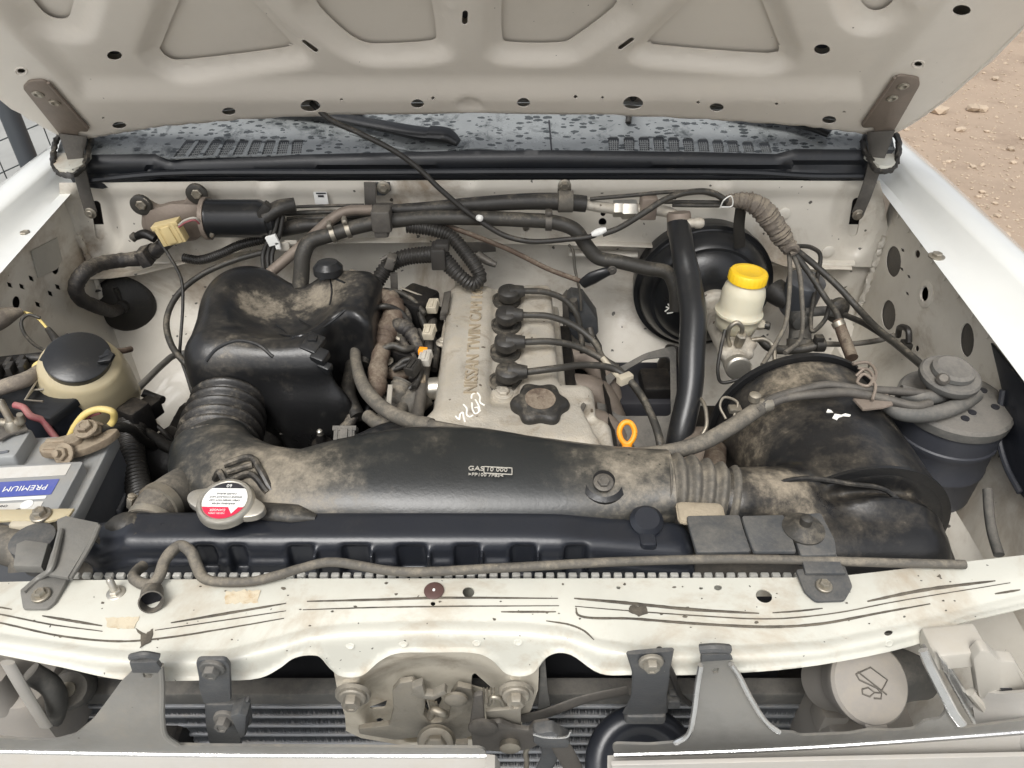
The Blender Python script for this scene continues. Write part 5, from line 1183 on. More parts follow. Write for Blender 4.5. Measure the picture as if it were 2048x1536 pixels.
# ================================================================ relay box and loose wiring beside it
rbx = V(40, 790, z=.975)
thing('relay_box', 'dark blue black relay box below the loose wiring', 'relay box',
      [Pc('case', box(rbx + (.02, .0, -.03), (.15, .085, .07), (1, -.35, 0), (.35, 1, 0), .006), 'tank'), Pc('lid', box(rbx + (.02, 0, .010), (.155, .09, .012), (1, -.35, 0), (.35, 1, 0), .004), 'blackc'),
       Pc('bail_wire', tube([V(86, 742, z=1.01), V(50, 800, z=1.0), V(86, 803, z=1.0)], .0014, 6, smooth=False), 'steel'), Pc('bail_wire', tube([V(50, 800, z=1.0), V(66, 780, z=1.0), V(88, 778, z=1.0)], .0014, 6, smooth=False), 'steel')])
thing('fuse_carrier', 'grimy multi ribbed fuse carrier against the inner fender', 'fuse box',
      [Pc('carrier', box(V(20, 748, z=.99), (.085, .05, .03), (1, .2, 0), (-.2, 1, 0), .003), 'dark')] + [Pc('fuse', box(V(-4 + k * 13, 742 - k * 2, z=1.012) + (0, (k % 2) * .012, 0), (.007, .018, .014), (1, .2, 0), (-.2, 1, 0), .001), 'conduit') for k in range(5)])
hose('wire_loom', 'dirty grey taped loom crossing over the relay box', [V(-40, 790, z=1.0), V(20, 770, z=1.012), V(55, 757, z=1.012), V(85, 735, z=1.005), V(100, 722, z=1.0)], [.009, .010, .010, .008, .006], 'tape', 'wiring')
hose('yellow_wire', 'yellow wire bent into a flat loop next to the black reservoir cap', [V(112, 716, z=1.01), V(88, 720, z=1.014), V(68, 732, z=1.01), V(74, 742, z=1.005), V(98, 738, z=1.0)], .0026, 'yelw', 'wire')
hose('black_wire', 'thin black wire loop standing above the reservoir', [V(128, 712, z=1.0), V(70, 690, z=.99), V(46, 660, z=1.0), V(44, 640, z=1.01), V(58, 630, z=1.015), V(80, 636, z=1.01)], .0024, 'rubberd', 'wire')
hose('yellow_wire', 'yellow wire slanting down from the taped connector end to a dark sleeve', [V(48, 624, z=1.015), V(70, 632, z=1.01), V(96, 658, z=1.0)], .0020, 'yelw', 'wire')
hose('wire_sleeve', 'short dark split sleeve on the yellow wire behind the reservoir cap', [V(96, 658, z=1.0), V(112, 680, z=.995), V(126, 705, z=.985)], [.004, .006, .0055], 'conduit', 'sleeve')
hose('black_wire', 'thin black wire running up the inner fender to the large grommet', [V(132, 698, z=.97), V(136, 660, y=1.06), V(150, 620, y=1.10), V(165, 595, y=1.14), V(190, 583, y=1.16), V(210, 580, y=1.17)], .0024, 'rubberd', 'wire')
hose('taped_connector', 'grey taped connector hanging at the fender edge', [V(-60, 648, z=1.02), V(-10, 640, z=1.02), V(18, 630, z=1.02), V(44, 622, z=1.018)], [.020, .017, .011, .005], 'tape', 'connector')
hose('black_wire', 'small black wire arch in front of the reservoir cap rim', [V(104, 715, z=1.0), V(108, 698, z=1.01), V(124, 690, z=1.012), V(140, 694, z=1.008)], .0022, 'rubberd', 'wire')
hose('black_cable', 'thick black cable lying behind the fuse carrier', [V(25, 735, z=1.0), V(50, 718, z=1.008), V(90, 716, z=1.006), V(112, 720, z=1.0)], .006, 'rubber', 'cable')
hose('reservoir_return_hose', 'short brown hose with a folded clip beside the reservoir', [V(218, 714, z=1.0), V(232, 704, z=1.0), V(250, 700, z=.995), V(262, 698, z=.99)], .0042, 'tapebr', 'hose')

# ================================================================ left firewall: grommet, loom, wiper motor
gc = V(250, 608, y=1.172)
gax = unit((.20, -1, .25))
gm = lathe([(.052, -.006), (.053, .0), (.050, .004), (.045, .006), (.030, .010), (.012, .014), (.010, .022), (.002, .023)], gc, gax, 44)
thing('firewall_grommet', 'large round black rubber grommet in the firewall', 'grommet', [Pc('disc', gm, 'rubber'), Pc('spoke', J(tube([gc + gax * .008 - X_ * .004 + Z_ * .036, gc + gax * .013 - Z_ * .002], .004, 8, smooth=False)), 'rubber')])
lm = [V(342, 478, y=1.13), V(312, 500, y=1.135), V(285, 515, y=1.14), V(240, 521, y=1.135), V(200, 528, y=1.11), V(168, 545, y=1.075), V(152, 572, y=1.06), V(160, 596, y=1.065), V(190, 612, y=1.085), V(222, 622, y=1.12), V(240, 618, y=1.155)]
thing('wiring_loom', 'thick black taped loom looping from the wiper connector into the grommet', 'wiring',
      [Pc('loom', tube(lm, [.010, .012, .0125, .0125, .0125, .0125, .0125, .012, .012, .011, .010], 16, 8, wrap=.03), 'tapeb'), Pc('clip', box(V(291, 512, y=1.125), (.018, .030, .028), (1, 0, .3), Y_, .003), 'tapeb'), Pc('tie', clamp(V(306, 503, y=1.135), lm[1] - lm[2], .0125, .006, 'conduit', screw=False).geo, 'conduit')])
wy = 1.125
pl_ = plate([(278, 402), (296, 396), (318, 410), (345, 402), (372, 400), (385, 372), (408, 372), (418, 395), (424, 410), (412, 462), (396, 476), (350, 482), (300, 470), (286, 445), (288, 420), (276, 414)], .012, .004, y=1.150, rnd=.006)
gear = sheet([(288, 425), (340, 408), (412, 410), (416, 460), (396, 474), (345, 478), (296, 466)], [], 8, lambda u, v: V(u, v, y=1.136 - .014 * np.sin(np.clip((u - 284) / 134, 0, 1) * np.pi) * np.sin(np.clip((v - 400) / 80, 0, 1) * np.pi)), 0, flip=True)
mc = V(416, 437, y=1.112)
mot = lathe([(.030, 0), (.0315, .002), (.0315, .006), (.030, .008), (.030, .085), (.027, .090), (.027, .098), (.0245, .100), (.0245, .108), (.018, .112), (.004, .112)], mc, X_, 40)
wp = [Pc('bracket', pl_, 'hinge', [Pc('mount_bolt', bolt(V(a, b, y=1.134), -Y_, .0085, .007), 'steel') for a, b in ((284, 408), (395, 386))] + [Pc('rubber_bush', lathe([(.017, 0), (.017, .006), (.013, .008), (.008, .008)], V(a, b, y=1.139), -Y_, 24), 'rubberd') for a, b in ((284, 408), (395, 386))]),
      Pc('gearbox', gear, 'hinge', smooth=60), Pc('motor', mot, 'blackc', [Pc('screw', lathe([(.004, 0), (.003, .003)], V(424, 470, y=1.085), -Y_, 12), 'steel')]), Pc('flange', lathe([(.034, -.004), (.034, .003)], mc, X_, 36), 'hinge')]
thing('wiper_motor', 'wiper motor with a grimy brown gearbox and glossy black cylinder on the firewall', 'motor', wp)
thing('wiper_connector', 'cream plastic plug hanging below the wiper gearbox', 'connector', connector(V(342, 465, y=1.09), unit((1, 0, .25)), unit((-.25, 0, 1)), (.040, .036, .016), 'cony'))
for k, (m, dz) in enumerate((('whitepl', 0), ('redw', 4))):
    hose('plug_wire', ('pale' if k == 0 else 'red') + ' wire arching from the cream plug to the wiper motor', [V(358, 450 + dz, y=1.08), V(372, 440 + dz, y=1.075), V(390, 436 + dz, y=1.075), V(402, 450 + dz, y=1.085), V(404, 464, y=1.10)], .0018, m, 'wire')
thing('wiper_crank_stub', 'small dark crank arm end poking out beside the cream plug', 'lever', [Pc('arm', tube([V(270, 474, y=1.13), V(290, 468, y=1.125), V(310, 478, y=1.12)], [.006, .008, .007], 12, 6), 'dark'), Pc('ball', lathe([(.004, -.006), (.0085, 0), (.004, .006)], V(268, 474, y=1.128), -X_, 14), 'steeld')])
hose('wiper_loom', 'black corrugated wiring sleeve under the wiper motor', [V(368, 516, y=1.13), V(400, 520, y=1.125), V(440, 508, y=1.12), V(480, 490, y=1.12), V(530, 478, y=1.12)], .008, 'conduit', 'wiring', rib=(.0012, .004))
thing('loom_end_boot', 'square black rubber boot at the end of the wiper loom', 'rubber boot', [Pc('boot', plate([(516, 420), (532, 400), (545, 410), (542, 448), (530, 462), (518, 445)], .012, .004, y=1.10), 'rubber'), Pc('collar', tube([V(530, 432, y=1.10), V(560, 415, y=1.105), V(590, 410, y=1.11)], [.018, .016, .010], 14, 6, flat=.012, upv=Z_), 'rubber')])
for k, (pts, r) in enumerate((([(545, 416), (640, 412), (728, 410)], .0026), ([(560, 428), (650, 424), (745, 424)], .0040), ([(575, 440), (600, 438), (650, 436), (752, 432)], .0050))):
    hose('firewall_pipe', ('thin upper', 'middle', 'thicker lower')[k] + ' dark pipe running level along the firewall to the clamp', [V(a, b, y=1.145 - k * .006) for a, b in pts], r, 'rubberd', 'pipe')
hose('black_sleeve', 'stubby black sleeve with a pale band below the firewall pipes', [V(560, 460, y=1.12), V(600, 452, y=1.12), V(660, 448, y=1.12), V(740, 446, y=1.125)], [.012, .012, .008, .006], 'rubber', 'sleeve')
for k, dx in enumerate((0, 9, 18)):
    hose('vacuum_line', ('outer', 'middle', 'inner')[k] + ' black vacuum line of the bundle dropping behind the air chamber', [V(548 + dx, 432, y=1.10), V(540 + dx, 470, y=1.09), V(526 + dx, 510, y=1.08), V(528 + dx, 545, y=1.06)], .0035, 'rubber', 'vacuum line')
thing('line_clip', 'small white plastic clip on the black vacuum lines', 'clip', Pc('c', J(box(V(545, 480, y=1.075), (.018, .006, .016), (1, 0, .3), Y_, .001), box(V(556, 490, y=1.075), (.008, .006, .012), bev=.001)), 'white'))
thing('relay_tab', 'white plastic tab next to the vacuum line clip', 'clip', Pc('c', J(box(V(568, 492, y=1.085), (.018, .005, .014), bev=.001), box(V(582, 484, y=1.088), (.020, .004, .006), bev=.001)), 'whitepl'))

# ================================================================ long hoses over the firewall
hose('rusty_pipe', 'brown rusty steel pipe slanting down behind the air chamber', [V(528, 556, y=1.055), V(570, 520, y=1.075), V(620, 478, y=1.09), V(664, 440, y=1.10), V(690, 424, y=1.105), V(745, 420, y=1.11)], .0085, 'hinge', 'pipe')
hh1 = [V(600, 585, y=.985), V(603, 545, y=1.02), V(606, 510, y=1.045), V(620, 484, y=1.06), V(660, 470, y=1.07), V(720, 452, y=1.08), V(765, 444, y=1.085), V(850, 436, y=1.09), V(950, 436, y=1.09), V(1050, 440, y=1.09), V(1110, 445, y=1.09), V(1150, 460, y=1.085), V(1172, 490, y=1.08), V(1195, 515, y=1.075), V(1240, 524, y=1.07), V(1290, 536, y=1.065), V(1335, 546, y=1.06), V(1350, 575, y=1.05), V(1353, 620, y=1.04)]
def hclamp(i, j, r, t=.5, **k): return clamp(hh1[i] + (hh1[j] - hh1[i]) * t, hh1[j] - hh1[i], r, **k)
thing('heater_hose', 'long black heater hose snaking across the firewall to the brake booster', 'hose',
      [Pc('tube', tube(hh1, [.0125] * 4 + [.0115] * 15, 16, 8), 'rubberd'), hclamp(4, 5, .012, .1), hclamp(4, 5, .012, .6), Pc('clamp', clamp(V(1097, 444, y=1.09), X_, .0125, .010, 'steeld').geo, 'steeld')])
thing('hose_clamp_bracket', 'dark square bracket clamping the heater hoses to the firewall', 'bracket',
      [Pc('strap', plate([(728, 364), (752, 364), (752, 405), (786, 405), (786, 420), (730, 420)], .003, .001, y=1.140), 'steeld'), Pc('saddle', J(box(V(764, 436, y=1.075), (.030, .030, .034), bev=.004), box(V(764, 455, y=1.078), (.022, .03, .02), bev=.004)), 'steeld'), Pc('tab', plate([(752, 364), (780, 364), (782, 380), (770, 390), (754, 390)], .003, .001, y=1.148), 'bracket', [Pc('bolt', bolt(V(767, 375, y=1.142), -Y_, .007, .006), 'steel')])])
hose('suction_hose', 'black suction hose running level above the heater hose', [V(782, 420, y=1.105), V(850, 416, y=1.105), V(950, 409, y=1.105), V(1050, 402, y=1.105), V(1120, 402, y=1.105), V(1172, 408, y=1.105)], [.009, .010, .012, .013, .0145, .0135], 'rubber')
thing('pipe_bracket', 'grey pipe bracket bolted to the upper firewall', 'bracket', [Pc('plate', plate([(1116, 370), (1122, 362), (1136, 362), (1142, 370), (1142, 392), (1114, 392)], .004, .001, y=1.145, rnd=.002), 'steeld'), Pc('band', lathe([(.0155, -.012), (.0168, -.011), (.0168, .011), (.0155, .012)], V(1131, 403, y=1.105), X_, 28), 'hoseg'), Pc('bolt', bolt(V(1129, 372, y=1.139), -Y_, .007, .006), 'steel')])
ap = [V(1168, 408, y=1.105), V(1200, 414, y=1.105), V(1240, 418, y=1.105), V(1300, 420, y=1.10), V(1335, 424, y=1.095), V(1352, 434, y=1.085), V(1358, 452, y=1.07)]
thing('refrigerant_pipe', 'dusty aluminium pipe with union nuts leading to the thick black hose', 'pipe',
      [Pc('pipe', tube(ap, .0085, 16, 8), 'alu'), Pc('union_nut', lathe([(.0125, -.008), (.0135, -.006), (.0135, .006), (.0125, .008)], V(1236, 417, y=1.105), X_, 6), 'alub'), Pc('union_nut', lathe([(.0140, -.012), (.0152, -.010), (.0152, .010), (.0140, .012)], V(1258, 419, y=1.104), X_, 6), 'alub'), Pc('block', box(V(1296, 412, y=1.100), (.026, .026, .036), bev=.004), 'hinge'), Pc('service_port', lathe([(.007, 0), (.007, .016), (.0085, .018), (.0085, .026), (.006, .030)], V(1368, 446, y=1.06), X_, 18), 'alu'), Pc('ferrule', lathe([(.017, -.018), (.0185, -.014), (.0185, .014), (.017, .018)], V(1358, 448, y=1.07), unit((-.1, .3, 1)), 26), 'hinge')])
hose('air_conditioning_hose', 'thick glossy black hose dropping in front of the brake booster', [V(1357, 446, y=1.07), V(1366, 500, y=1.02), V(1378, 560, y=.98), V(1386, 630, y=.93), V(1386, 700, y=.885), V(1378, 780, y=.84), V(1362, 860, y=.80), V(1346, 940, y=.77)], [.0175, .0178, .0185, .019, .019, .019, .0185, .018], 'blackc', 'hose', 24, 8)
wh = [(622, 212), (660, 240), (720, 268), (790, 302), (840, 340), (880, 376), (930, 420), (975, 452), (1010, 472), (1060, 481), (1130, 480), (1185, 473), (1198, 464)]
wz = [hpt(*hxt(622, 212, .02), np.array(.015))] + [V(a, b, y=y) for (a, b), y in zip(wh[1:], (1.12, 1.10, 1.09, 1.085, 1.08, 1.075, 1.07, 1.065, 1.06, 1.06, 1.06, 1.06))]
hose('washer_hose', 'thin black washer hose hanging from a hood hole across the bay', wz, .0042, 'rubber', 'hose')
thing('hose_joint', 'small white joint in the washer hose near the firewall', 'joint', Pc('j', lathe([(.0035, -.012), (.006, -.004), (.006, .004), (.0035, .012)], V(1198, 464, y=1.06), unit((1, 0, .4)), 14), 'white'))
thing('hose_joint', 'round white bead on the washer hose above the bay', 'joint', Pc('j', lathe([(.002, -.005), (.005, -.003), (.005, .003), (.002, .005)], V(959, 436, y=1.066), unit((.6, -1, .3)), 14), 'white'))
hose('washer_hose', 'thin black washer hose rising from the white joint to the taped harness', [V(1205, 468, y=1.06), V(1240, 455, y=1.06), V(1290, 425, y=1.06), V(1330, 398, y=1.07), V(1375, 383, y=1.08), V(1420, 386, y=1.085), V(1455, 402, y=1.085)], .0048, 'rubberd', 'hose')
hose('washer_hose', 'short washer hose dropping from the hood hole beside the right vents', [hpt(*hxt(1268, 205, .02), np.array(.01)), cow(1258, 236) + Z_ * .02, cow(1256, 250) + Z_ * .004], .005, 'rubberd', 'hose')
for k, pts in enumerate(([(1180, 398), (1260, 391), (1340, 384), (1400, 384), (1455, 398)], [(1300, 404), (1380, 404), (1455, 405)], [(1345, 410), (1400, 411), (1460, 411)])):
    hose('brake_pipe', ('upper long', 'middle', 'lower short')[k] + ' dark brake pipe entering the taped bundle', [V(a, b, y=1.10 - k * .004) for a, b in pts], .0032, 'rubberd', 'pipe')
tw = [V(1452, 402, y=1.09), V(1490, 402, y=1.085), V(1520, 415, y=1.08), V(1545, 445, y=1.075), V(1565, 475, y=1.07), V(1582, 500, y=1.065)]
thing('taped_harness', 'bundle wound with frayed grey cloth tape above the brake booster', 'harness',
      [Pc('wrap', tube(tw, [.009, .013, .0165, .0165, .015, .012], 18, 16, wrap=.06, jit=.0005), 'tape'), Pc('wire_tie', J(tube([V(1440, 416, y=1.07), V(1448, 400, y=1.065), V(1462, 392, y=1.068), V(1464, 412, y=1.07), V(1440, 414, y=1.07)], .001, 6)), 'white'), Pc('knot', tube([V(1572, 500, y=1.05), V(1584, 492, y=1.045), V(1592, 500, y=1.05), V(1580, 506, y=1.05)], .006, 8), 'tape')])
hose('harness_stay', 'dark flat strap hanging from the harness to the booster', [V(1482, 416, y=1.10), V(1478, 450, y=1.10), V(1480, 495, y=1.10)], .009, 'rubber', 'strap', flat=.002, upv=Y_)
br = [[(1578, 505, 1.06), (1580, 540, 1.04), (1578, 600, 1.0), (1570, 650, .97), (1550, 690, .94), (1525, 730, .90)],
      [(1584, 505, 1.06), (1598, 540, 1.04), (1604, 600, 1.0), (1606, 650, .97), (1600, 680, .94), (1570, 706, .91)],
      [(1588, 505, 1.06), (1620, 550, 1.04), (1655, 598, 1.01), (1672, 625, .98), (1680, 650, .96)],
      [(1592, 500, 1.06), (1630, 528, 1.05), (1680, 575, 1.02), (1720, 620, .99), (1760, 660, .93), (1800, 695, .88), (1850, 735, .82)],
      [(1592, 492, 1.06), (1625, 495, 1.08), (1640, 510, 1.08), (1634, 560, 1.06), (1622, 640, 1.0), (1626, 664, .98), (1650, 640, 1.0), (1660, 606, 1.02)]]
bl = ('leftmost thin brake pipe bending behind the air cleaner', 'thin brake pipe curving inward above the air cleaner', 'rubber line ending at the brown sleeve', 'long black line running down the inner fender to the canister', 'narrow hairpin shaped pipe beside the clutch cylinder')
bl = ('thin brake pipe bending left behind the master cylinder cap',) + bl[1:]
for k, p in enumerate(br):
    hose('brake_pipe' if k in (0, 1, 4) else 'rubber_line', bl[k], [V(a, b, y=c) for a, b, c in p], (.0036, .0036, .0050, .0052, .0036)[k], 'hoseg' if k in (0, 1) else 'rubberd', 'pipe' if k in (0, 1, 4) else 'hose')
thing('line_sleeve', 'brown rubber sleeve on the line above the air cleaner', 'sleeve', [Pc('sleeve', tube([V(1676, 642, y=.965), V(1690, 680, y=.935), V(1704, 716, y=.90)], [.0085, .009, .009], 14), 'tapebr'), Pc('ferrule', clamp(V(1677, 648, y=.96), unit((.3, -.6, -.5)), .0085, .008, screw=False).geo, 'steel')])
hose('fender_line', 'second black line beside the long one down to the canister valve', [V(1690, 630, y=1.02), V(1730, 645, y=.98), V(1780, 680, y=.92), V(1830, 720, y=.85), V(1868, 752, y=.79)], .0048, 'rubberd')
thing('line_grommet', 'black rubber bellmouth where the fender line passes the firewall', 'grommet', Pc('g', lathe([(.022, -.004), (.022, .004), (.014, .012), (.006, .014)], V(1674, 620, y=1.08), unit((.3, -1, .1)), 24), 'rubber'))

# ================================================================ brake booster and cylinders
BC = np.array((.333, 1.185, .925))
bo = lathe([(.090, 0), (.113, .006), (.116, .012), (.116, .040), (.119, .042), (.119, .050), (.112, .053), (.110, .060), (.100, .078), (.095, .082), (.090, .082), (.086, .088), (.070, .100), (.050, .108), (.030, .110), (.002, .110)], BC, -Y_, 72)
mk_ = Pc('white_mark', J(*[tube(p, .0012, 6) for p in ([V(1330, 623, y=1.082), V(1340, 616, y=1.082), V(1346, 624, y=1.082), V(1334, 627, y=1.082)], [V(1332, 614, y=1.082), V(1340, 616, y=1.082), V(1336, 608, y=1.082)])]), 'whitep')
thing('brake_booster', 'large round black brake booster on the firewall', 'brake booster', [Pc('shell', bo, 'blackc', [mk_]), Pc('crimp_ring', lathe([(.1165, .041), (.1205, .042), (.1205, .051), (.1165, .052)], BC, -Y_, 72), 'blackc')])
m0, m1 = np.array((.338, 1.08, .925)), V(1477, 737, y=.90)
def mcyl(P):
    d = sd_cap(P, m0, m0 + (m1 - m0) * .9, .024, .019)
    d = smin(d, sd_cyl(P, m0 + (0, -.015, 0), m0 + (0, .0, 0), .034, .004), .01)
    d = smin(d, sd_cap(P, (m0 + m1) / 2 + (0, .02, .01), V(1472, 660, y=.975), .018, .026), .012)
    d = smin(d, sd_cap(P, V(1462, 690, y=.94), V(1500, 690, y=.945), .010), .006)
    d = smin(d, sd_cap(P, V(1445, 705, y=.93), V(1496, 708, y=.93), .009), .006)
    return d
mg = nets(mcyl, (.26, .885, .885), (.41, 1.10, 1.0), .0028)
mp = [Pc('body', mg, 'alu', smooth=60), Pc('end_plug', lathe([(.019, -.016), (.0195, 0), (.018, .002), (.016, .003), (.002, .003)], m1, unit((0, -1, .12)), 36), 'alub'), Pc('outlet_nut', lathe([(.0075, -.01), (.0085, 0), (.0085, .012), (.006, .014)], V(1480, 680, y=.925), unit((0, -.3, 1)), 6), 'steel'),
      Pc('outlet_pipe', tube([V(1480, 676, y=.925), V(1484, 655, y=.92), V(1474, 645, y=.92), V(1462, 652, y=.92), V(1455, 672, y=.925), V(1460, 690, y=.93)], .0034, 10), 'steel')]
thing('brake_master_cylinder', 'grey cast brake master cylinder with a round silver end plug', 'master cylinder', mp)
rvp = [V(1472, 652, y=.975), V(1473, 640, y=.976), V(1474, 615, y=.977), V(1477, 590, y=.978), V(1480, 572, y=.979), V(1482, 562, y=.98)]
rbase = V(1474, 640, y=.976)
rv = lathe([(.022, -.030), (.030, -.024), (.0335, -.010), (.0345, 0), (.0365, .001), (.0365, .005), (.0345, .006), (.0325, .016), (.0325, .036), (.030, .046), (.026, .052), (.024, .056)], rbase + Z_ * .012, unit((.05, .05, 1)), 48)
rax = unit((.05, .05, 1)); rcap = rbase + Z_ * .012 + rax * .056
rc_ = lathe([(.0275, 0, .0), (.0285, .001, .012), (.0285, .013, .012), (.0265, .016, .0), (.020, .0165, 0), (.019, .0158, 0), (.001, .0162, 0)], rcap, rax, 96, lobes=24)
thing('brake_fluid_reservoir', 'milky brake fluid reservoir with a bright yellow screw cap', 'reservoir', [Pc('bottle', rv, 'milky', smooth=60), Pc('cap', rc_, 'yellow')])
hose('bracket_wire', 'thin black U shaped wire stay in front of the master cylinder', [V(1450, 660, y=.92), V(1441, 700, y=.90), V(1437, 745, y=.88), V(1442, 764, y=.875), V(1485, 757, y=.875)], .0026, 'rubber', 'stay')
hose('master_pipe', 'pale bent pipe leaving the master cylinder side', [V(1502, 680, y=.945), V(1530, 680, y=.945), V(1546, 692, y=.94), V(1550, 720, y=.92)], .0034, 'steel', 'pipe')
thing('pressure_switch', 'small pale sensor plug on the reservoir side', 'sensor', [Pc('body', lathe([(.008, -.012), (.009, .006), (.006, .012)], V(1514, 648, y=.975), unit((1, -.3, 0)), 6), 'connw'), Pc('tip', lathe([(.006, .011), (.006, .018), (.004, .02)], V(1514, 648, y=.975), unit((1, -.3, 0)), 14), 'rubber')])
vh = [V(1540, 695, y=.97), V(1580, 700, y=.97), V(1620, 695, y=.97), V(1635, 690, y=.97)]
thing('clutch_hose', 'black hose with a wire clamp reaching across below the clutch cylinder', 'hose', [Pc('tube', tube([V(1520, 676, y=.98)] + vh, .0075, 14), 'rubberd'), Pc('spring_clamp', J(*[clamp(V(1632 + k * 4, 691, y=.97), X_, .0085, .0018, screw=False).geo for k in range(4)]), 'steel'), Pc('pipe', tube([V(1648, 688, y=.97), V(1700, 688, y=.97), V(1760, 680, y=.965), V(1790, 670, y=.96)], .0045, 10), 'hoseg'), Pc('fitting', J(lathe([(.011, -.008), (.011, .006), (.007, .008)], V(1640, 690, y=.97), X_, 14), box(V(1638, 678, y=.97), (.014, .012, .012), bev=.002)), 'rubber')])
kc = V(1602, 590, y=1.075)
thing('clutch_master_cylinder', 'grey clutch cylinder with its reservoir behind the brake pipes', 'master cylinder',
      [Pc('reservoir', lathe([(.024, -.035), (.028, -.030), (.030, .020), (.031, .022), (.031, .030), (.028, .032), (.002, .033)], kc, unit((.05, -.1, 1)), 32), 'battd'), Pc('cylinder', tube([V(1600, 625, y=1.05), V(1600, 660, y=1.03), V(1600, 690, y=1.0)], [.018, .017, .019], 20), 'canlid'), Pc('end_boss', lathe([(.021, -.01), (.021, .006), (.015, .010)], V(1600, 690, y=1.0), unit((0, -.5, -.8)), 24), 'hoseg'), Pc('banjo', lathe([(.013, -.007), (.013, .007), (.008, .009)], V(1600, 642, y=1.02), -Y_, 18), 'canlid'), Pc('side_port', tube([V(1610, 625, y=1.04), V(1650, 622, y=1.04), V(1670, 624, y=1.04)], .008, 12), 'canlid'), Pc('rubber_boot', lathe([(.020, 0), (.022, .012), (.016, .030), (.010, .04)], V(1545, 575, y=1.10), unit((.4, -.6, -.3)), 22), 'rubber')])
thing('fender_clip', 'black plastic pipe clip on the inner fender', 'clip', Pc('c', J(tube([V(1796, 672, x=.625), V(1800, 655, x=.62), V(1816, 660, x=.62), V(1818, 685, x=.622)], .005, 8), box(V(1812, 690, x=.622), (.014, .018, .012), bev=.002)), 'conduit'))

# vacuum pipes over the air cleaner
hose('vacuum_pipe', 'grey pipe crossing the top of the air cleaner to the canister', [V(1512, 822, z=1.022), V(1540, 800, z=1.025), V(1600, 782, z=1.027), V(1650, 772, z=1.027), V(1720, 777, z=1.022), V(1790, 783, z=1.015), V(1890, 790, z=1.006)], .0052, 'steeld', 'pipe')
hose('vacuum_pipe', 'second grey pipe lying just below the first over the air cleaner', [V(1530, 812, z=1.02), V(1570, 795, z=1.024), V(1640, 786, z=1.026), V(1700, 786, z=1.022), V(1760, 796, z=1.015), V(1830, 812, z=1.008), V(1860, 806, z=1.008)], .0058, 'steeld', 'pipe')
thing('pipe_clip', 'twisted metal clip holding the pipes to the air cleaner', 'clip',
      [Pc('plate', plate([(1705, 800), (1715, 788), (1775, 790), (1785, 812), (1765, 818), (1725, 822)], .003, .001, z=1.012), 'hinge'), Pc('wire', J(tube([V(1712, 752, z=1.02), V(1730, 738, z=1.028), V(1746, 752, z=1.03), V(1735, 772, z=1.028), V(1715, 765, z=1.026), V(1728, 748, z=1.03), V(1750, 768, z=1.028), V(1745, 800, z=1.02)], .0020, 8), tube([V(1706, 728, z=1.01), V(1735, 725, z=1.01), V(1752, 745, z=1.012), V(1745, 768, z=1.012)], .0022, 8), tube([V(1716, 736, z=1.01), V(1740, 742, z=1.012), V(1744, 775, z=1.014)], .0018, 8)), 'hinge')])
lh = [V(722, 648, z=.965), V(712, 690, z=.972), V(713, 730, z=.978), V(735, 785, z=.985), V(780, 825, z=.99), V(845, 850, z=.995), V(900, 862, z=1.003), V(1000, 879, z=1.006), V(1100, 893, z=1.006), V(1200, 906, z=1.003), V(1260, 910, z=1.0), V(1330, 905, z=1.0), V(1400, 887, z=1.004), V(1460, 855, z=1.012), V(1520, 815, z=1.02)]
thing('long_vacuum_hose', 'long dusty hose curving round the engine front to the air cleaner', 'hose', [Pc('tube', tube(lh, [.008] * 3 + [.0095] * 12, 16, 8), 'hoseg'), Pc('tape_joint', clamp(V(852, 852, z=.995), lh[6] - lh[5], .0098, .016, 'hoseg', screw=False).geo, 'hoseg'), Pc('metal_joint', lathe([(.008, -.012), (.009, -.006), (.009, .006), (.008, .012)], V(1524, 812, z=1.02), unit((1, .3, 0)), 16), 'steel', [Pc('clip_screw', lathe([(.007, 0), (.007, .008), (.004, .010)], V(1508, 800, z=1.03), Z_, 14), 'steel')])])
hose('water_pipe', 'grey metal pipe behind the long hose along the engine front', [V(730, 888, z=.975), V(800, 884, z=.985), V(900, 888, z=.99), V(1000, 892, z=.99), V(1120, 905, z=.985), V(1230, 918, z=.98)], .008, 'canlid', 'pipe')
thing('pipe_stay', 'small dark stay holding the grey pipe at the engine front', 'bracket', Pc('s', J(box(V(948, 885, z=.995), (.018, .012, .022), bev=.002), box(V(950, 898, z=.985), (.012, .006, .02), bev=.001)), 'steeld'))
thing('outlet_pipe', 'corroded aluminium water outlet beside the engine cover', 'pipe',
      [Pc('outlet', tube([V(884, 775, z=.945), V(860, 778, z=.942), V(842, 785, z=.938)], [.015, .016, .017], 22), 'alub'), Pc('clamp', clamp(V(846, 785, z=.938), (1, .1, 0), .019, .010).geo, 'brass'), Pc('elbow', tube([V(846, 786, z=.938), V(825, 805, z=.93), V(800, 832, z=.915), V(770, 850, z=.90)], [.021, .021, .020, .019], 22), 'hoseg')])
thing('thermostat_hose', 'short ribbed hose beside the water outlet', 'hose', [Pc('tube', tube([V(808, 765, z=.95), V(795, 790, z=.94), V(780, 812, z=.925)], .017, 18, rib=(.002, .008)), 'hoseg'), Pc('strap', plate([(776, 772), (786, 772), (782, 818), (772, 816)], .003, .001, z=.965), 'whitepl')])
hose('lower_hose', 'wide black hose passing below the long duct near the engine', [V(715, 885, z=.95), V(760, 870, z=.95), V(800, 862, z=.94), V(850, 870, z=.93)], [.010, .014, .015, .014], 'blackc')

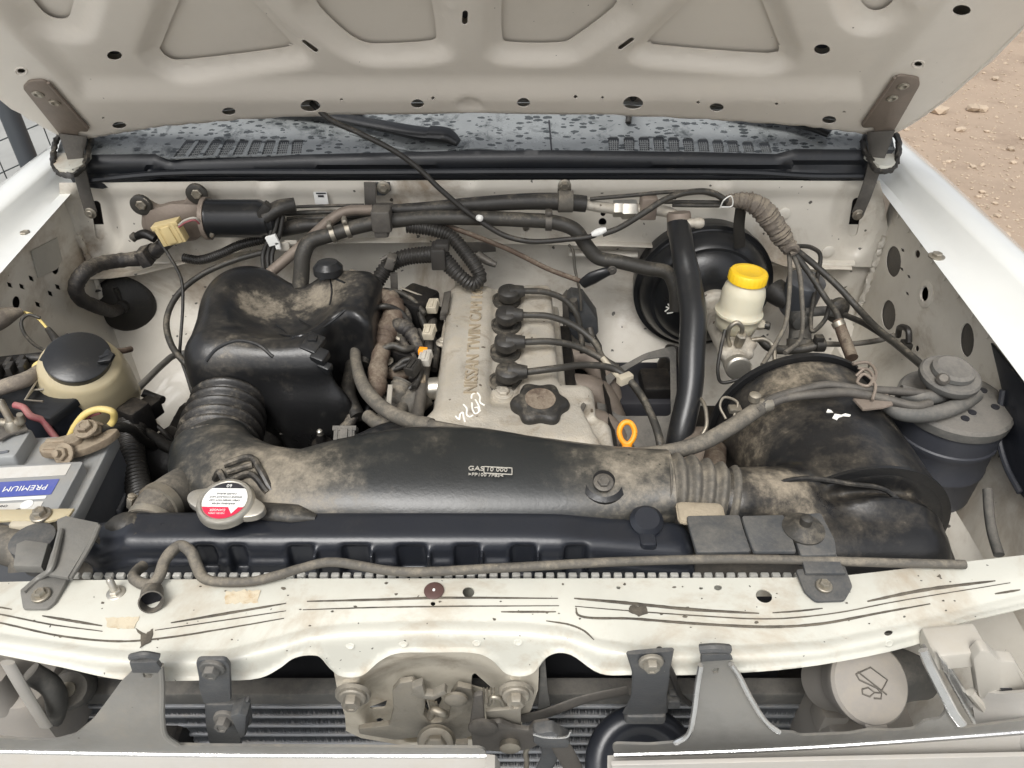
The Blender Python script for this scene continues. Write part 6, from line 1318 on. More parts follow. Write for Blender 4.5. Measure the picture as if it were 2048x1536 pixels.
# ================================================================ intake manifold side: looms, plugs, brackets
man = []
for k in range(4):
    y0 = .76 + k * .085
    man.append(Pc('runner', tube([(-.10, y0, .90), (-.15, y0, .905), (-.19, y0 - .01, .88), (-.215, y0 - .02, .83)], [.02, .021, .021, .02], 18), 'dark'))
thing('intake_manifold', 'dark grimy intake manifold runners beside the engine', 'manifold', man + [Pc('plenum', tube([(-.22, .70, .82), (-.225, .85, .82), (-.22, 1.04, .82)], [.03, .04, .03], 20), 'dark'), Pc('fuel_rail', tube([(-.125, .74, .955), (-.125, 1.03, .955)], .008, 12), 'steeld'), Pc('base', box((-.16, .87, .76), (.14, .36, .12), bev=.02), 'dark')])
hose('engine_loom', 'brown oily taped loom running along the intake manifold', [V(745, 575, z=1.0), V(758, 596, z=1.0), V(782, 604, z=.998), V(790, 630, z=.99), V(775, 665, z=.982), V(765, 690, z=.978), V(758, 730, z=.97), V(750, 775, z=.96), V(740, 800, z=.95)], [.012, .014, .016, .0175, .017, .012, .014, .0145, .012], 'tapebr', 'wiring', 18, 10, wrap=.05)
hose('engine_loom', 'twisted black loom branching towards the injector plugs', [V(775, 655, z=.985), V(800, 652, z=.99), V(822, 668, z=.985), V(838, 695, z=.975), V(848, 712, z=.97)], [.010, .012, .011, .008, .006], 'tapeb', 'wiring', 14, 10, wrap=.06)
hose('injector_wire', 'black wire looped over the lower manifold', [V(785, 740, z=.965), V(812, 720, z=.975), V(835, 722, z=.975), V(842, 745, z=.97), V(828, 775, z=.965)], .0042, 'rubber', 'wire')
for k, (a, b, lab, m, y_) in enumerate(((865, 612, 'pale injector plug nearest the firewall', 'connw', .03), (858, 664, 'cream injector plug above the orange tipped one', 'connw', 0), (850, 716, 'white injector plug with an orange tip', 'whitepl', 0))):
    ps = connector(V(a, b, z=.985), unit((1, -.15, .1)), unit((.15, 1, .2)), (.016, .021, .012), m)
    if k == 2: ps.append(Pc('orange_tip', box(V(846, 702, z=.99), (.012, .010, .008), (1, -.15, 0), (.15, 1, 0), .001), 'orange'))
    thing('injector_plug', lab, 'connector', ps)
thing('cable_bracket', 'dark olive folded steel bracket on the manifold', 'bracket', [Pc('web', plate([(760, 730), (778, 694), (790, 690), (806, 702), (830, 735), (800, 728), (784, 722)], .018, .002, z=.955), 'dark')])
thing('throttle_housing', 'black angular throttle housing at the manifold rear', 'throttle body', [Pc('housing', J(box(V(832, 615, z=.97), (.055, .06, .05), (1, -.6, 0), (.6, 1, 0), .006), box(V(850, 640, z=.95), (.04, .05, .04), (1, -.8, 0), (.8, 1, 0), .005)), 'dark'), Pc('link', tube([V(800, 575, z=1.0), V(835, 588, z=.995), V(868, 602, z=.99)], .0016, 6), 'steel')])
thing('bracket_post', 'grey upright bracket behind the manifold', 'bracket', Pc('p', plate([(780, 545), (795, 545), (798, 640), (786, 640)], .003, .001, y=1.03), 'steeld'))
thing('coil_bracket', 'grey metal bracket clipped to the rear of the engine cover', 'bracket', [Pc('b', J(plate([(888, 590), (905, 585), (903, 640), (880, 640), (884, 615)], .006, .002, z=.965), plate([(892, 588), (902, 586), (896, 625), (880, 632)], .004, .001, z=.985)), 'steeld')])
cd1 = [V(815, 452, y=1.09), V(860, 458, y=1.085), V(900, 472, y=1.08), V(930, 505, y=1.06), V(952, 535, y=1.04), V(960, 556, y=1.03), V(944, 568, y=1.02), V(920, 552, y=1.02), V(898, 530, y=1.03), V(880, 512, y=1.04), V(845, 510, y=1.05), V(800, 518, y=1.05), V(770, 540, y=1.04), V(748, 575, y=1.02)]
thing('corrugated_conduit', 'black corrugated wiring conduit looping over the engine rear', 'conduit', [Pc('conduit', tube(cd1, [.0115] * 8 + [.0135] * 4 + [.013, .012], 18, 8, rib=(.0018, .0052)), 'conduit', smooth=80), Pc('clip', box(V(878, 510, y=1.03), (.022, .034, .034), bev=.003), 'conduit'), Pc('upper_clip', box(V(884, 490, y=1.03), (.022, .02, .012), bev=.003), 'conduit'), Pc('tie', J(box(V(782, 522, y=1.03), (.014, .02, .02), (1, 0, -.4), Y_, .002), tube([V(762, 520, y=1.03), V(778, 512, y=1.03), V(790, 524, y=1.02)], .003, 6)), 'steeld')])
thing('loom_bracket', 'black flat bracket with a square hole behind the conduit', 'bracket', [Pc('b', plate([(930, 484), (990, 484), (992, 502), (955, 505), (935, 500)], .003, .001, y=1.11), 'steeld'), Pc('stub', tube([V(955, 510, y=1.10), V(975, 522, y=1.09), V(992, 530, y=1.085)], [.008, .007, .005], 10), 'steeld')])
hose('throttle_cable', 'thin brown throttle cable slanting down to a black lever', [V(885, 448, y=1.10), V(940, 468, y=1.09), V(1020, 502, y=1.08), V(1100, 540, y=1.07), V(1172, 566, y=1.06)], .0042, 'tapebr', 'cable')
thing('throttle_lever', 'black lever joined to the end of the brown cable', 'lever', [Pc('lever', tube([V(1165, 568, y=1.06), V(1185, 556, y=1.055), V(1210, 545, y=1.055), V(1228, 540, y=1.06)], [.009, .012, .009, .006], 12, flat=.006, upv=Y_), 'blackc'), Pc('pin', bolt(V(1224, 541, y=1.052), -Y_, .005, .004), 'steeld')])
thing('firewall_module', 'dark grey faceted box mounted low on the firewall beside the engine', 'module', [Pc('case', plate([(1130, 585), (1142, 574), (1165, 578), (1192, 616), (1194, 645), (1178, 668), (1150, 660), (1130, 640)], .035, .006, y=1.12), 'bracket'), Pc('mount', J(plate([(1124, 590), (1134, 578), (1138, 640), (1126, 650)], .006, .001, y=1.08), tube([V(1145, 600, y=1.08), V(1148, 620, y=1.08)], .008, 10)), 'steeld'), Pc('nipple', tube([V(1178, 655, y=1.08), V(1184, 675, y=1.07)], .006, 10), 'steeld')])
hose('module_wire', 'thin grey wire dropping from the firewall ledge to the module', [V(1138, 490, y=1.12), V(1146, 500, y=1.11), V(1150, 540, y=1.10), V(1160, 590, y=1.08), V(1162, 620, y=1.08)], .0024, 'hoseg', 'wire')
hose('thin_cable', 'thin black cable hanging from the wiper plug past the air chamber', [V(318, 482, y=1.09), V(340, 515, y=1.08), V(362, 560, y=1.05), V(366, 610, y=1.02), V(362, 680, y=.98), V(360, 710, y=.97), V(372, 750, y=.95), V(384, 785, y=.93)], .0026, 'rubber', 'cable')
hose('speedometer_cable', 'black cable sweeping in a wide arc round the left of the air chamber', [V(545, 500, y=1.12), V(470, 520, y=1.11), V(400, 552, y=1.09), V(355, 590, y=1.06), V(332, 640, y=1.02), V(340, 690, y=.98), V(372, 728, y=.95), V(402, 752, y=.94)], .0050, 'rubberd', 'cable')
hose('pale_pipe', 'pale grey pipe climbing the wheel house beside the reservoir', [V(262, 790, z=.86), V(290, 765, z=.86), V(330, 725, z=.84), V(350, 710, z=.83), V(385, 704, z=.83)], .0055, 'canlid', 'pipe')
hose('left_loom', 'thick black corrugated loom dropping between battery and duct', [V(268, 835, z=.93), V(262, 880, z=.92), V(268, 930, z=.91), V(280, 985, z=.90), V(292, 1030, z=.90), V(298, 1060, z=.89)], [.022, .017, .016, .017, .016, .015], 'conduit', 'wiring', 20, 8, rib=(.0018, .006))
thing('loom_junction', 'black junction block on the loom beside the battery', 'junction', [Pc('block', J(box(V(275, 838, z=.93), (.034, .034, .05), (1, -.5, 0), (.5, 1, 0), .006), box(V(300, 815, z=.925), (.026, .024, .024), (1, -.5, 0), (.5, 1, 0), .004)), 'dark'), Pc('tail', tube([V(285, 785, z=.93), V(310, 795, z=.92), V(325, 800, z=.92)], .006, 10), 'rubber')])
hose('starter_cable', 'black cable running from the battery loom under the bellows', [V(270, 850, z=.93), V(310, 880, z=.90), V(350, 898, z=.88), V(400, 902, z=.86), V(470, 890, z=.83)], .0085, 'rubber', 'cable')
hose('starter_cable', 'thinner black wire curling below the starter cable', [V(300, 840, z=.92), V(330, 868, z=.90), V(345, 888, z=.88), V(330, 905, z=.87)], .003, 'rubber', 'wire')
thing('oil_filter_pod', 'black filter housing hidden in the gap left of the duct', 'housing', Pc('p', tube([V(300, 900, z=.86), V(340, 930, z=.84), V(370, 960, z=.82)], [.045, .05, .045], 20), 'dark'))
# gap behind the duct, right of the engine
thing('heat_shield', 'grey steel plate with a dark opening between engine and hoses', 'heat shield',
      [Pc('plate', sheet(roundpoly([(1192, 768), (1225, 742), (1290, 706), (1352, 690), (1355, 900), (1200, 890)], 14), [roundpoly([(1214, 776), (1232, 752), (1290, 718), (1340, 712), (1342, 832), (1240, 832), (1216, 816)], 10, 4)], 8, lambda u, v: V(u, v, z=.87 + .0002 * (768 - v)), .002, flip=True), 'canlid'), Pc('dome', lathe([(.012, 0), (.010, .004), (.003, .006)], V(1204, 830, z=.862), Z_, 18), 'canlid'), Pc('opening_shade', box(V(1285, 790, z=.80), (.16, .12, .06), bev=.01), 'ink_and_shade')])  # dark box under the plate paints the shade in its opening
thing('steering_shaft', 'dark steering coupling under the brake booster', 'shaft', [Pc('shaft', tube([V(1300, 800, z=.80), V(1330, 740, z=.82), V(1350, 700, z=.84)], .018, 16), 'dark'), Pc('joint', box(V(1310, 775, z=.83), (.05, .06, .04), bev=.006), 'dark')])
thing('power_steering_pump', 'black pump body below the ignition leads', 'pump', [Pc('body', tube([(.16, .74, .80), (.16, .66, .80)], .05, 24), 'dark'), Pc('fitting', lathe([(.012, 0), (.012, .02), (.008, .03)], V(1250, 920, z=.90), Z_, 14), 'steel')])
thing('exhaust_shield', 'rusty brown heat shield under the thick black hose', 'heat shield', Pc('s', J(tube([V(1380, 905, z=.86), V(1400, 935, z=.87), V(1390, 970, z=.87)], [.035, .035, .03], 16), box(V(1395, 900, z=.84), (.06, .05, .06), bev=.01)), 'hinge'))
hose('brake_flex', 'grimy hose stub rising beside the air cleaner rim', [V(1432, 900, z=.90), V(1428, 930, z=.92), V(1422, 965, z=.93)], [.014, .015, .013], 'tapebr')
hose('bent_wire', 'thin bent wire hanging behind the thick black hose', [V(1395, 790, z=.93), V(1408, 810, z=.93), V(1414, 850, z=.92), V(1404, 870, z=.91)], .0028, 'steel', 'wire')
hose('fender_drain', 'pale pipe with a white band down the right inner fender', [V(1975, 980, x=.615), V(1978, 1030, x=.605), V(1985, 1065, x=.600), V(1998, 1110, x=.595)], .006, 'canlid', 'pipe')

thing('sensor_plug', 'grey ribbed sensor plug standing in the dark gap behind the duct', 'connector', connector(V(690, 880, z=.935), unit((1, 0, 0)), unit((0, .8, .6)), (.028, .034, .016), 'canlid'))
hose('gap_wire', 'thin wire lying across the dark gap behind the duct', [V(560, 868, z=.90), V(620, 862, z=.905), V(680, 854, z=.91)], .0016, 'steeld', 'wire')
thing('sensor_stud', 'small cylindrical sender in the dark gap behind the duct', 'sensor', [Pc('body', lathe([(.014, -.02), (.014, .004), (.008, .008), (.005, .02)], V(645, 890, z=.90), Z_, 18), 'dark'), Pc('tip', lathe([(.004, .02), (.004, .026), (.002, .028)], V(645, 890, z=.90), Z_, 10), 'alub')])
hose('gap_loom', 'tangled dark loom below the manifold brackets', [V(700, 770, z=.92), V(690, 800, z=.93), V(705, 830, z=.93), V(690, 860, z=.92)], .009, 'tapeb', 'wiring', 12, 8, wrap=.08)

for lab, mat, r, pts in (
    ('black hose squeezed between air chamber and engine loom', 'rubber', .008, [(738, 555, 1.0), (744, 600, .99), (730, 645, .98), (735, 690, .97), (728, 730, .96)]),
    ('taped wire bundle crossing under the injector plugs', 'tapeb', .0065, [(800, 605, .985), (816, 640, .982), (806, 680, .972), (828, 716, .965), (826, 762, .955)]),
    ('thin black hose hugging the engine cover side', 'rubber', .005, [(852, 578, .985), (838, 612, .985), (848, 650, .972), (872, 690, .955), (868, 740, .945)]),
    ('short rubber pipe arching between looms', 'rubberd', .0048, [(758, 702, .98), (786, 690, .985), (812, 700, .98), (836, 692, .975)]),
    ('fat black hose down the air chamber flank', 'rubber', .011, [(695, 672, .955), (704, 730, .95), (696, 790, .94), (716, 835, .93)]),
    ('grimy hose elbow above the lower black hose', 'hoseg', .009, [(735, 832, .94), (762, 846, .945), (790, 838, .94), (806, 815, .935)]),
    ('brown cracked hose under the folded bracket', 'tapebr', .008, [(770, 745, .95), (800, 752, .95), (824, 745, .945), (846, 752, .94)]),
    ('slim wire bundle over the brown loom', 'conduit', .004, [(745, 620, 1.005), (770, 612, 1.012), (800, 622, 1.0), (822, 650, .99)]),
    ('looped black wire beside the water outlet', 'conduit', .0035, [(792, 738, .97), (818, 730, .978), (838, 740, .974), (836, 765, .966), (818, 778, .96)]),
    ('dusty vacuum tube along the rear manifold', 'rubberd', .004, [(768, 580, 1.0), (800, 585, 1.0), (826, 600, .995), (850, 628, .985)])):
    hose('manifold_hose' if 'wire' not in lab else 'wire_bundle', lab, [V(a, b, z=q) for a, b, q in pts], r, mat, 'hose' if 'wire' not in lab else 'wiring', 14, 10, wrap=.04 if mat in ('tapeb', 'tapebr') else None)
thing('pressure_regulator', 'small grey metal pressure regulator between the looms', 'regulator', [Pc('can', lathe([(.013, -.014), (.015, -.010), (.015, 0), (.0165, .001), (.0165, .004), (.013, .005), (.012, .012), (.004, .013)], V(806, 668, z=.975), unit((.2, -.3, 1)), 26), 'steel'), Pc('nipple', lathe([(.003, .012), (.003, .022)], V(806, 668, z=.975), unit((.2, -.3, 1)), 10), 'steel')])
thing('idle_valve', 'dark cylindrical idle valve on the manifold', 'valve', [Pc('body', tube([V(815, 690, z=.96), V(838, 676, z=.962)], .014, 20), 'dark'), Pc('end', lathe([(.0145, 0), (.0145, .004), (.008, .006)], V(838, 676, z=.962), unit((1, .4, 0)), 22), 'steeld')])
for k, (a, b, lab) in enumerate(((790, 640, 'black two pin plug on the rear manifold'), (826, 735, 'black plug beside the looped wire'), (748, 655, 'black plug clipped to the air chamber side'))):
    thing('sensor_plug', lab, 'connector', connector(V(a, b, z=.985), unit((1, -.5, .1)), unit((.5, 1, .2)), (.016, .022, .014), 'conduit'))
for a, b, z, lab in ((775, 722, .962, 'bolt on the folded olive bracket'), (858, 768, .95, 'bolt beside the corroded water outlet'), (822, 610, .985, 'bolt on the throttle housing')):
    thing('bolt', lab + ' head', 'bolt', Pc('bolt', bolt(V(a, b, z=z), unit((0, -.2, 1)), .0055, .005), 'steel'))

sp_ = [(1984, 686), (2075, 800), (2090, 1040), (2040, 985), (2012, 930), (1996, 860), (2006, 780)]
SPq = px_yz(sp_, .632); sc_ = SPq.mean(0)
thing('gap_shade_sheet', 'dark sheet standing in for the shaded gap at the inner fender behind the canister', 'shaded gap', [Pc('gap_sheet', prism(SPq - sc_, (.634, sc_[0], sc_[1]), Y_, Z_, -.004, .001, a=X_), 'tank'), Pc('gap_edge', tube([V(a, b, x=.628) for a, b in sp_[3:]], .004, 8, 6), 'canister')])  # dark sheet painting the shaded gap between inner fender and fender

thing('added_frame_rail', 'dark chassis rail added to deepen the shade low beside the battery', 'chassis rail', [Pc('rail', box((-.44, .72, .66), (.10, .86, .14), bev=.008), 'dark'), Pc('added_rail_bracket', box((-.40, .80, .75), (.10, .12, .06), bev=.01), 'dark')])  # dark mass added to deepen the shade under the battery side
thing('added_frame_rail', 'dark chassis rail added to deepen the shade below the air cleaner', 'chassis rail', [Pc('rail', box((.34, .72, .64), (.12, .86, .14), bev=.008), 'dark'), Pc('added_engine_mount', box((.22, .82, .72), (.12, .12, .08), bev=.015), 'dark')])  # added dark mass, keeps the low gap on this side in shade
ex_ = [Pc('runner', tube([(.09, .76 + k * .085, .87), (.135, .76 + k * .08, .865), (.165, .78 + k * .055, .81), (.17, .82 + k * .02, .73)], [.021, .021, .020, .019], 16), 'hinge') for k in range(4)]
thing('added_exhaust', 'rusty exhaust manifold runners added to darken the gap right of the engine cover', 'manifold', ex_ + [Pc('shield', sheet([(.74, .80), (1.05, .80), (1.05, .885), (.74, .885)], [], .02, lambda y, z: np.stack([.125 + .03 * np.sin((z - .80) * 30), y, z], -1), .002), 'dark')])  # runners and shield added to make the gap beside the engine dark
thing('added_alternator', 'dark alternator body put in to darken the gap between radiator and engine', 'added_alternator', [Pc('body', tube([(-.17, .60, .82), (-.17, .70, .82)], .055, 28), 'dark'), Pc('pulley', lathe([(.030, -.02), (.032, 0), (.026, .006), (.032, .012), (.030, .016)], (-.17, .595, .82), -Y_, 30), 'steeld')])  # dark body added to block light low in front of the engine
thing('added_steering_box', 'grimy steering box added to darken the gap beneath the fluid reservoir', 'steering box', [Pc('box', box((-.47, .86, .78), (.12, .14, .14), bev=.02), 'dark'), Pc('cover', lathe([(.04, 0), (.04, .015), (.02, .02)], (-.47, .86, .85), Z_, 24), 'dark')])  # dark block added so the space under the reservoir stays shaded
thing('added_gearbox', 'dark gearbox and bell housing added to deepen the shade behind the engine', 'gearbox', [Pc('added_bell_housing', tube([(-.01, 1.06, .72), (-.01, 1.14, .70)], [.17, .14], 28), 'dark')])  # dark bulk added to hide pale walls and deepen the rear gap

# ================================================================ front: condenser
YC = .462
zt = [V(1000, b, y=YC)[2] for b in (1384,)][0]
tubes, fins = [], []
x0c, x1c = V(150, 1400, y=YC)[0], V(1640, 1400, y=YC)[0]
bt_ = Pc('condenser_tube', box(((x0c + x1c) / 2, YC, zt - .018), (x1c - x0c, .018, .0042), bev=.001), 'fin'); tubes.append(bt_)
for k in range(1, 9): tubes.append(Inst(bt_, (0, 0, -.0215 * k)))
n = 300; xs = np.linspace(x0c + .004, x1c - .004, n * 2)
for k in range(9):
    z0 = zt - .018 - .0215 * k; zz = np.where(np.arange(n * 2) % 2 == 0, z0 - .0025, z0 - .0190)
    jz = rng.normal(0, .0006, n * 2)
    A = np.stack([xs + jz, np.full(n * 2, YC - .0075), zz], 1); B = A + (0, .015, 0)
    Vt = np.vstack([A, B]); F = [(i, i + 1, n * 2 + i + 1, n * 2 + i) for i in range(n * 2 - 1)]
    fins.append(Pc('fin_row', (Vt, F), 'fin', smooth=0, kind='stuff'))
hd = Pc('upper_header', box(((x0c + x1c) / 2, YC + .002, zt), (x1c - x0c, .022, .020), bev=.003), 'canlid')
thing('condenser', 'finned air conditioning condenser behind the hood latch', 'condenser', [hd, Pc('manifold_pipe', tube([(x0c, YC, zt + .01), (x0c, YC, .52)], .011, 16), 'canlid'), Pc('manifold_pipe', tube([(x1c, YC, zt + .01), (x1c, YC, .52)], .011, 16), 'canlid')] + tubes + fins)
# ================================================================ hood latch
YL = .401
lo_ = [(662, 1290), (668, 1345), (676, 1388), (690, 1432), (692, 1462), (722, 1476), (790, 1488), (850, 1498), (930, 1504), (1000, 1494), (1040, 1472), (1044, 1446), (1062, 1420), (1076, 1380), (1080, 1290)]
lh_ = [roundpoly([(738, 1414), (755, 1408), (775, 1400), (770, 1416), (744, 1418)], 3), circ(9, 14, (814, 1392), 5), circ(9, 14, (814, 1416), 8), circ(8, 12, (912, 1410), 5), circ(7, 12, (760, 1440), 4), roundpoly([(846, 1386), (880, 1384), (884, 1400), (872, 1424), (856, 1424), (846, 1410)], 4), roundpoly([(944, 1350), (950, 1346), (986, 1378), (980, 1384), (942, 1372)], 3), roundpoly([(914, 1466), (920, 1460), (930, 1460), (934, 1466), (934, 1480), (914, 1480)], 3)]
def latch_f(u, v):
    h = .010 * stepf(u, 690, 735) * stepf(u, 1072, 1020) * stepf(v, 1318, 1350) * 0
    rec = stepf(np.hypot((u - 870) / 150, (v - 1400) / 80), 1.15, .85)
    bosses = sum(stepf(np.hypot((u - a) / 34, (v - b) / 30), 1.2, .8) for a, b in ((706, 1390), (1030, 1386)))
    cheek = stepf(v, 1352, 1330) * stepf(np.abs(u - 870), 120, 80)
    return V(u, v, y=YL + .020 * rec - .006 * bosses + .00010 * (v - 1300))
lgq = sheet(lo_, lh_, 6.0, latch_f, .002, 3.0, flip=True)
inner = plate([(786, 1372), (800, 1356), (826, 1352), (850, 1372), (852, 1400), (848, 1420), (862, 1436), (884, 1434), (900, 1420), (902, 1380), (916, 1362), (944, 1368), (950, 1400), (950, 1460), (920, 1470), (860, 1462), (790, 1470), (720, 1458), (718, 1448), (780, 1440), (788, 1410)], .006, .0015, y=YL + .016, rnd=.002)
lparts = [Pc('bracket', lgq, 'latchp', smooth=50), Pc('latch_plate', inner, 'latch')]
for a, b in ((705, 1394), (1032, 1390)):
    lparts.append(Pc('bolt', J(bolt(V(a, b, y=YL - .010) , unit((0, -1, .1)), .0088, .012), lathe([(.018, -.004), (.017, 0), (.010, .001)], V(a, b, y=YL - .008), -Y_, 28)), 'latch'))
lparts += [Pc('lower_bolt', J(bolt(V(872, 1484, y=YL - .006), unit((0, -1, .5)), .012, .010), lathe([(.021, -.004), (.019, .001), (.012, .002)], V(872, 1486, y=YL - .004), unit((0, -1, .4)), 28)), 'latch'),
           Pc('rivet', lathe([(.012, 0), (.012, .003), (.008, .005), (.002, .0055)], V(912, 1396, y=YL + .002), -Y_, 24), 'latch'), Pc('hook', tube([V(862, 1432, y=YL - .002), V(868, 1420, y=YL - .006), V(884, 1426, y=YL - .008), V(892, 1430, y=YL - .004)], .004, 10), 'steel'),
           Pc('striker_plate', plate([(826, 1362), (846, 1354), (852, 1376), (866, 1378), (890, 1366), (895, 1372), (870, 1386), (850, 1384), (826, 1376)], .008, .001, y=YL - .002), 'latch'),
           Pc('spring', J(*[tube([V(856 + k * 5, 1398 + 2 * k, y=YL + .006), V(862 + k * 5, 1420 + k, y=YL + .002)], .0018, 8, smooth=False) for k in range(4)]), 'steel'),
           Pc('side_spring', J(*[lathe([(.0075, 0), (.0085, .001), (.0075, .002)], V(965 + k * 7, 1392, y=YL - .004), X_, 16) for k in range(4)]), 'latch'),
           Pc('spring_loop', tube([V(978, 1408, y=YL - .008), V(985, 1394, y=YL - .010), V(998, 1396, y=YL - .010), V(1006, 1410, y=YL - .008)], .0024, 8), 'steel'),
           Pc('tab', plate([(972, 1416), (1042, 1410), (1042, 1452), (1010, 1452), (974, 1440)], .004, .001, y=YL - .004), 'latch'), Pc('lower_tab', plate([(912, 1478), (936, 1476), (936, 1496), (912, 1496)], .006, .001, y=YL - .008), 'latch')]
thing('hood_latch', 'grimy steel hood latch bolted below the front panel', 'latch', lparts)
ll = plate([(948, 1384), (966, 1380), (970, 1440), (1000, 1436), (1030, 1448), (1058, 1452), (1068, 1440), (1098, 1436), (1104, 1452), (1140, 1460), (1130, 1472), (1090, 1474), (1060, 1490), (1010, 1496), (946, 1490), (940, 1440)], .005, .0015, y=YL - .012, rnd=.003)
thing('release_lever', 'dark safety catch lever with a finger pad beside the latch', 'lever', [Pc('lever', ll, 'steeld', [Pc('pivot', lathe([(.015, 0), (.015, .003), (.012, .005), (.002, .005)], V(966, 1452, y=YL - .017), -Y_, 26), 'steeld'), Pc('end_clip', lathe([(.010, 0), (.011, .006), (.007, .008)], V(1020, 1486, y=YL - .017), -Y_, 16), 'steel')]), Pc('finger_pad', plate([(1066, 1446), (1104, 1440), (1140, 1462), (1134, 1474), (1084, 1474), (1066, 1464)], .012, .002, y=YL - .016, rnd=.003), 'bracket', [Pc('pad_edge', tube([V(1066, 1468, y=YL - .029), V(1090, 1474, y=YL - .029), V(1134, 1473, y=YL - .029), V(1142, 1462, y=YL - .029)], .0014, 6), 'chrome')])])
hose('latch_stay', 'flat grey strap slanting from the latch over the condenser', [V(1040, 1438, y=YL + .012), V(1090, 1425, y=YL + .010), V(1170, 1402, y=YL + .014), V(1256, 1380, y=YL + .02)], .0085, 'steeld', 'strap', flat=.002, upv=Y_)
thing('latch_upright', 'dusty vertical stay behind the latch bracket edge', 'stay', Pc('u', plate([(1080, 1318), (1090, 1312), (1096, 1380), (1106, 1428), (1074, 1432), (1078, 1380)], .003, .001, y=YL + .016), 'canlid'))
hose('lower_strap', 'grey flat strap falling away below the finger pad', [V(1110, 1474, y=YL - .01), V(1132, 1506, y=YL - .01), V(1150, 1545, y=YL - .01), V(1165, 1590, y=YL - .008)], .011, 'steeld', 'strap', flat=.002, upv=Y_)
hose('lower_strap', 'dark slim strap beside the grey one below the latch', [V(1096, 1478, y=YL + .006), V(1100, 1510, y=YL + .01), V(1084, 1545, y=YL + .01)], .010, 'bracket', 'strap', flat=.002, upv=Y_)
hose('release_cable', 'thin cable hanging below the latch lever', [V(1058, 1490, y=YL), V(1052, 1505, y=YL), V(1054, 1520, y=YL), V(1050, 1560, y=YL)], .003, 'steel', 'cable')
# bolted dark bracket
thing('condenser_bracket', 'dark teal bolted bracket tying the condenser to the front panel', 'bracket',
      [Pc('upper_arm', plate([(394, 1318), (400, 1312), (452, 1312), (462, 1324), (464, 1395), (448, 1398), (410, 1400), (400, 1370), (400, 1350)], .004, .0015, y=.358, rnd=.003), 'bracket', [Pc('bolt', bolt(V(425, 1336, y=.353), -Y_, .0070, .008), 'canlid')]),
       Pc('lower_arm', plate([(412, 1400), (462, 1400), (500, 1392), (506, 1440), (484, 1450), (484, 1490), (424, 1492), (414, 1440)], .005, .0015, y=.368, rnd=.003), 'bracket', [Pc('bolt', bolt(V(450, 1436, y=.361), unit((0, -1, .2)), .0068, .012), 'canlid'), Pc('flange', plate([(470, 1400), (490, 1394), (502, 1400), (500, 1440), (490, 1446), (478, 1420)], .016, .002, y=.367), 'bracket')])])
# horn
hb = V(1284, 1532, y=.384); hax = unit((0, -.62, .78))
pr_ = [(.046 + .016 * math.cos(q), .013 * math.sin(q)) for q in np.linspace(-2.6, 2.6, 14)]
horn = J(lathe(pr_, hb, hax, 56), lathe([(.040, -.012), (.040, -.004), (.014, -.002), (.012, .004), (.002, .005)], hb, hax, 40))
thing('horn', 'dark blue green round horn hanging below the front panel', 'horn', [Pc('disc', horn, 'tank'), Pc('bracket', tube([V(1300, 1302, y=.358), V(1302, 1340, y=.358), V(1298, 1390, y=.366), V(1290, 1424, y=.378)], [.020, .0165, .0165, .022], 12, 6, flat=.0022, upv=Y_, power=4), 'bracket'), Pc('bolt', bolt(V(1302, 1324, y=.353), -Y_, .0068, .008), 'latch'), Pc('collar', box(V(1290, 1428, y=.380), (.040, .014, .012), bev=.004), 'bracket'), Pc('terminal', J(box(V(1345, 1395, y=.405), (.010, .008, .022), bev=.002), box(V(1346, 1402, y=.40), (.014, .010, .012), bev=.002)), 'bracket')])
hose('horn_wire', 'thin black wire from the front panel to the horn', [V(1318, 1298, y=.360), V(1328, 1318, y=.358), V(1346, 1350, y=.365), V(1362, 1390, y=.395), V(1380, 1408, y=.40)], .0028, 'rubber', 'wire')
# ================================================================ grille top frames
def gr_y(u, v): return .354 - .020 * stepf(v, 1325, 1490)
gl = [(262, 1345), (270, 1328), (278, 1322), (312, 1322), (322, 1330), (324, 1370), (324, 1440), (330, 1470), (352, 1490), (420, 1492), (700, 1494), (960, 1496), (972, 1502), (972, 1512), (700, 1512), (300, 1508), (-120, 1502), (-120, 1472), (0, 1476), (60, 1481), (110, 1481), (150, 1470), (185, 1440), (215, 1400), (240, 1366)]
gl = roundpoly(gl, 7, 3)
gsh = sheet(gl, [roundpoly([(284, 1346), (306, 1348), (304, 1356), (288, 1355)], 2)], 9, lambda u, v: V(u, v, y=gr_y(u, v)), .0025, 3, flip=True)
def strip(pts, dz, dyf, n_=3):
    """a strip that falls from a pixel line on the frame plane down and forward"""
    A = np.array([V(a, b, y=gr_y(a, b)) for a, b in pts]); rows = [A]
    for k in range(1, n_ + 1): rows.append(A + np.array((0, dyf * math.sin(k / n_ * 1.5), dz * k / n_)))
    m = len(A); Vt = np.concatenate(rows); F = [(i * m + j, (i + 1) * m + j, (i + 1) * m + j + 1, i * m + j + 1) for i in range(n_) for j in range(m - 1)]
    return Vt, F
ledl = [(-120, 1502), (0, 1503), (200, 1507), (500, 1511), (800, 1512), (972, 1512)]
E1 = [V(a, b, y=gr_y(a, b)) for a, b in ledl]
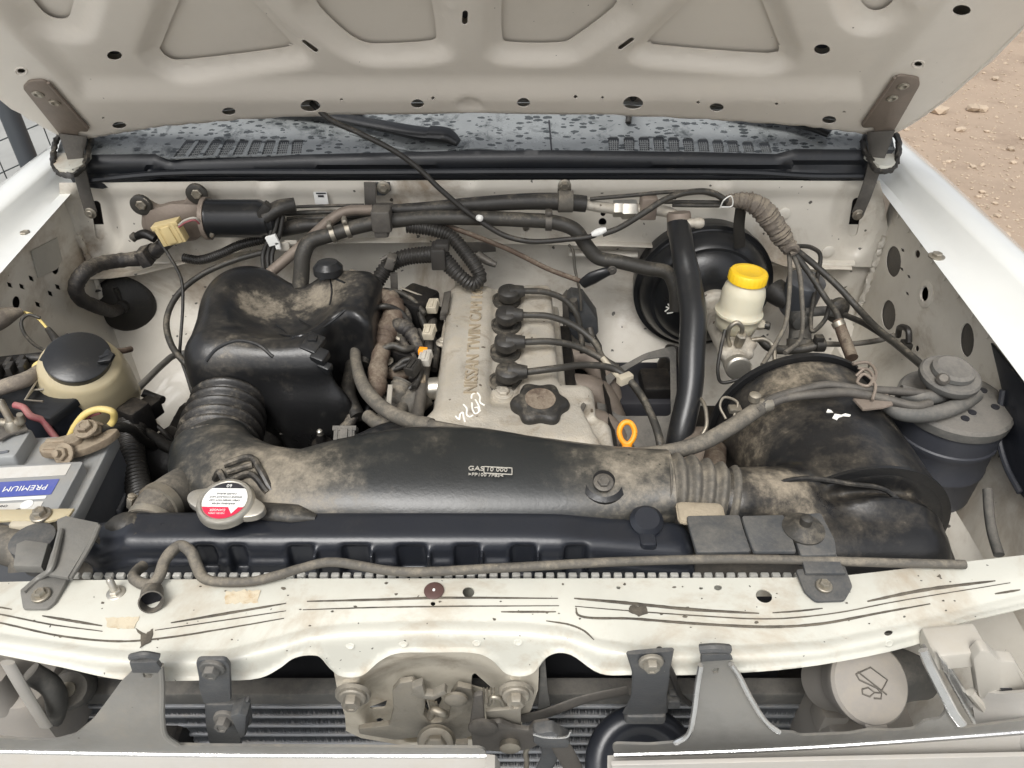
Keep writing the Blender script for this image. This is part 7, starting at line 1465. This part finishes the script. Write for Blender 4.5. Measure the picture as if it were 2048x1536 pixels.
thing('grille_frame', 'worn silver grille frame with a tapered upright left of the latch', 'grille',
      [Pc('frame', gsh, 'grille'), Pc('bright_edge', tube(E1, .0022, 8, 6), 'chrome'), Pc('face', strip([(-120, 1504)] + ledl[1:-1] + [(990, 1513)], -.05, -.02), 'grilled', smooth=60), Pc('end_cap', plate([(972, 1508), (990, 1510), (1000, 1525), (1002, 1560), (972, 1560)], .02, .004, y=.332), 'grilled'), Pc('flange', tube([V(322, 1330, y=.351), V(325, 1370, y=gr_y(0, 1370) - .003), V(325, 1440, y=gr_y(0, 1440) - .003), V(332, 1472, y=gr_y(0, 1472) - .003), V(356, 1490, y=gr_y(0, 1490) - .003)], .0025, 8), 'grille'), Pc('clip', J(plate([(262, 1318), (316, 1316), (326, 1330), (320, 1338), (268, 1338)], .004, .001, y=.352), tube([V(262, 1314, y=.350), V(290, 1309, y=.348), V(318, 1314, y=.350)], .003, 8)), 'bracket')])
gR = [(1224, 1494), (1232, 1488), (1300, 1490), (1350, 1486), (1376, 1470), (1386, 1430), (1394, 1370), (1400, 1330), (1406, 1316), (1455, 1316), (1464, 1328), (1478, 1350), (1500, 1395), (1530, 1442), (1556, 1464), (1590, 1466), (1600, 1472), (1700, 1468), (1740, 1460), (1790, 1462), (1830, 1458), (1850, 1442), (1880, 1438), (1892, 1424), (1888, 1400), (1846, 1312), (1840, 1300), (1850, 1290), (1866, 1316), (1920, 1430), (1932, 1448), (1900, 1460), (2200, 1420), (2200, 1450), (2048, 1464), (1800, 1482), (1500, 1500), (1240, 1510), (1228, 1506)]
gR = roundpoly(gR, 7, 3)
gsr = sheet(gR, [roundpoly([(1424, 1338), (1438, 1336), (1436, 1346), (1426, 1347)], 2)], 9, lambda u, v: V(u, v, y=gr_y(u, v)), .0025, 3, flip=True)
ledr = [(1228, 1510), (1400, 1505), (1600, 1496), (1800, 1483), (2048, 1464), (2200, 1450)]
E2 = [V(a, b, y=gr_y(a, b)) for a, b in ledr]
fl1 = [V(a, b, y=gr_y(a, b) - .003) for a, b in ((1402, 1330), (1395, 1370), (1387, 1430), (1376, 1470), (1350, 1486))]
fl2 = [V(a, b, y=gr_y(a, b) - .003) for a, b in ((1462, 1328), (1478, 1352), (1502, 1398), (1532, 1444), (1558, 1464))]
fl3 = [V(a, b, y=gr_y(a, b) - .004) for a, b in ((1846, 1300), (1858, 1330), (1885, 1384), (1910, 1430), (1925, 1450))]
thing('grille_frame', 'worn silver grille frame with tapered upright between horn and washer cap', 'grille',
      [Pc('frame', gsr, 'grille'), Pc('bright_edge', tube(E2, .0024, 8, 6), 'chrome'), Pc('face', strip([(1215, 1511)] + ledr[1:], -.05, -.02), 'grilled', smooth=60), Pc('flange', tube(fl1, .0025, 8), 'chrome'), Pc('flange', tube(fl2, .0025, 8), 'chrome'), Pc('side_flange', tube(fl3, .004, 8, flat=.002, upv=Y_), 'chrome'), Pc('lower_rail', plate([(1222, 1522), (2200, 1500), (2200, 1600), (1226, 1620)], .004, .001, y=.318), 'grilled'), Pc('clip', J(plate([(1402, 1302), (1455, 1300), (1464, 1312), (1400, 1316)], .004, .001, y=.352), tube([V(1400, 1298, y=.350), V(1430, 1296, y=.348), V(1458, 1298, y=.350)], .004, 8)), 'bracket')])
# ================================================================ washer tank and headlamp bracket
wc = V(1739, 1366, y=.385); wax = unit((.12, -.55, .85)); wu = unit(np.cross(Y_, wax)); ww_ = np.cross(wax, wu)
cw = lathe([(.028, -.030), (.034, -.026), (.0365, -.012), (.0385, -.004), (.0385, .0), (.036, .003), (.001, .0035)], wc, wax, 56)
icon = [[(-.015, .007), (.0, .014), (.016, .004), (.008, -.008), (.005, -.004), (-.012, .002), (-.015, .007)], [(-.013, .009), (.014, -.009)], [(-.010, -.006), (-.004, -.004), (.002, -.008), (-.003, -.012), (-.010, -.010), (-.010, -.006)], [(.002, -.008), (.009, -.008), (.008, -.013), (.001, -.013)]]
ic = Pc('washer_symbol', J(*[tube([wc + wax * .0038 + wu * a + ww_ * b for a, b in s], .0008, 6, smooth=False) for s in icon]), 'steeld')
thing('washer_tank', 'grey washer fluid tank with a round cap bearing a wiper symbol', 'washer tank',
      [Pc('cap', cw, 'greypl', [ic, Pc('tab', prism(roundpoly([(-.010, -.034), (.014, -.034), (.012, -.048), (-.004, -.048)], .004), wc - wax * .004, wu, ww_, .006, .001), 'greypl')]), Pc('neck', lathe([(.030, -.075), (.030, -.028)], wc, wax, 40), 'greypl'),
       Pc('tank', J(box(V(1700, 1450, y=.43), (.10, .07, .10), bev=.012), box(V(1660, 1425, y=.42), (.03, .03, .03), bev=.006)), 'greypl'), Pc('pump_hump', tube([V(1640, 1370, y=.43), V(1700, 1360, y=.44), V(1800, 1350, y=.44), V(1850, 1360, y=.44)], [.02, .028, .028, .02], 18), 'canlid')])
thing('headlamp_bracket', 'dusty white plastic headlamp bracket clipped to the front panel end', 'bracket',
      [Pc('top_block', J(box(V(1905, 1292, y=.385), (.046, .030, .022), (1, 0, .18), Y_, .003)), 'whitepl'), Pc('arm', plate([(1935, 1300), (1952, 1280), (1968, 1282), (1990, 1302), (2020, 1304), (2060, 1370), (2060, 1390), (1996, 1388), (1990, 1376), (1948, 1378), (1940, 1330)], .010, .002, y=.375, rnd=.003), 'whitepl', [Pc('slot', plate([(2000, 1376), (2024, 1376), (2022, 1382), (2004, 1383)], .001, 0, y=.3648), 'ink_and_shade')]),
       Pc('rod', tube([V(1890, 1330, y=.375), V(1925, 1390, y=.37), V(1960, 1440, y=.365)], [.004, .005, .008], 12, flat=.003, upv=Y_), 'chrome'), Pc('spring_clip', J(plate([(1872, 1300), (1890, 1320), (1895, 1345), (1880, 1330)], .006, .001, y=.372)), 'chrome')])
thing('headlamp', 'pale headlamp shell at the dirt road side corner', 'headlamp', [Pc('shell', sheet([(1940, 1380), (2000, 1388), (2250, 1370), (2250, 1560), (1990, 1560), (1950, 1440)], [], 12, lambda u, v: V(u, v, y=.372 - .0003 * (u - 1930) * .5 - .03 * stepf(v, 1380, 1520)), .003, flip=True), 'grilled', smooth=60), Pc('rim', tube([V(1940, 1384, y=.368), V(1975, 1430, y=.36), V(2000, 1480, y=.345), V(2010, 1550, y=.33)], .004, 8), 'whitepl')])
# corner beyond the panel, fence side: coolant bottle, stays
thing('coolant_bottle', 'grey overflow bottle in the front corner on the fence side', 'bottle', [Pc('body', box(V(15, 1400, y=.44), (.14, .08, .10), bev=.02), 'greypl'), Pc('stay', tube([V(15, 1325, y=.40), V(50, 1385, y=.40), V(92, 1452, y=.40)], .007, 10, flat=.003, upv=Y_), 'grilled'), Pc('neck', lathe([(.02, -.03), (.02, .02), (.012, .024)], V(-10, 1370, y=.42), Z_, 20), 'greypl')])
hose('corner_hose', 'thick pale hose bending down in the front corner on the fence side', [V(60, 1345, y=.42), V(100, 1370, y=.42), V(112, 1400, y=.42), V(105, 1440, y=.42), V(92, 1480, y=.42)], .011, 'canlid')
thing('corner_receiver', 'dusty round receiver drier end beside the corner hose', 'receiver', [Pc('body', lathe([(.020, -.05), (.022, 0), (.018, .008), (.004, .010)], V(140, 1378, y=.44), unit((.3, -.5, .8)), 24), 'canlid'), Pc('cap', lathe([(.008, .009), (.008, .014), (.004, .015)], V(140, 1378, y=.44), unit((.3, -.5, .8)), 12), 'steel')])
